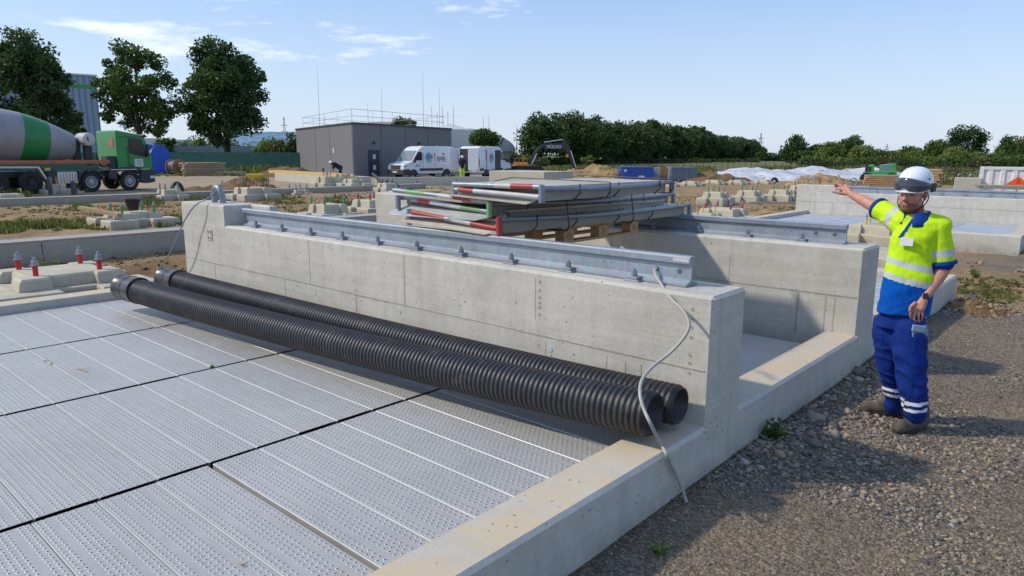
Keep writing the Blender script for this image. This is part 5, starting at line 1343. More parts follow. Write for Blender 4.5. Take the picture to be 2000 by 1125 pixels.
for i in range(5): tx.box(.68,1.0-.05*(i % 2),.0105,.013,1.52-.055*i,1.535-.055*i)
tx.build('printed_line', M['dark'], nt_)
st = MB().box(1.985,2.0,-.85,-.35,2.2,2.62).build('warning_sticker', M['stickred'], TR)
MB().box(2.0,2.35,-1.2,-.15,1.0,1.75).build('engine_pipes', M['dark'], TR, bevel=.05)
for k in range(3): MB().tube(smooth_path([(2.0,-.3-.1*k,1.7),(2.3,-.25-.1*k,1.35),(2.7,-.3-.1*k,1.25),(2.9,-.35,1.8)]), .03, 8).build('hose', M['black'], TR, smooth=60)
MB().box(2.0,10.5,-1.65,-.8,.75,1.02).build('chassis', M['dark'], TR, bevel=.02)
MB().box(2.35,10.5,-.16,-.04,1.36,1.55).build('side_rail', M['orange'], TR, bevel=.04)
MB().box(2.35,10.5,-W_+.04,-W_+.16,1.36,1.55).build('side_rail', M['orange'], TR, bevel=.04)
tb = MB().box(4.10,5.05,-.45,-.02,.44,1.0).build('toolbox', M['alu'], TR, bevel=.02)
MB().box(5.055,5.5,-.6,-.05,.42,1.12).build('battery_box', M['dark'], TR, bevel=.03)
s_ = MB()
for k in range(6): s_.box(4.18+.14*k,4.20+.14*k,-.018,-.012,.48,.92)
s_.build('rib', M['dark'], tb)
MB().prism([(5.45,.55),(5.55,.52),(5.92,1.18),(10.5,1.22),(10.5,1.30),(5.85,1.27)], -.5, .01, 'y').build('rear_mudguard', M['alu'], TR, bevel=.01)
MB().box(5.35,5.6,-.03,.015,1.07,1.2).build('marker_lamp', M['yellowbolt'], TR)
# drum
A = Vector((3.75,-W_/2,2.20)); B = Vector((9.9,-W_/2,3.15)); ax = (B-A).normalized(); TD = Matrix.Translation(A) @ ax.to_track_quat('Z', 'Y').to_matrix().to_4x4()
R0 = [(.001,0),(.60,.02),(.66,.15),(.99,1.35)]; R1 = [(.99,1.35),(1.12,2.05),(1.18,2.60)]; R2 = [(1.18,2.60),(1.19,3.4),(1.10,4.6),(.75,6.1),(.55,6.3),(.001,6.31)]
MB().lathe(R0[1:], 40, T=TD, closed=False).build('drum_front', M['drum_grey'], TR, smooth=35)
MB().lathe(R1, 40, T=TD, closed=True).build('drum_band', M['drum_green'], TR, smooth=35)
MB().lathe(R2, 40, T=TD, closed=True).build('drum_rear', M['drum_grey'], TR, smooth=35)
wtk = MB().lathe([(.001,0),(.24,.01),(.31,.06),(.32,.12),(.32,1.1),(.001,1.12)], 28, T=Matrix.Translation(Vector((3.25,-.15,2.55))) @ Matrix.Rotation(radians(90), 4, 'X')).build('water_tank', paint('tank_white', (.5,.5,.48), .4, dirt=.2), TR, smooth=40)
MB().prism([(-.02,-.10),(.05,-.10),(.09,.12),(.02,.12)], -.001, .006, 'y', T=Matrix.Translation(Vector((3.30,-.15,2.55)))).build('tank_mark', M['dark'], wtk)
MB().box(3.0,3.35,-.9,-.6,1.3,2.3).build('tank_stand', M['dark'], TR)
MB().box(3.45,3.8,-1.5,-.9,1.5,2.5).build('drum_bearing', M['dark'], TR, bevel=.05)

# ================================================================== vans (local x = backwards from the nose, y away (+), z up)
M['van_white'] = paint('van_white', (0.66,0.69,0.74), .28, var=.03); M['blue_sign'] = plain('sign_blue', (0.03,0.25,0.62), .4); M['cyan_sign'] = plain('sign_cyan', (0.02,0.48,0.72), .4); M['green_sign'] = plain('sign_green', (0.12,0.55,0.25), .4); M['red_sign'] = plain('sign_red', (0.70,0.08,0.10), .4)
M['lamp_glass'] = plain('lamp_glass', (.45,.47,.5), .12); M['lamp_red'] = plain('lamp_red', (.5,.02,.03), .25); M['screen_glass'] = plain('windscreen_glass', (.20,.25,.26), .08, 0, .9)
def text_mesh(s, size, name, mat, parent, T, extrude=.004, bold=0.0):
    cu = bpy.data.curves.new(name, 'FONT'); cu.body = s; cu.size = size; cu.extrude = extrude; cu.offset = bold; cu.align_x = 'CENTER'; cu.align_y = 'CENTER'
    o = bpy.data.objects.new(name, cu); COL.objects.link(o); bpy.context.view_layer.update()
    me = evaluated_mesh(o); bpy.data.objects.remove(o)
    me.name = name; me.materials.clear(); me.materials.append(mat)
    o = bpy.data.objects.new(name, me); COL.objects.link(o); o.parent = parent; o.matrix_local = T; return o
SIDE = Matrix.Rotation(radians(90), 4, 'X')          # text plane facing -y, reading along +x
def logo(parent, x, z, r, y=-.012):
    T = Matrix.Translation(Vector((x, y, z))) @ SIDE
    sg = MB().prism([(r*cos(a)*.92, r*sin(a)) for a in [radians(60+k*10) for k in range(25)]]+[(.0,-r*.25),(.0,r*.25)], 0, .006, 'z', T=T)
    s = sg.build('emblem_ring', M['cyan_sign'], parent)
    MB().prism([(r*cos(a)*.9, r*sin(a)*.97) for a in [radians(265+k*10) for k in range(8)]]+[(.08*r,-.1*r),(-.25*r,-.3*r)], .0062, .009, 'z', T=T).build('emblem_leaf', M['green_sign'], parent)
    MB().prism([(-.25*r+r*.55*cos(a), .25*r+r*.55*sin(a)) for a in [2*pi*k/20 for k in range(20)]], .0065, .010, 'z', T=T).build('emblem_disc', M['blue_sign'], parent)
    MB().prism([(.55*r+r*.42*cos(a), .22*r+r*.45*sin(a)) for a in [2*pi*k/20 for k in range(20)]], .007, .012, 'z', T=T).build('emblem_dot', M['red_sign'], parent)
def chev(parent, x, z, s, dirn=1, y=-.010):
    for i in range(2):
        xx = x+i*s*1.5
        MB().prism([(xx,z-s*.5),(xx+s*.6,z-s*.5),(xx+s*.6+dirn*s*.8,z+s*.5),(xx+dirn*s*.8,z+s*.5)], y, y+.004, 'y').build('stripe_mark', M['red' if i == 0 else 'dark'], parent)
def van(label, loc, rz, opened=False):
    V_ = thing('panel_van', label, 'van', loc, rz, 'white vans parked beside the grey hall')
    L_, Wd = 5.95, 2.0
    body = [(0.05,.55),(0.0,.80),(0.03,1.08),(.20,1.22),(.95,1.42),(1.62,2.28),(1.95,2.55),(2.35,2.66),(5.4,2.66),(5.72,2.60),(5.88,2.35),(5.94,1.2),(5.93,.52),(5.4,.45),(.4,.42)]
    b = MB(); n = len(body); vs = []
    for (yo, insx) in ((0,0),(Wd,0)):
        pass
    # side walls lean inwards above the waist
    def yy(z, far): k = max(0, z-1.2)*.075; return (Wd-k) if far else k
    vs = [(x, yy(z, False), z) for x, z in body]+[(x, yy(z, True), z) for x, z in body]
    b.add(vs, [list(range(n))[::-1], list(range(n, 2*n))]+[(i, (i+1) % n, n+(i+1) % n, n+i) for i in range(n)])
    b.build('body', M['van_white'], V_, bevel=.06, seg=3)
    lean = lambda z: max(0, z-1.2)*.075
    MB().add([(1.02,lean(1.52)-.012,1.50),(2.02,lean(1.5)-.012,1.50),(2.02,lean(2.2)-.012,2.20),(1.62,lean(2.2)-.012,2.20),(1.02,lean(1.52)+.02,1.50),(2.02,lean(1.5)+.02,1.50),(2.02,lean(2.2)+.02,2.20),(1.62,lean(2.2)+.02,2.20)],
             [(0,1,2,3),(4,5,6,7),(0,4,5,1),(1,5,6,2),(2,6,7,3),(3,7,4,0)]).build('side_window', M['glass'], V_)
    MB().add([(.98,.16,1.455),(.98,Wd-.16,1.455),(1.60,Wd-.22,2.275),(1.60,.22,2.275),(.96,.16,1.475),(.96,Wd-.16,1.475),(1.58,Wd-.22,2.295),(1.58,.22,2.295)], [(0,1,2,3),(4,7,6,5),(0,4,5,1),(1,5,6,2),(2,6,7,3),(3,7,4,0)]).build('windscreen', M['screen_glass'], V_)
    MB().prism([(-.05,.36),(-.07,.74),(.04,.80),(.62,.84),(.80,.62),(.80,.36)], -.012, Wd+.012, 'y').build('bumper', M['dark'], V_, bevel=.04)
    MB().box(-.03,.06,.42,Wd-.42,.80,1.12).build('grille', M['dark'], V_, bevel=.03)
    MB().box(-.09,-.06,.75,1.27,.52,.64).build('number_plate', M['sticker'], V_)
    for y_ in (.20, Wd-.20): MB().prism([(.02,.90),(.03,1.10),(.36,1.22),(.42,1.06),(.12,.90)], y_-.205, y_+.205, 'y').build('headlight', M['lamp_glass'], V_, bevel=.03)
    for x0_, x1_ in ((1.70,4.35),(5.22,5.90)): MB().box(x0_,x1_,-.028,.03,.66,.86).build('side_trim', M['dark'], V_, bevel=.01)
    MB().box(1.75,4.35,-.006,.03,.42,.66).build('sill', M['van_white'], V_, bevel=.02)
    MB().box(.98,1.14,-.24,-.02,1.34,1.62).build('mirror', M['dark'], V_, bevel=.04)
    for x, y_ in ((1.05,.14),(4.78,.14),(1.05,Wd-.14),(4.78,Wd-.14)):
        wheel(V_, x, y_, .36, .24, 'dark', .21).rotation_euler = (0,0,0) 
        if y_ < 1: MB().prism([(x+.46*cos(k), .36+.44*sin(k)) for k in [pi*i/12 for i in range(13)]], -.018, .02, 'y').build('wheel_arch', M['dark'], V_)
    for y_ in (0.0, Wd-.16): MB().box(5.90,5.97,y_+.01,y_+.15,1.0,1.65).build('tail_light', M['lamp_red'], V_, bevel=.02)
    for xx in (2.12, 3.45): MB().box(xx,xx+.012,-.004+.0,.05,.9,2.1).build('door_seam', M['dark'], V_)
    MB().box(1.75,1.95,-.014,.01,1.30,1.34).build('door_handle', M['dark'], V_)
    for xx in (2.6, 4.6): MB().box(xx,xx+.12,.95,1.05,2.66,2.72).build('roof_lamp', M['yellowbolt'], V_)
    return V_, lean
vp = P(789, 351, d=57.0)
V1, lean = van('white van with a red white and blue emblem, front facing left beside the hall', (vp.x, vp.y, -.12), radians(91))
logo(V1, 2.80, 1.72, .42, y=.005)
tm = Matrix.Translation(Vector((4.20, .02, 1.56))) @ SIDE
text_mesh('SPIE', .62, 'lettering', M['dark'], V1, tm, .006, .0)
MB().prism([(4.49+.09*cos(a), 2.02+.11*sin(a)) for a in [2*pi*k/16 for k in range(16)]]+[], .025, .03, 'y').build('red_dot', M['red_sign'], V1)
chev(V1, 1.25, 1.08, .17, 1, -.01); chev(V1, 5.3, 1.08, .17, -1, -.01)
# opened rear door standing out behind the first van
rd = MB().box(0,.90,-.03,.03,.75,2.50).build('rear_door', M['van_white'], V1, bevel=.05); rd.location = (5.97, .05, 0); rd.rotation_euler = (0,0,radians(-44))
T_ = rd
for x, z in ((.45,1.75),): logo(rd, x, z, .34, y=-.045)
chev(rd, .2, .98, .16, 1, -.036); MB().box(.18,.72,-.038,-.030,.78,.90).build('plate_bar', M['dark'], rd)
vp2 = P(937, 346, d=58.0)
V2, _ = van('white van with open rear and side doors, its nose pointing right towards the excavator', (0,0,0), 0)
# the second van shows its other side: mirror the local y axis by turning it round and building the open details on the far side
V2.scale = (-1, 1, 1); dirv = radians(106)
V2.rotation_euler = (0, 0, dirv); off = Matrix.Rotation(dirv, 4, 'Z') @ Vector((5.95, 0, 0)); V2.location = (vp2.x+off.x, vp2.y+off.y, -.10)
MB().box(2.15,3.35,-.02,.12,.70,2.36).build('door_opening_shade', M['dark'], V2)  # dark panel standing for the shade inside the open side door
sd = MB().box(3.38,4.75,-.10,-.03,.72,2.45).build('sliding_door', M['van_white'], V2, bevel=.04); logo(sd, 4.05, 1.70, .40, y=-.115)
MB().box(5.93,5.99,1.0,1.84,.62,2.45).build('rear_opening_shade', M['dark'], V2)  # dark panel standing for the shaded load space at the rear
r1 = MB().box(-.03,.03,.0,.90,.70,2.5).build('rear_door', M['van_white'], V2, bevel=.04); r1.location = (6.0,.06,0); r1.rotation_euler = (0,0,radians(-14))
r2 = MB().box(-.03,.03,0,.88,.70,2.5).build('rear_door', M['van_white'], V2, bevel=.04); r2.location = (5.96,1.98,0); r2.rotation_euler = (0,0,radians(-62))
MB().box(-.04,-.032,.15,.75,1.6,2.3).build('window', M['glass'], r2)
MB().box(5.99,6.05,.55,.95,1.6,2.3).build('load', M['red'], V2, bevel=.05)
# ================================================================== background people
def worker(label, u, v, d, pose, top, legs, hat=True):
    p = P(u, v, d=d); o = thing('person', label, 'person', (p.x, p.y, 0 if p.z > -.3 else p.z), -math.atan2(p.x, p.y), None)
    b = MB(); H_ = Vector
    if pose == 'bent':
        hip = H_((.42,0,.92)); sh = H_((-.02,0,1.18)); hd = H_((-.22,-.02,1.24))
        kn = [H_((.36,-.1,.5)), H_((.46,.12,.5))]; ft = [H_((.40,-.1,.06)), H_((.56,.12,.06))]; hn = [H_((-.06,-.16,.62)), H_((-.16,.16,.66))]
    else:
        hip = H_((0,0,.94)); sh = H_((0,0,1.42)); hd = H_((0,-.02,1.64))
        kn = [H_((-.1,0,.5)), H_((.1,0,.5))]; ft = [H_((-.1,0,.05)), H_((.12,0,.05))]; hn = [H_((-.28,-.1,.98)), H_((.24,-.18,1.0))]
    caps(b, sh, hd, .06, .09, 12, 3); b.sphere(hd, (.085,.1,.115), 14, 10)
    for i, s_ in enumerate((-1, 1)):
        q = sh+H_((0,s_*.17,0)) if pose == 'bent' else sh+H_((s_*.18,0,-.02))
        m_ = (q+hn[i])/2+H_((0,-.02,-.03)); caps(b, q, m_, .055, .045); caps(b, m_, hn[i], .042, .034); b.sphere(hn[i], (.045,.04,.055), 10, 8)
    caps(b, hip, sh, .1, .12)
    body_ = organic('body', b, .02, 3, [SK], o)
    b = MB(); caps(b, hip, sh, .17, .17, 16, 4, None, 1.15)
    for i, s_ in enumerate((-1, 1)):
        q = sh+H_((0,s_*.17,0)) if pose == 'bent' else sh+H_((s_*.18,0,-.02)); caps(b, q, q.lerp(hn[i], .55), .085, .065)
    organic('jacket', b, .02, 3, [top], o)
    b = MB(); caps(b, hip+H_((0,0,.06)), hip, .16, .165)
    for i in range(2):
        h_ = hip+H_((0,(-.09,.09)[i],0)) if pose == 'bent' else hip+H_(((-.09,.09)[i],0,0)); caps(b, h_, kn[i], .105, .08); caps(b, kn[i], ft[i]+H_((0,0,.06)), .08, .07)
    organic('trousers', b, .02, 3, [legs], o)
    for f in ft: MB().box(f.x-.16 if pose == 'bent' else f.x-.05, f.x+.09, f.y-.05 if pose == 'bent' else f.y-.18, f.y+.06, 0, .11).build('boot', M['dark'], o, bevel=.03)
    if hat: MB().lathe([(.15,-.01),(.125,.0),(.12,.05),(.09,.10),(.04,.125),(.001,.13)], 18, T=Matrix.Translation(hd+H_((0,0,.045)))).build('helmet', HWH, o, smooth=50)
    return o
BK = cloth('black_cloth', (.02,.02,.022), (.035,.035,.04)); NV = cloth('navy_cloth', (.02,.04,.12), (.03,.06,.18)); HV = cloth('hi_vis_trousers', (.40,.62,.03), (.50,.75,.05))
worker('small worker in black shirt and white helmet bending over the timbers by the hall', 654, 357, 50.0, 'bent', BK, NV)
worker('worker in black jacket and hi-vis trousers between the two vans', 903, 350, 55.5, 'stand', BK, HV)
worker('worker mostly hidden behind the open van door, hi-vis trouser legs showing', 884, 349, 62.0, 'stand', BK, HV)

# ================================================================== excavator
M['exc_yellow'] = paint('machine_yellow', (0.62,0.30,0.02), .4, dirt=.25); M['boom'] = paint('boom_dark_grey', (0.035,0.037,0.045), .4); M['rust'] = paint('rusty_bucket', (0.25,0.09,0.04), .8, dirt=.5, dirtcol=(.1,.06,.04,1)); M['chrome'] = plain('piston_rod', (.6,.62,.64), .2, .8)
D_ = 68.0; sE = D_/1380
ep = P(1035, 345, d=D_); EX = thing('excavator', 'excavator with orange yellow body and dark folded boom, behind the concrete slabs', 'excavator', (ep.x, ep.y, 0), -math.atan2(ep.x, ep.y))
def ex(u, v): return ((u-1035)*sE, P(u, v, d=D_).z)
def poly(name, pts, y0, y1, mat, bev=.03): return MB().prism([ex(*p) for p in pts], y0, y1, 'y').build(name, mat, EX, bevel=bev)
poly('engine_hood', [(1000,322),(1028,319),(1040,325),(1040,335),(1000,335)], -1.0, 1.4, M['exc_yellow'], .08)
poly('side_panel', [(1003,316),(1030,318),(1030,325),(1003,325)], -.8, 1.3, M['exc_yellow'], .05)
poly('cab', [(996,307),(1020,308),(1022,318),(996,319)], .2, 1.4, M['glass'], .05)
for x0_ in (-.8, 1.0):
    MB().prism([(x, z) for x, z in [(-2.2,.45),(-1.9,.1),(1.0,.1),(1.4,.45),(1.0,.85),(-1.9,.85)]], x0_-.3, x0_+.3, 'y').build('track', M['rubber'], EX, bevel=.05)
poly('boom', [(1030,328),(1036,306),(1048,288),(1058,281),(1098,281),(1103,286),(1101,292),(1060,291),(1052,297),(1043,312),(1037,330)], -.22, .22, M['boom'])
poly('stick', [(1098,274),(1103,275),(1109,285),(1122,318),(1124,332),(1118,331),(1112,310),(1101,288)], -.17, .17, M['boom'])
MB().tube([Vector((ex(1062,278)[0],0,ex(1062,278)[1])), Vector((ex(1098,273)[0],0,ex(1098,273)[1]))], .055, 10).build('piston', M['chrome'], EX)
MB().tube([Vector((ex(1038,322)[0],-.3,ex(1038,322)[1])), Vector((ex(1048,300)[0],-.3,ex(1048,300)[1]))], .06, 10).build('piston', M['chrome'], EX)
MB().tube([Vector((ex(1113,294)[0],-.2,ex(1113,294)[1])), Vector((ex(1124,328)[0],-.2,ex(1124,328)[1]))], .05, 10).build('piston', M['chrome'], EX)
poly('bucket', [(1124,326),(1136,327),(1137,348),(1131,356),(1125,354)], -.6, .6, M['rust'], .04)
poly('hitch', [(1104,301),(1109,302),(1109,308),(1104,307)], -.26, -.2, M['yellowbolt'], .0)
tx_ = ex(1081, 287); text_mesh('VOLVO', .42, 'lettering', M['sticker'], EX, Matrix.Translation(Vector((tx_[0], -.235, tx_[1]))) @ SIDE, .005, .008)
rl = MB()
for k in range(4):
    a = ex(1006+8*k, 320); c_ = ex(1006+8*k, 309); rl.tube([(a[0],-1,a[1]), (c_[0],-1,c_[1])], .03, 6)
a = ex(1006, 309); c_ = ex(1030, 309); rl.tube([(a[0],-1,a[1]), (c_[0],-1,c_[1])], .03, 6); rl.build('handrail', M['orange'], EX)
for k_ in range(3): MB().tube(smooth_path([Vector((ex(1040+3*k_,318)[0],-.26,ex(1040,318-6*k_)[1])), Vector((ex(1046+3*k_,296)[0],-.26,ex(1046,296)[1])), Vector((ex(1062,284+2*k_)[0],-.26,ex(1062,284+2*k_)[1]))]), .035, 6).build('hydraulic_hose', M['black'], EX, smooth=60)
poly('counterweight', [(1000,326),(1012,326),(1012,338),(1000,338)], -1.1, -1.01, M['dark'], .0)
poly('cab_post', [(1019,306),(1021,306),(1023,320),(1021,320)], .1, .19, M['exc_yellow'], .0)

# ================================================================== skips, containers
def frame_at(name, label, cat, u, v, d, group=None, turn=0):
    p = P(u, v, d=d); return thing(name, label, cat, (p.x, p.y, 0), -math.atan2(p.x, p.y)+turn, group), d/1380
M['skip_blue'] = paint('skip_blue', (0.01,0.07,0.36), .45, dirt=.25); M['cont_grey'] = paint('container_grey_blue', (0.16,0.21,0.27), .55, dirt=.5, dirtcol=(.25,.13,.07,1)); M['rustpl'] = paint('rusty_plate', (0.30,0.16,0.09), .8, dirt=.6, dirtcol=(.12,.06,.03,1))
SKP, s = frame_at('skip', 'blue open skip with sloping ends standing on the soil', 'skip', 1241, 356, 52, turn=radians(8))
MB().prism([(-1.18,1.05),(1.12,1.05),(1.25,.62),(.9,.18),(-.85,.12),(-1.18,.75)], -.9, .9, 'y').build('tub', M['skip_blue'], SKP, bevel=.03)
for xx in (-.62,-.2,.2,.62): MB().box(xx-.03,xx+.03,-.94,-.901,.2,1.0).build('rib', M['skip_blue'], SKP)
MB().box(-1.21,1.15,-.95,.95,1.0,1.07).build('rim', M['skip_blue'], SKP)
for xx, zz, w_, h_ in ((-.88,.80,.22,.16),(.12,.36,.08,.2),(.35,.36,.3,.18)): MB().box(xx-w_/2,xx+w_/2,-.965,-.951,zz-h_/2,zz+h_/2).build('marking', M['sticker'], SKP)
for xx in (-.45,.75): chev(SKP, xx, .30, .1, 1, -.968)
PG, s = frame_at('steel_plate_box', 'pale grey steel box between the blue skip and the rusty plate', 'steel box', 1279, 357, 53)
MB().box(-.36,.36,-.4,.4,.0,1.0).box(-.37,.37,-.42,-.401,.45,.5).build('shell', paint('pale_grey_steel', (.30,.34,.36), .5, dirt=.3), PG, bevel=.02)
RP, s = frame_at('rusty_plate', 'rust stained steel plate leaning beside the ribbed container', 'plate', 1295, 356, 53.5)
MB().box(-.28,.34,-.1,.1,0,.98).build('plate', M['rustpl'], RP, bevel=.01)
GC, s = frame_at('open_container', 'grey blue ribbed open top container with rust marks', 'container', 1330, 356, 54, turn=radians(12))
MB().box(-.98,.98,-.9,.9,.08,.98).build('shell', M['cont_grey'], GC)
for k in range(9): MB().box(-.95+k*.225,-.87+k*.225,-.96,-.902,.1,.95).build('rib', M['cont_grey'], GC)
MB().box(-1.0,1.0,-.97,.97,.982,1.04).build('rim', M['cont_grey'], GC)
# green telehandler
TL, s = frame_at('telehandler', 'green telehandler with cab parked behind the timber stack, left of the helmet', 'telehandler', 1716, 360, 48)
def tp(u, v): return ((u-1716)*48/1380, P(u, v, d=48).z)
def tpoly(name, pts, y0, y1, mat, bev=.03): return MB().prism([tp(*p) for p in pts], y0, y1, 'y').build(name, mat, TL, bevel=bev)
M['tele_green'] = paint('machine_green', (.03,.32,.06), .4, dirt=.2)
tpoly('hood', [(1696,322),(1705,321),(1706,338),(1690,340)], -.5, .7, M['tele_green'], .06)
tpoly('chassis', [(1686,336),(1745,333),(1745,350),(1690,352)], -.6, .8, M['tele_green'], .04)
tpoly('cab', [(1714,322),(1738,319),(1742,321),(1742,338),(1715,339)], -.4, .7, paint('cab_green_glass', (.12,.25,.22), .15), .04)
tpoly('cab_frame', [(1736,318),(1742,318),(1743,340),(1738,340)], -.45, -.38, M['tele_green'], .0)
tpoly('fork_boom', [(1684,343),(1730,341),(1730,345),(1684,347)], -.8, -.6, M['alu'], .0)
for u in (1694, 1736): wheel(TL, tp(u, 350)[0], -.7, .42, .35, 'dark', .22)
tpoly('bonnet_grille', [(1690,325),(1700,325),(1700,338),(1690,338)], -.55, -.5, M['dark'], .0)
# white container with orange sign
WC, s = frame_at('site_container', 'white corrugated container cut by the right picture edge', 'container', 1910, 366, 32, turn=radians(0))
M['cont_white'] = paint('container_white', (.66,.67,.66), .45, dirt=.2)
zt = P(1910, 326, d=32).z
MB().box(0,6.0,0,2.4,.0,zt-.005).build('shell', M['cont_white'], WC)
for k in range(12): MB().prism([(.30+k*.45,-.001),(.36+k*.45,-.05),(.50+k*.45,-.05),(.56+k*.45,-.001)], .12, zt-.12, 'z').build('corrugation', M['cont_white'], WC)
for x0_, x1_ in ((0,.16),): MB().box(x0_,x1_,-.06,.1,0,zt).build('corner_post', M['cont_white'], WC, bevel=.01)
MB().box(.161,6,-.06,.02,zt-.11,zt).build('top_rail', M['cont_white'], WC); MB().box(.161,6,-.06,.02,0,.12).build('bottom_rail', M['cont_white'], WC)
sg_ = P(1986, 372, d=28); SGN = thing('warning_sign', 'orange red triangular warning sign in front of the white container', 'sign', (sg_.x, sg_.y, 0), -math.atan2(sg_.x, sg_.y))
zc_ = P(1986, 344, d=28).z; zb_ = P(1986, 362, d=28).z
MB().prism([(-.44,zb_),(.44,zb_),(0,zc_)], 0, .02, 'y').build('plate', plain('sign_orange', (.75,.10,.02), .5), SGN)
MB().prism([(-.08,zb_+.08),(.10,zb_+.08),(.03,zc_-.1),(-.02,zc_-.1)], -.006, -.001, 'y').build('symbol', plain('sign_orange_dark', (.55,.05,.01), .5), SGN)
MB().tube([(0,.03,zc_-.1),(0,.35,0)], .02, 6).build('prop', M['dark'], SGN)
# concrete blocks with loops near the container
CB, s = frame_at('concrete_block', 'pale concrete block with two lifting rings left of the white container', 'concrete block', 1884, 364, 32)
zt = P(1884, 347, d=32).z; MB().box(-.42,.62,0,.6,0,zt).build('block', M['conc_far'], CB, bevel=.02)
for xx in (-.22, .22): MB().tube([(xx+.09*cos(a), .3, zt+.06+.09*sin(a)) for a in [radians(-30+30*k) for k in range(9)]], .018, 6).build('ring', M['galv_dark'], CB)
# timber stacks
def stack(label, u, v, d, wpx, hpx, n, layers, mat, rz=0, jit=.1, depth=1.2):
    S_, s = frame_at('timber_stack', label, 'timber stack', u, v, d, turn=rz); r = random.Random(int(u)); w_ = wpx*s; h = hpx*s; lh = h/layers; zb = P(u, v, d=d).z
    zb = max(zb, 0)
    for i in range(layers):
        for j in range(n):
            dx = r.uniform(-jit, jit)*w_; MB().box(-w_/2+dx, w_/2+dx, j*depth/n, (j+.92)*depth/n, zb+i*lh, zb+i*lh+lh*.8).build('board', M[mat] if r.random() < .75 else M['wood_grey'], S_)
    return S_
stack('stacked orange brown timber in front of the green telehandler', 1728, 368, 30, 62, 26, 4, 7, 'wood_pallet', radians(10), .12)
stack('timber stack right behind the helmet, brown boards', 1800, 366, 31, 56, 36, 4, 8, 'wood_pallet', radians(-5), .08)
stack('long pale timber stack in front of the green screen fence', 405, 350, 60, 78, 26, 5, 8, 'wood', radians(25), .06, 2.4)
stack('low pile of white and brown boards right of the long timber stack', 455, 350, 60, 40, 8, 3, 3, 'wood_grey', radians(5), .25)
o = stack('weathered boards lying on the far wall below the white container', 1965, 370, 20.5, 90, 8, 3, 3, 'wood_grey', radians(2), .12, .4)
# cable reels
def reel(label, u, v, d, rpx, rpx2, w_, mat, rz, core='dark'):
    p = P(u, v, d=d); s = d/1380; r_ = rpx*s; o = thing('cable_reel', label, 'cable reel', (p.x, p.y, r_), -math.atan2(p.x, p.y)+rz)
    Tm = Matrix.Rotation(radians(90), 4, 'X')
    for y_ in (-w_/2, w_/2): MB().lathe([(.06,-.03),(r_,-.03),(r_,.03),(.06,.03)], 32, T=Matrix.Translation(Vector((0,y_,0))) @ Tm).build('flange', M[mat], o, smooth=40)
    MB().cyl((0,-w_/2+.03,0), (0,w_/2-.03,0), rpx2*s, 24).build('wound_cable', M[core], o, smooth=40)
    MB().box(-r_*.9, r_*.9, -w_/2-.05, w_/2+.05, -r_-.02, -r_+.10).build('cradle', M['alu'], o)
    return o
M['reel_blue'] = paint('reel_blue', (.01,.10,.50), .5)
reel('large blue flanged cable reel just right of the mixer cab', 306, 345, 62, 29, 20, 1.1, 'reel_blue', radians(50), 'wood')
reel('dark brown cable drum beside the timber stack', 346, 350, 60, 16, 14, .9, 'rustpl', radians(35))
yb = G(499, 354); o = MB().add([(-.45,-.3,0),(.45,-.3,0),(.45,.3,0),(-.45,.3,0),(-.55,-.38,.5),(.55,-.38,.5),(.55,.38,.5),(-.55,.38,.5)], [(0,3,2,1),(4,5,6,7),(0,1,5,4),(1,2,6,5),(2,3,7,6),(3,0,4,7)]).build('grit_box', M['yellowbolt'], bevel=.03)
o.location = yb; o.rotation_euler = (0,0,radians(40)); tag(o, 'small yellow box behind the brown soil heap', 'box')
tp_ = P(632, 346, d=54); o = thing('tripod', 'small dark surveying tripod against the grey hall', 'tripod', (tp_.x, tp_.y, 0))
for a in (0, 2.1, 4.2): MB().tube([(0,0,.62),(.25*cos(a),.25*sin(a),0)], .025, 6).build('leg', M['dark'], o)
MB().box(-.06,.06,-.06,.06,.62,.8).build('instrument', M['dark'], o)
# ================================================================== the grey hall
def gpt(u, d): 
    r = ray(u, 300); h = Vector((r.x, r.y, 0)); return Vector((h.x*d, h.y*d, 0))
HN = gpt(690, 57.6); HL = gpt(580, 74.0); HR = gpt(882, 70.5); HB = HL+HR-HN; HH = 4.42
hall = thing('grey_hall', 'flat roofed dark grey panel hall with a dark door and roof railing', 'building', HN)
def HP_(p): return p-HN
M['hall'] = paint('hall_grey_panel', (0.165,0.165,0.17), .7, var=.10, scale=9, bump=.3); M['hall_dark'] = plain('hall_trim', (.05,.05,.055), .6); M['door_blue'] = plain('door_dark_blue', (.012,.016,.035), .45)
hp = [HP_(HN), HP_(HR), HP_(HB), HP_(HL)]; poly_ = [(p.x, p.y) for p in hp]
MB().prism(poly_, -.3, HH-.14, 'z').build('walls', M['hall'], hall)
c_ = sum((Vector(p) for p in hp), Vector())/4; pe = [c_+(Vector(p)-c_)*1.012 for p in hp]
MB().prism([(p.x, p.y) for p in pe], HH-.139, HH, 'z').build('roof_edge', M['hall_dark'], hall)
dl = (HL-HN).normalized(); dr = (HR-HN).normalized(); nl = Vector((dl.y, -dl.x, 0)); nr_ = Vector((dr.y, -dr.x, 0))
if nl.dot(-HN) < 0: nl = -nl
if nr_.dot(-HN) < 0: nr_ = -nr_
def onface(base, dv, nv, u, out=.0): # point on face at pixel column u
    r = ray(u, 300); hx = Vector((r.x, r.y, 0)); A_ = HN
    # solve A + t*dv = s*hx
    det = dv.x*(-hx.y)-dv.y*(-hx.x); t_ = (-A_.x*(-hx.y)+A_.y*(-hx.x))/det; return t_
def wbox(parent, dv, nv, t0_, t1_, z0, z1, out, mat, name, th=.05):
    a = dv*t0_; b_ = dv*t1_; q = [a+nv*(out-th), b_+nv*(out-th), b_+nv*out, a+nv*out]
    return MB().prism([(p.x, p.y) for p in q], z0, z1, 'z').build(name, mat, parent)
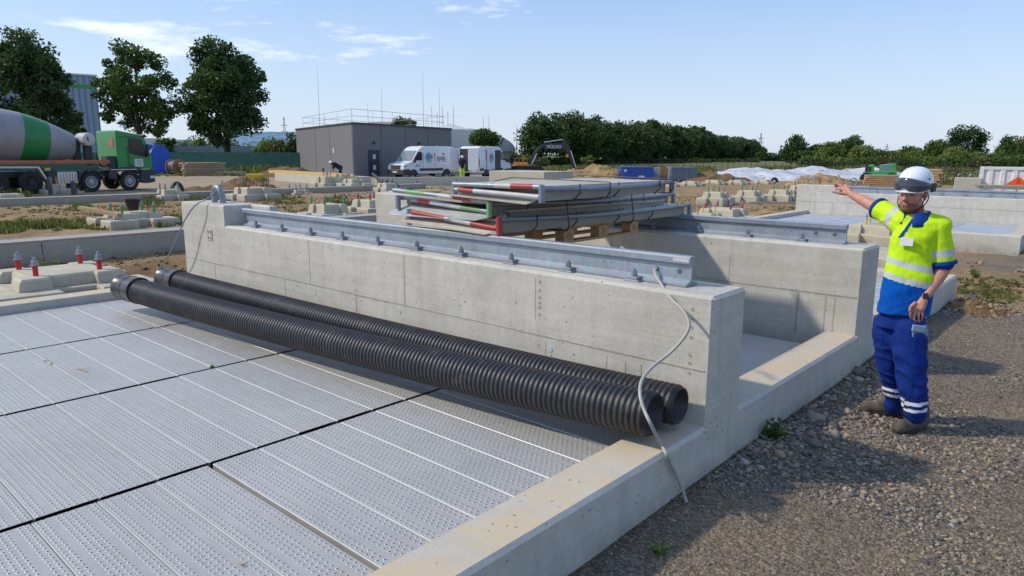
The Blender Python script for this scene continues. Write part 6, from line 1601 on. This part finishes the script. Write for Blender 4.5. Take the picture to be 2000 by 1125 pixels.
for u in (617, 645): t_ = onface(HN, dl, nl, u); wbox(hall, dl, nl, t_-.03, t_+.03, 0, HH-.15, .012, M['hall_dark'], 'panel_joint')
wbox(hall, dl, nl, .12, .2, 0, HH-.15, .012, M['hall_dark'], 'panel_joint')
for u in (745, 792, 836): t_ = onface(HN, dr, nr_, u); wbox(hall, dr, nr_, t_-.03, t_+.03, 0, HH-.15, .012, M['hall_dark'], 'panel_joint')
ta, tb_ = onface(HN, dr, nr_, 719), onface(HN, dr, nr_, 741); dz = P(730, 293, d=60).z
door = wbox(hall, dr, nr_, ta, tb_, 0, dz, .03, M['door_blue'], 'door', .08)
tm_ = (ta+tb_)/2
for z0_ in (dz-.75, .55): wbox(door, dr, nr_, tm_-.18, tm_+.18, z0_, z0_+.40, .034, M['sticker'], 'notice', .006)
t_ = onface(HN, dl, nl, 651.5); wbox(hall, dl, nl, t_-.16, t_+.16, P(651,299,d=62).z, P(651,289,d=62).z, .016, M['sticker'], 'notice')
for u in (730, 818): t_ = onface(HN, dr, nr_, u); wbox(hall, dr, nr_, t_-.09, t_+.09, P(u,279,d=61).z-.12, P(u,279,d=61).z+.12, .16, M['hall_dark'], 'wall_lamp', .15)
wbox(hall, dl, nl, -.02, 4.0, -.3, .22, .06, plain('plinth_mint', (.45,.55,.50), .7), 'plinth', .1)
# roof railing
RL = MB(); 
def rp(f, g_): return HP_(HN)+dl*f+dr*g_
edge = []; Ll = (HL-HN).length; Lr = (HR-HN).length
pts_ = [dl*(Ll*.93)+dr*.6, dl*.9+dr*.4, dr*(Lr*.93)+dl*.4]
def rail_run(a, b_, n):
    k = MB()
    for z in (.55, 1.1): k.tube([a+Vector((0,0,HH+z)), b_+Vector((0,0,HH+z))], .018, 6)
    for i in range(n+1): q = a.lerp(b_, i/n); k.tube([q+Vector((0,0,HH-.02)), q+Vector((0,0,HH+1.1))], .014, 6)
    k.build('roof_railing', M['alu'], hall)
rail_run(pts_[0], pts_[1], 4); rail_run(pts_[1], pts_[2], 5); rail_run(dl*(Ll*.93)+dr*.6, dl*(Ll*.93)+dr*(Lr*.9), 4); rail_run(dl*(Ll*.93)+dr*(Lr*.9), dr*(Lr*.93)+dl*.4, 4)
for (q, h_) in ((dl*(Ll*.62)+dr*.8, 5.6), (dl*1.0+dr*(Lr*.30), 3.2), (dl*.5+dr*(Lr*.70), 5.2), (dl*.4+dr*(Lr*.88), 4.0), (dl*(Ll*.4)+dr*(Lr*.4), 2.4)):
    MB().tube([q+Vector((0,0,HH-.02)), q+Vector((0,0,HH+h_*.5)), q+Vector((0,0,HH+h_))], [.028,.02,.008], 6).build('lightning_rod', M['alu'], hall)
# ================================================================== tanks behind
M['dome'] = paint('dome_grey', (.27,.26,.25), .7, var=.06, scale=.4); M['dome_light'] = paint('dome_light', (.62,.62,.60), .5, var=.05, scale=.5); M['tankwall'] = paint('tank_wall', (.20,.21,.20), .7)
def dome(label, u, vtop, vbase, wpx, d, mat):
    p = gpt(u, d); s = d/1380; R_ = wpx*s/2; zb = P(u, vbase, d=d).z; zt = P(u, vtop, d=d).z
    o = thing('domed_tank', label, 'tank', p); MB().lathe([(R_*.98,-.3),(R_*.98,zb)], 40, closed=True).build('wall', M['tankwall'], o, smooth=40)
    pr = [(R_*1.01*cos(a), zb+(zt-zb)*sin(a)**1.15) for a in [pi/2*k/12 for k in range(12)]]+[(.001, zt)]
    MB().lathe([(R_*.97, zb-.3), (R_*1.01, zb-.28)]+pr, 48, closed=True).build('roof', mat, o, smooth=50); return o
dome('large grey domed tank roof behind the right end of the hall', 893, 250, 292, 226, 118, M['dome'])
dome('flatter grey dome showing just above the hall roof', 752, 238, 262, 150, 130, M['dome'])
cn = gpt(878, 100); s = 100/1380; o = thing('steel_tank', 'bright conical tank top with masts behind the hall railing', 'tank', cn)
zb = P(878, 254, d=100).z; zt = P(878, 243, d=100).z; MB().lathe([(46*s,-.3),(46*s,zb),(40*s,zb+.1),(6*s,zt),(.001,zt+.1)], 32, closed=True).build('cone_roof', M['dome_light'], o, smooth=20)
for k in range(5): MB().tube([(-2.5+1.1*k,-1,zb), (-2.5+1.1*k,-1,zt+(1.6 if k % 2 else 2.4))], .03, 6).build('mast', M['galv_dark'], o)
MB().tube([(-3.0,-1,zt+1.1),(3.4,-1,zt+1.1)], .03, 6).build('rail', M['galv_dark'], o)
for i, (u, vt, d, h0) in enumerate(((1009, 246, 120, 300), (955, 225, 125, 290), (944, 228, 130, 290), (1482, 300, 200, 320))):
    if i == 3: continue
    p = gpt(u, d); zt = P(u, vt, d=d).z; o = MB().tube([(0,0,0),(0,0,zt*.6),(0,0,zt)], [.09,.06,.03], 8).build('mast', M['alu']); o.location = p
    tag(o, ('thin mast between the round bush and the tree belt', 'thin mast above the round bush, right one', 'thin mast above the round bush, left one')[i], 'mast')
# ================================================================== factory, low building, hills
M['fac'] = NT('ribbed_cladding', .5, .2); c = M['fac'].coord('Object'); sx_ = M['fac'].sep(c)[0]
wv = M['fac'].math('FRACT', M['fac'].math('MULTIPLY', sx_, .85)); M['fac'].color(M['fac'].ramp(wv, [(.0,(0.22,0.27,0.34,1)),(.55,(0.30,0.36,0.44,1)),(.85,(0.16,0.20,0.27,1))])); M['fac'].bump(wv, .5, .1); M['fac'] = M['fac'].mat
d = 165; p = gpt(202, d); s = d/1380; zt = P(202, 152, d=d).z; fo = thing('factory', 'tall ribbed grey blue factory building with a green stripe behind the left trees', 'building', p, -math.atan2(p.x, p.y)+radians(8))
MB().box(-62,0,0,40,-.5,zt).build('wall', M['fac'], fo)
MB().box(-62,.02,-.08,-.002,P(202,176,d=d).z,P(202,169,d=d).z).build('green_stripe', paint('stripe_green', (.03,.30,.07), .5), fo)
MB().box(-62.3,.3,-.2,40.2,zt+.001,zt+.35).build('parapet', M['alu'], fo)
d = 98; p = gpt(500, d); zt = P(500, 287, d=d).z; lo = thing('low_building', 'low white building with blue grey roof edge behind the screen fence', 'building', p, -math.atan2(p.x, p.y)+radians(-4))
MB().box(-11.2,0,0,6,-.3,zt-.5).build('wall', paint('low_white', (.5,.52,.53), .6, var=.1), lo); MB().box(-11.5,.3,-.3,6.3,zt-.499,zt+.1).build('roof_edge', paint('fascia', (.22,.30,.40), .6), lo)
# hills (far)
def hill(label, u0, u1, d, vtop, col, seed, name='hills'):
    a = gpt(u0, d); b_ = gpt(u1, d); n = 40; vs = []; fs = []
    H0 = P((u0+u1)/2, vtop, d=d).z
    for i in range(n+1):
        t = i/n; q = a.lerp(b_, t); e = min(1, min(t, 1-t)*5); e = e*e*(3-2*e)
        for j in range(9):
            w_ = (j-2)/6.0; back = Vector((q.x, q.y, 0)).normalized()*(w_*70)
            hh = H0*e*max(0, 1-((j-4)/4.2)**2)**.8*(.92+.12*mnoise.noise(Vector((t*6+seed, j*.3, 0))))
            vs.append(q+back+Vector((0,0,hh-.5)))
    for i in range(n):
        for j in range(8): fs.append((i*9+j, (i+1)*9+j, (i+1)*9+j+1, i*9+j+1))
    m_ = MB(); m_.add(vs, fs); o = m_.build(name, col, smooth=60); return tag(o, label, kind='structure')
hm_ = NT('covered_hill_blue', .9, 0, .1); c = hm_.world((1,1,5)); n = hm_.noise(c, .07, 6, .7, 1.5); hm_.color(hm_.ramp(n, [(.4,(.13,.22,.30,1)),(.52,(.19,.30,.38,1)),(.58,(.08,.14,.20,1)),(.7,(.22,.33,.42,1))])); M['hill'] = hm_.mat  # blue grey cover, with slight distance haze put into the colour
hill('long blue grey covered hill behind the hall', 395, 690, 260, 247, M['hill'], 3)
hill('dark low ridge behind the left trees', 120, 430, 300, 263, paint('ridge_grey', (.10,.13,.17), .9, scale=.02), 5)
# ================================================================== trees
FOL = {'dark': foliage('leaves_dark', (0.018,0.040,0.012), (0.075,0.130,0.032), .25), 'mid': foliage('leaves_mid', (0.028,0.058,0.014), (0.12,0.18,0.038), .3),
       'light': foliage('leaves_light', (0.060,0.095,0.022), (0.22,0.27,0.065), .3), 'olive': foliage('leaves_olive', (0.05,0.06,0.018), (0.17,0.16,0.06), .25), 'belt': foliage('leaves_belt', (0.014,0.032,0.010), (0.090,0.130,0.026), .22)}
t = NT('bark', .9); n = t.noise(t.coord('Object', (4,4,1)), 5, 5); t.color(t.ramp(n, [(.3,(.03,.022,.016,1)),(.7,(.09,.07,.05,1))])); t.bump(n, .6, .03); BARK = t.mat
def leaves(centres, radii, per, size, seed, squash=.8):
    r = rng(seed); C_ = np.repeat(np.array(centres), per, 0); R_ = np.repeat(np.array(radii), per)
    n = len(C_); d = r.randn(n, 3); d /= np.linalg.norm(d, axis=1)[:, None]; rad = r.rand(n)**.45
    p = C_+d*(R_*rad)[:, None]*np.array([1, 1, squash])
    s_ = size*(.55+.9*r.rand(n)); u = r.randn(n, 3); u /= np.linalg.norm(u, axis=1)[:, None]; w_ = np.cross(u, r.randn(n, 3)); w_ /= np.linalg.norm(w_, axis=1)[:, None]
    a = u*s_[:, None]*.5; b_ = w_*s_[:, None]*.33
    V = np.stack([p-a, p+b_, p+a, p-b_], 1).reshape(-1, 3); F = np.arange(n*4).reshape(n, 4)
    tint = np.repeat(np.clip(r.rand(n)*.6+.4*np.repeat(r.rand(len(centres)), per), 0, 1), 4); col = np.stack([tint, tint, tint, np.ones_like(tint)], 1)
    return V, F, col
def tree(label, loc, H, hw, base, nclump, per, leaf, seed, fol, trunk_r=.25, shape='round', cr=None, name='tree', group=None, rz=0, limbs=7, gap=0.0, cat='tree', dep=None):
    """H height, hw crown half width, base = height where the crown starts"""
    r = rng(seed); o = thing(name, label, cat, loc, rz, group); ch = H-base; dep = dep or hw
    cs = []; rs = []; cr = cr or hw*.27
    while len(cs) < nclump:
        q = r.rand(3)*2-1
        if np.linalg.norm(q) > 1 or np.linalg.norm(q) < .25+.3*r.rand(): continue
        z = q[2]
        if shape == 'round': k = 1.0
        elif shape == 'cone': k = max(.12, .55-.5*z)*1.5
        elif shape == 'egg': k = 1.0-.22*z
        elif shape == 'column': k = 1.0 if abs(z) < .7 else .8
        wob = 1+.22*mnoise.noise(Vector((q[0]*2+seed, q[1]*2, q[2]*2)))
        c = np.array([q[0]*(hw-cr*.7)*k*wob, q[1]*(dep-cr*.7)*k*wob, base+ch*.5+q[2]*(ch*.5-cr*.55)*wob]); cs.append(c); rs.append(cr*(.6+.7*r.rand()))
    if gap: cs = [c for c in cs if r.rand() > gap]; rs = rs[:len(cs)]
    V, F, col = leaves(cs, rs, per, leaf, seed+1); np_mesh('crown', V, F, FOL[fol], o, 'tint', col)
    if limbs:
        tb = MB(); top = Vector((r.randn()*.2, r.randn()*.2, base+ch*.55)); rad = trunk_r
        tp_ = [Vector((0,0,-.3)), Vector((r.randn()*.05, 0, base*.5)), Vector((r.randn()*.12, r.randn()*.1, base)), top.lerp(Vector((0,0,base)), .5), top]
        tb.tube(tp_, [rad*1.25, rad, rad*.85, rad*.5, rad*.2], 10)
        for i in range(limbs):
            c = cs[r.randint(len(cs))]; s0 = tp_[2].lerp(tp_[4], r.rand()*.6); m_ = s0.lerp(Vector(c), .5)+Vector((0,0,.25))
            tb.tube([s0, m_, Vector(c)], [rad*.42, rad*.26, rad*.07], 6)
        tb.build('trunk', BARK, o, smooth=60)
    return o
def ptree(label, u, vtop, ul, ur, vbase, d, nclump, per, leaf, seed, fol, **k):
    p = gpt(u, d); s = d/1380; H = P(u, vtop, d=d).z; B_ = max(.0, P(u, vbase, d=d).z); return tree(label, p, H, (ur-ul)*s/2, B_, nclump, per, leaf, seed, fol, **k)
ptree('big dark tree at the left picture edge above the mixer drum', 62, 50, -28, 152, 285, 78, 120, 190, .34, 11, 'dark', trunk_r=.4, cr=1.15, shape='egg')
ptree('medium dark tree with a gappy crown behind the mixer cab', 277, 84, 188, 358, 276, 80, 95, 150, .32, 12, 'mid', trunk_r=.36, cr=1.0, limbs=14, shape='egg')
ptree('big dense dark tree right of the mixer, trunk behind the fence', 447, 74, 360, 533, 298, 80, 150, 190, .34, 13, 'dark', trunk_r=.42, cr=1.15, limbs=10, shape='egg')
ptree('small leafy tree between the first big tree and the factory wall', 150, 212, 122, 178, 285, 95, 26, 130, .30, 14, 'mid', trunk_r=.2)
for i, (u, vt, ul, ur, d, f, lab) in enumerate(((325,266,300,352,92,'mid','green bush left of the white low building'), (398,262,372,425,105,'light','light bush above the white low building roof'), (515,268,486,548,92,'light','yellowish bush right of the white low building'),
        (548,272,520,575,90,'olive','reddish olive bush before the blue hill'), (572,262,552,592,86,'mid','green bush touching the left wall of the grey hall'), (470,272,440,500,104,'mid','green bush behind the big tree trunk'), (360,272,338,380,110,'mid','small bush between the two middle trees'), (430,268,405,455,108,'olive','olive bush behind the white low building'))):
    ptree(lab, u, vt, ul, ur, 325, d, 22, 120, .30, 30+i, f, name='bush', cat='bush', limbs=0, cr=.9)
ptree('round dark bush rising above the open doored van', 948, 248, 914, 980, 296, 92, 60, 150, .28, 41, 'mid', trunk_r=.2, cr=.85, limbs=4)
ptree('tree top peeping over the hall roof', 790, 229, 762, 818, 262, 96, 30, 130, .30, 42, 'mid', cr=.8, trunk_r=.2)
for i, (u, vt, ul, ur, d, f) in enumerate(((975,298,955,1000,100,'light'), (1012,296,990,1035,96,'mid'), (1030,300,1010,1050,90,'light'))):
    ptree(('light bush left of the excavator', 'bush right behind the excavator cab', 'low light bush under the excavator boom')[i], u, vt, ul, ur, 330, d, 14, 110, .26, 50+i, f, name='bush', cat='bush', limbs=0)
# tree belt, receding to the right
rr = random.Random(4); a = gpt(1068, 120); b_ = gpt(1472, 330); nb_ = 26
names = ['leftmost tree of the long dark belt, gappy towards the sky']+[f'{w} tree of the long dark belt counted from its left end' for w in 'second third fourth fifth sixth seventh eighth ninth tenth eleventh twelfth thirteenth fourteenth fifteenth sixteenth seventeenth eighteenth nineteenth twentieth'.split()]+['twenty first tree of the long dark belt from its left end','twenty second tree of the long dark belt from its left end','twenty third tree of the long dark belt from its left end','twenty fourth tree of the long dark belt from its left end','last but one tree at the right end of the long dark belt','rightmost tree of the long dark belt']
tops = [(1022,225),(1070,212),(1130,217),(1150,226),(1200,229),(1250,233),(1300,237),(1350,248),(1400,262),(1440,268),(1470,276),(1478,285)]
for i in range(nb_):
    t_ = (i/(nb_-1)); p = a.lerp(b_, t_); 
    rx_ = (p-CAMP); u = 1000+F_PX*rx_.dot(RT)/rx_.dot(fw); dd = rx_.dot(fw)
    vt = np.interp(u, [q[0] for q in tops], [q[1] for q in tops])+rr.uniform(-4, 5); H = P(u, vt, d=dd).z
    tree(names[i], p+Vector((rr.uniform(-1.5,1.5), rr.uniform(-1.5,1.5), 0)), H, (5.0 if i < 2 else 6.2)+rr.uniform(-.3,.9), .2 if i < 2 else -.3, (84, 120)[i > 1] if i < 6 else 100, 110 if i < 8 else 70, .42 if i < 6 else .66, 100+i, 'belt' if i % 3 else 'dark', trunk_r=.3, cr=1.5, shape='column', group='trees of the long belt', limbs=4 if i < 5 else 0)
ptree('lighter sapling growing at the foot of the tree belt', 1150, 300, 1135, 1168, 335, 100, 12, 90, .26, 160, 'light', name='bush', cat='bush', limbs=0)
for i, (u, lab) in enumerate(((1048,'under the gappy leftmost belt tree'),(1085,'behind the excavator boom'),(1120,'behind the excavator stick'),(1175,'left of the blue skip line'),(1215,'behind the blue skip'),(1262,'behind the pale steel box'),(1310,'behind the ribbed container'),(1360,'at the left end of the white sheeting'),(1410,'behind the white sheeting, in the belt shade'),(1455,'at the right end of the tree belt'))):
    ptree('low undergrowth bush '+lab, u, 314-(i < 3)*2, u-34, u+34, 333, 112+i*9, 30, 90, .34, 320+i, 'belt', name='bush', cat='bush', limbs=0, cr=1.0, dep=1.5)
# far grey green wood between belt and conifer
for i, (u, vt, ul, ur) in enumerate(((1490,296,1478,1504),(1508,306,1492,1524),(1526,303,1512,1542))):
    ptree(('far dim tree at the pylon foot', 'far dim tree in the gap right of the pylon', 'far dim tree left of the conifer')[i], u, vt, ul, ur, 328, 230, 16, 80, .7, 170+i, 'dark', limbs=0, cr=2.0)
RT_ = [(1553,261,1528,1582,140,'dark','cone','pointed dark conifer right of the pylon'),(1578,288,1565,1600,138,'mid','round','small tree leaning on the conifer'),(1600,280,1578,1628,140,'mid','round','bushy tree right of the conifer, over the brown heap'),
 (1622,277,1600,1650,135,'light','round','light green bush over the white sheeting'),(1658,262,1632,1684,138,'mid','round','tallest round tree over the raised hand'),(1682,282,1662,1706,130,'light','round','light tree just right of the raised hand'),
 (1715,292,1695,1740,135,'mid','round','bush behind the telehandler cab'),(1742,293,1722,1768,138,'light','round','light bush left of the helmet'),(1775,284,1752,1800,140,'mid','round','bush with a pointed top behind the helmet'),
 (1800,294,1780,1822,135,'light','round','yellow green bush right of the helmet'),(1832,270,1808,1862,130,'mid','egg','half height tree left of the huge dark tree'),(1882,243,1838,1926,138,'dark','round','huge dark round tree on the right skyline'),
 (1862,288,1845,1890,120,'light','round','light bush under the huge dark tree'),(1915,300,1890,1942,122,'light','round','pale bush over the white container'),(1968,262,1942,1992,125,'mid','cone','dark flat topped tree over the container'),
 (2000,264,1985,2030,128,'olive','round','olive tree at the right picture edge'),(1950,300,1930,1975,118,'mid','round','low bush over the container left half'),(1988,305,1965,2015,115,'mid','round','low bush over the container right half')]
for i, (u, vt, ul, ur, d, f, sh, lab) in enumerate(RT_):
    ptree(lab, u, vt, ul-4, ur+4, 342, d, 62, 110, .38, 200+i, f, shape=sh, limbs=0, cr=1.25 if ur-ul > 40 else 1.0, dep=3.2)
hd = []
for i in range(9):
    u = 1585+i*47; ptree('hedge shrub '+('below the conifer','over the white sheeting','under the tallest round tree','by the raised hand','behind the telehandler','left of the helmet','behind the helmet','under the huge tree','beside the container')[i], u, 308, u-32, u+32, 336, 112, 26, 90, .34, 240+i, ('mid','light','mid','olive')[i % 4], name='shrub', cat='shrub', limbs=0, cr=1.1, dep=1.6)
# ================================================================== pylons
def pylon(label, u, vt, vb, d, wpx):
    p = gpt(u, d); s = d/1380; H = P(u, vt, d=d).z; W2 = wpx*s/2; o = thing('pylon', label, 'pylon', p, -math.atan2(p.x, p.y)); k = MB(); r_ = .16
    for i in range(8):
        z0 = H*i/8; z1 = H*(i+1)/8; w0 = W2*(1-i/9); w1 = W2*(1-(i+1)/9)
        for sx_ in (-1, 1): k.tube([(sx_*w0,0,z0),(sx_*w1,0,z1)], r_, 4); k.tube([(sx_*w0,0,z0),(-sx_*w1,0,z1)], r_*.7, 4)
    k.build('lattice', M['pyl'], o); c_ = MB()
    for z in (.62, .78): c_.tube([(-W2*1.3,0,H*z),(W2*1.3,0,H*z)], r_*1.1, 4)
    c_.build('crossarm', M['pyl2'], o)
M['pyl'] = plain('pylon_steel', (.30,.33,.38), .6); M['pyl2'] = plain('pylon_red', (.45,.12,.12), .6)
pylon('red and grey lattice pylon on the horizon right of the tree belt', 1484, 260, 310, 420, 9)
pylon('distant small pylon left of the helmet skyline', 1731, 281, 310, 600, 8)
pylon('faint distant pylon over the blue hill left of the hall', 558, 229, 300, 560, 10)
# ================================================================== fences
SC = NT('green_screen_net', .7); n = SC.noise(SC.coord('Object'), 2.5, 5, .7); SC.color(SC.ramp(n, [(.3,(.025,.10,.075,1)),(.7,(.05,.16,.12,1))])); SC.b.inputs['Alpha'].default_value = .93; SC = SC.mat
def fence(label, u0, u1, d0, d1, h, n, screen, name='fence'):
    a = gpt(u0, d0); b_ = gpt(u1, d1); o = thing(name, label, 'fence', a); D2 = b_-a
    for i in range(n+1):
        q = D2*(i/n); MB().tube([q+Vector((0,0,-.2)), q+Vector((0,0,h+.08))], .028, 6).build('post', M['galv_dark'] if screen else M['dark'], o)
    dv = D2.normalized(); nv = Vector((dv.y, -dv.x, 0))
    if screen:
        q = [Vector((0,0,0))+nv*.02, D2+nv*.02, D2+nv*.035, nv*.035]; MB().prism([(p.x, p.y) for p in q], .08, h, 'z').build('screen', SC, o)
    else:
        k = MB()
        for z in [h*i/6 for i in range(1, 7)]: k.tube([Vector((0,0,z)), D2+Vector((0,0,z))], .012, 4)
        m_ = int(D2.length/.6)
        for i in range(m_): q = D2*(i/m_); k.tube([q, q+Vector((0,0,h))], .010, 4)
        k.build('wire_mesh', M['dark'], o)
    return o
fence('green screened site fence from the mixer to the grey hall', 300, 585, 72, 73, 1.98, 14, True)
fence('wire fence in front of the tree belt, middle distance', 1195, 1480, 78, 92, 1.1, 22, False)
fence('wire fence along the hedge behind the sheeted heaps', 1480, 1860, 92, 80, 1.2, 20, False)
fence('dark meshed fence between the helmet and the white container', 1848, 1915, 52, 50, 1.35, 6, False)
fence('mesh fence at the far left behind the mixer', -60, 300, 66, 72, 1.9, 12, True)
# ================================================================== grass and weeds
GR = {'g': foliage('grass_green', (0.07,0.085,0.025), (0.22,0.23,0.075), .25), 'd': foliage('grass_dry', (0.09,0.08,0.03), (0.26,0.22,0.10), .3)}
def blades(pts, hs, seed, mat, name, label, w_=.012, n_each=14, spread=.12):
    r = rng(seed); P_ = np.repeat(np.array(pts), n_each, 0); H_ = np.repeat(np.array(hs), n_each)*(.5+.8*r.rand(len(P_)))
    S_ = np.repeat(np.array(hs), n_each)*.6+spread
    n = len(P_); base = P_+np.stack([r.randn(n)*S_*.5, r.randn(n)*S_*.5, np.zeros(n)], 1); a = r.rand(n)*2*pi; ln = .35*r.rand(n)
    tip = base+np.stack([np.cos(a)*H_*ln, np.sin(a)*H_*ln, H_], 1); mid = base+(tip-base)*.5+np.stack([-np.cos(a)*H_*.06, -np.sin(a)*H_*.06, H_*.08], 1)
    ww = (w_*(.6+.8*r.rand(n)))[:, None]; sd = np.stack([-np.sin(a), np.cos(a), np.zeros(n)], 1)
    V = np.stack([base-sd*ww, base+sd*ww, mid+sd*ww*1.6, tip, mid-sd*ww*1.6], 1).reshape(-1, 3); F = np.arange(n*5).reshape(n, 5)
    ti = np.repeat(r.rand(n), 5); col = np.stack([ti, ti, ti, np.ones_like(ti)], 1)
    return tag(np_mesh(name, V, F, mat, None, 'tint', col), label, 'weeds', kind='stuff')
r = rng(91); pts = []; hs = []
def patch(u0, u1, v0, v1, n, h):
    for _ in range(n):
        u = u0+(u1-u0)*r.rand(); v = v0+(v1-v0)*r.rand(); p = G(u, v)
        if -9.4 < p.x < -1.5 and p.y < 11.5: continue
        pts.append((p.x, p.y, float(ground_z(np.array([p.x]), np.array([p.y]))[0])-.01)); hs.append(h*(.6+.8*r.rand()))
patch(20,55,438,456,30,.13); patch(70,110,435,452,30,.14); patch(110,208,432,457,48,.09); patch(0,30,440,460,25,.12); patch(145,172,402,412,22,.12); patch(300,355,428,445,30,.13); patch(278,318,386,400,40,.16)
patch(350,452,384,402,70,.13); patch(520,600,384,400,30,.11); patch(640,760,388,405,55,.14); patch(675,760,414,436,70,.12); patch(0,60,372,388,50,.2); patch(120,165,372,378,20,.25); patch(500,520,352,360,16,.3); patch(560,700,402,428,26,.08)
patch(1880,1990,545,590,20,.045); patch(0,300,400,440,30,.07); patch(1395,1560,405,425,18,.08)
blades(pts, hs, 92, GR['g'], 'weed_tufts', 'green weed tufts scattered over the bare soil', .009, 22, .07)
pts = []; hs = []; patch(1085,1260,334,344,340,.55); patch(1180,1240,344,352,50,.5); patch(1355,1400,338,350,60,.45); patch(300,585,340,345,40,.3); patch(1260,1380,332,338,120,.5); patch(1480,1900,331,336,160,.5); patch(1780,1905,340,362,50,.3); patch(430,580,334,340,40,.6)
blades(pts, hs, 93, GR['g'], 'tall_weeds', 'tall weeds and grass along the far fences', .05, 16, .5)
pts = []; hs = []; patch(1000,1300,332,340,170,.5); patch(60,600,386,430,60,.06); patch(1870,2000,540,600,30,.05); patch(340,420,437,446,10,.1)
blades(pts, hs, 94, GR['d'], 'dry_grass', 'dry yellow grass between the weeds', .03, 12, .3)
def leafy(label, loc, h, n, seed, fol, size):
    r = rng(seed); o = thing('weed', label, 'plant', loc); st = MB(); cs = []; rs = []
    for i in range(n):
        a = r.rand()*2*pi; ln = .15+.35*r.rand(); q = Vector((cos(a)*h*ln, sin(a)*h*ln, h*(.55+.5*r.rand()))); st.tube([(0,0,-.02), q*.5+Vector((0,0,.02)), q], [.004,.003,.002], 5)
        for k in range(5): cs.append(np.array(q*(.35+.16*k))); rs.append(size*1.6)
    st.build('stem', plain('stem_green', (.12,.20,.05), .6), o); V, F, col = leaves(cs, rs, 5, size, seed+1, .8); np_mesh('leaves', V, F, FOL[fol], o, 'tint', col); return o
q = G(1500, 864); leafy('green weed growing at the kerb foot near the wall end', (-1.70, q.y, .0), .15, 11, 301, 'mid', .032)
q = G(1283, 1088); leafy('small pale weed in the gravel near the bottom of the kerb', (q.x+.02, q.y, .0), .10, 6, 302, 'light', .016)
q = P(97, 520, d=11.2); leafy('thin weed standing in front of the cable trough', (q.x, q.y, -.02), .42, 7, 303, 'light', .035)
q = G(1905, 545); leafy('low weed on the soil strip behind the man', (q.x, q.y, .0), .14, 8, 304, 'light', .03)
q = P(414, 718, z=.275); leafy('tiny green seedling between the floor planks', (q.x, q.y, .268), .02, 3, 305, 'light', .012)
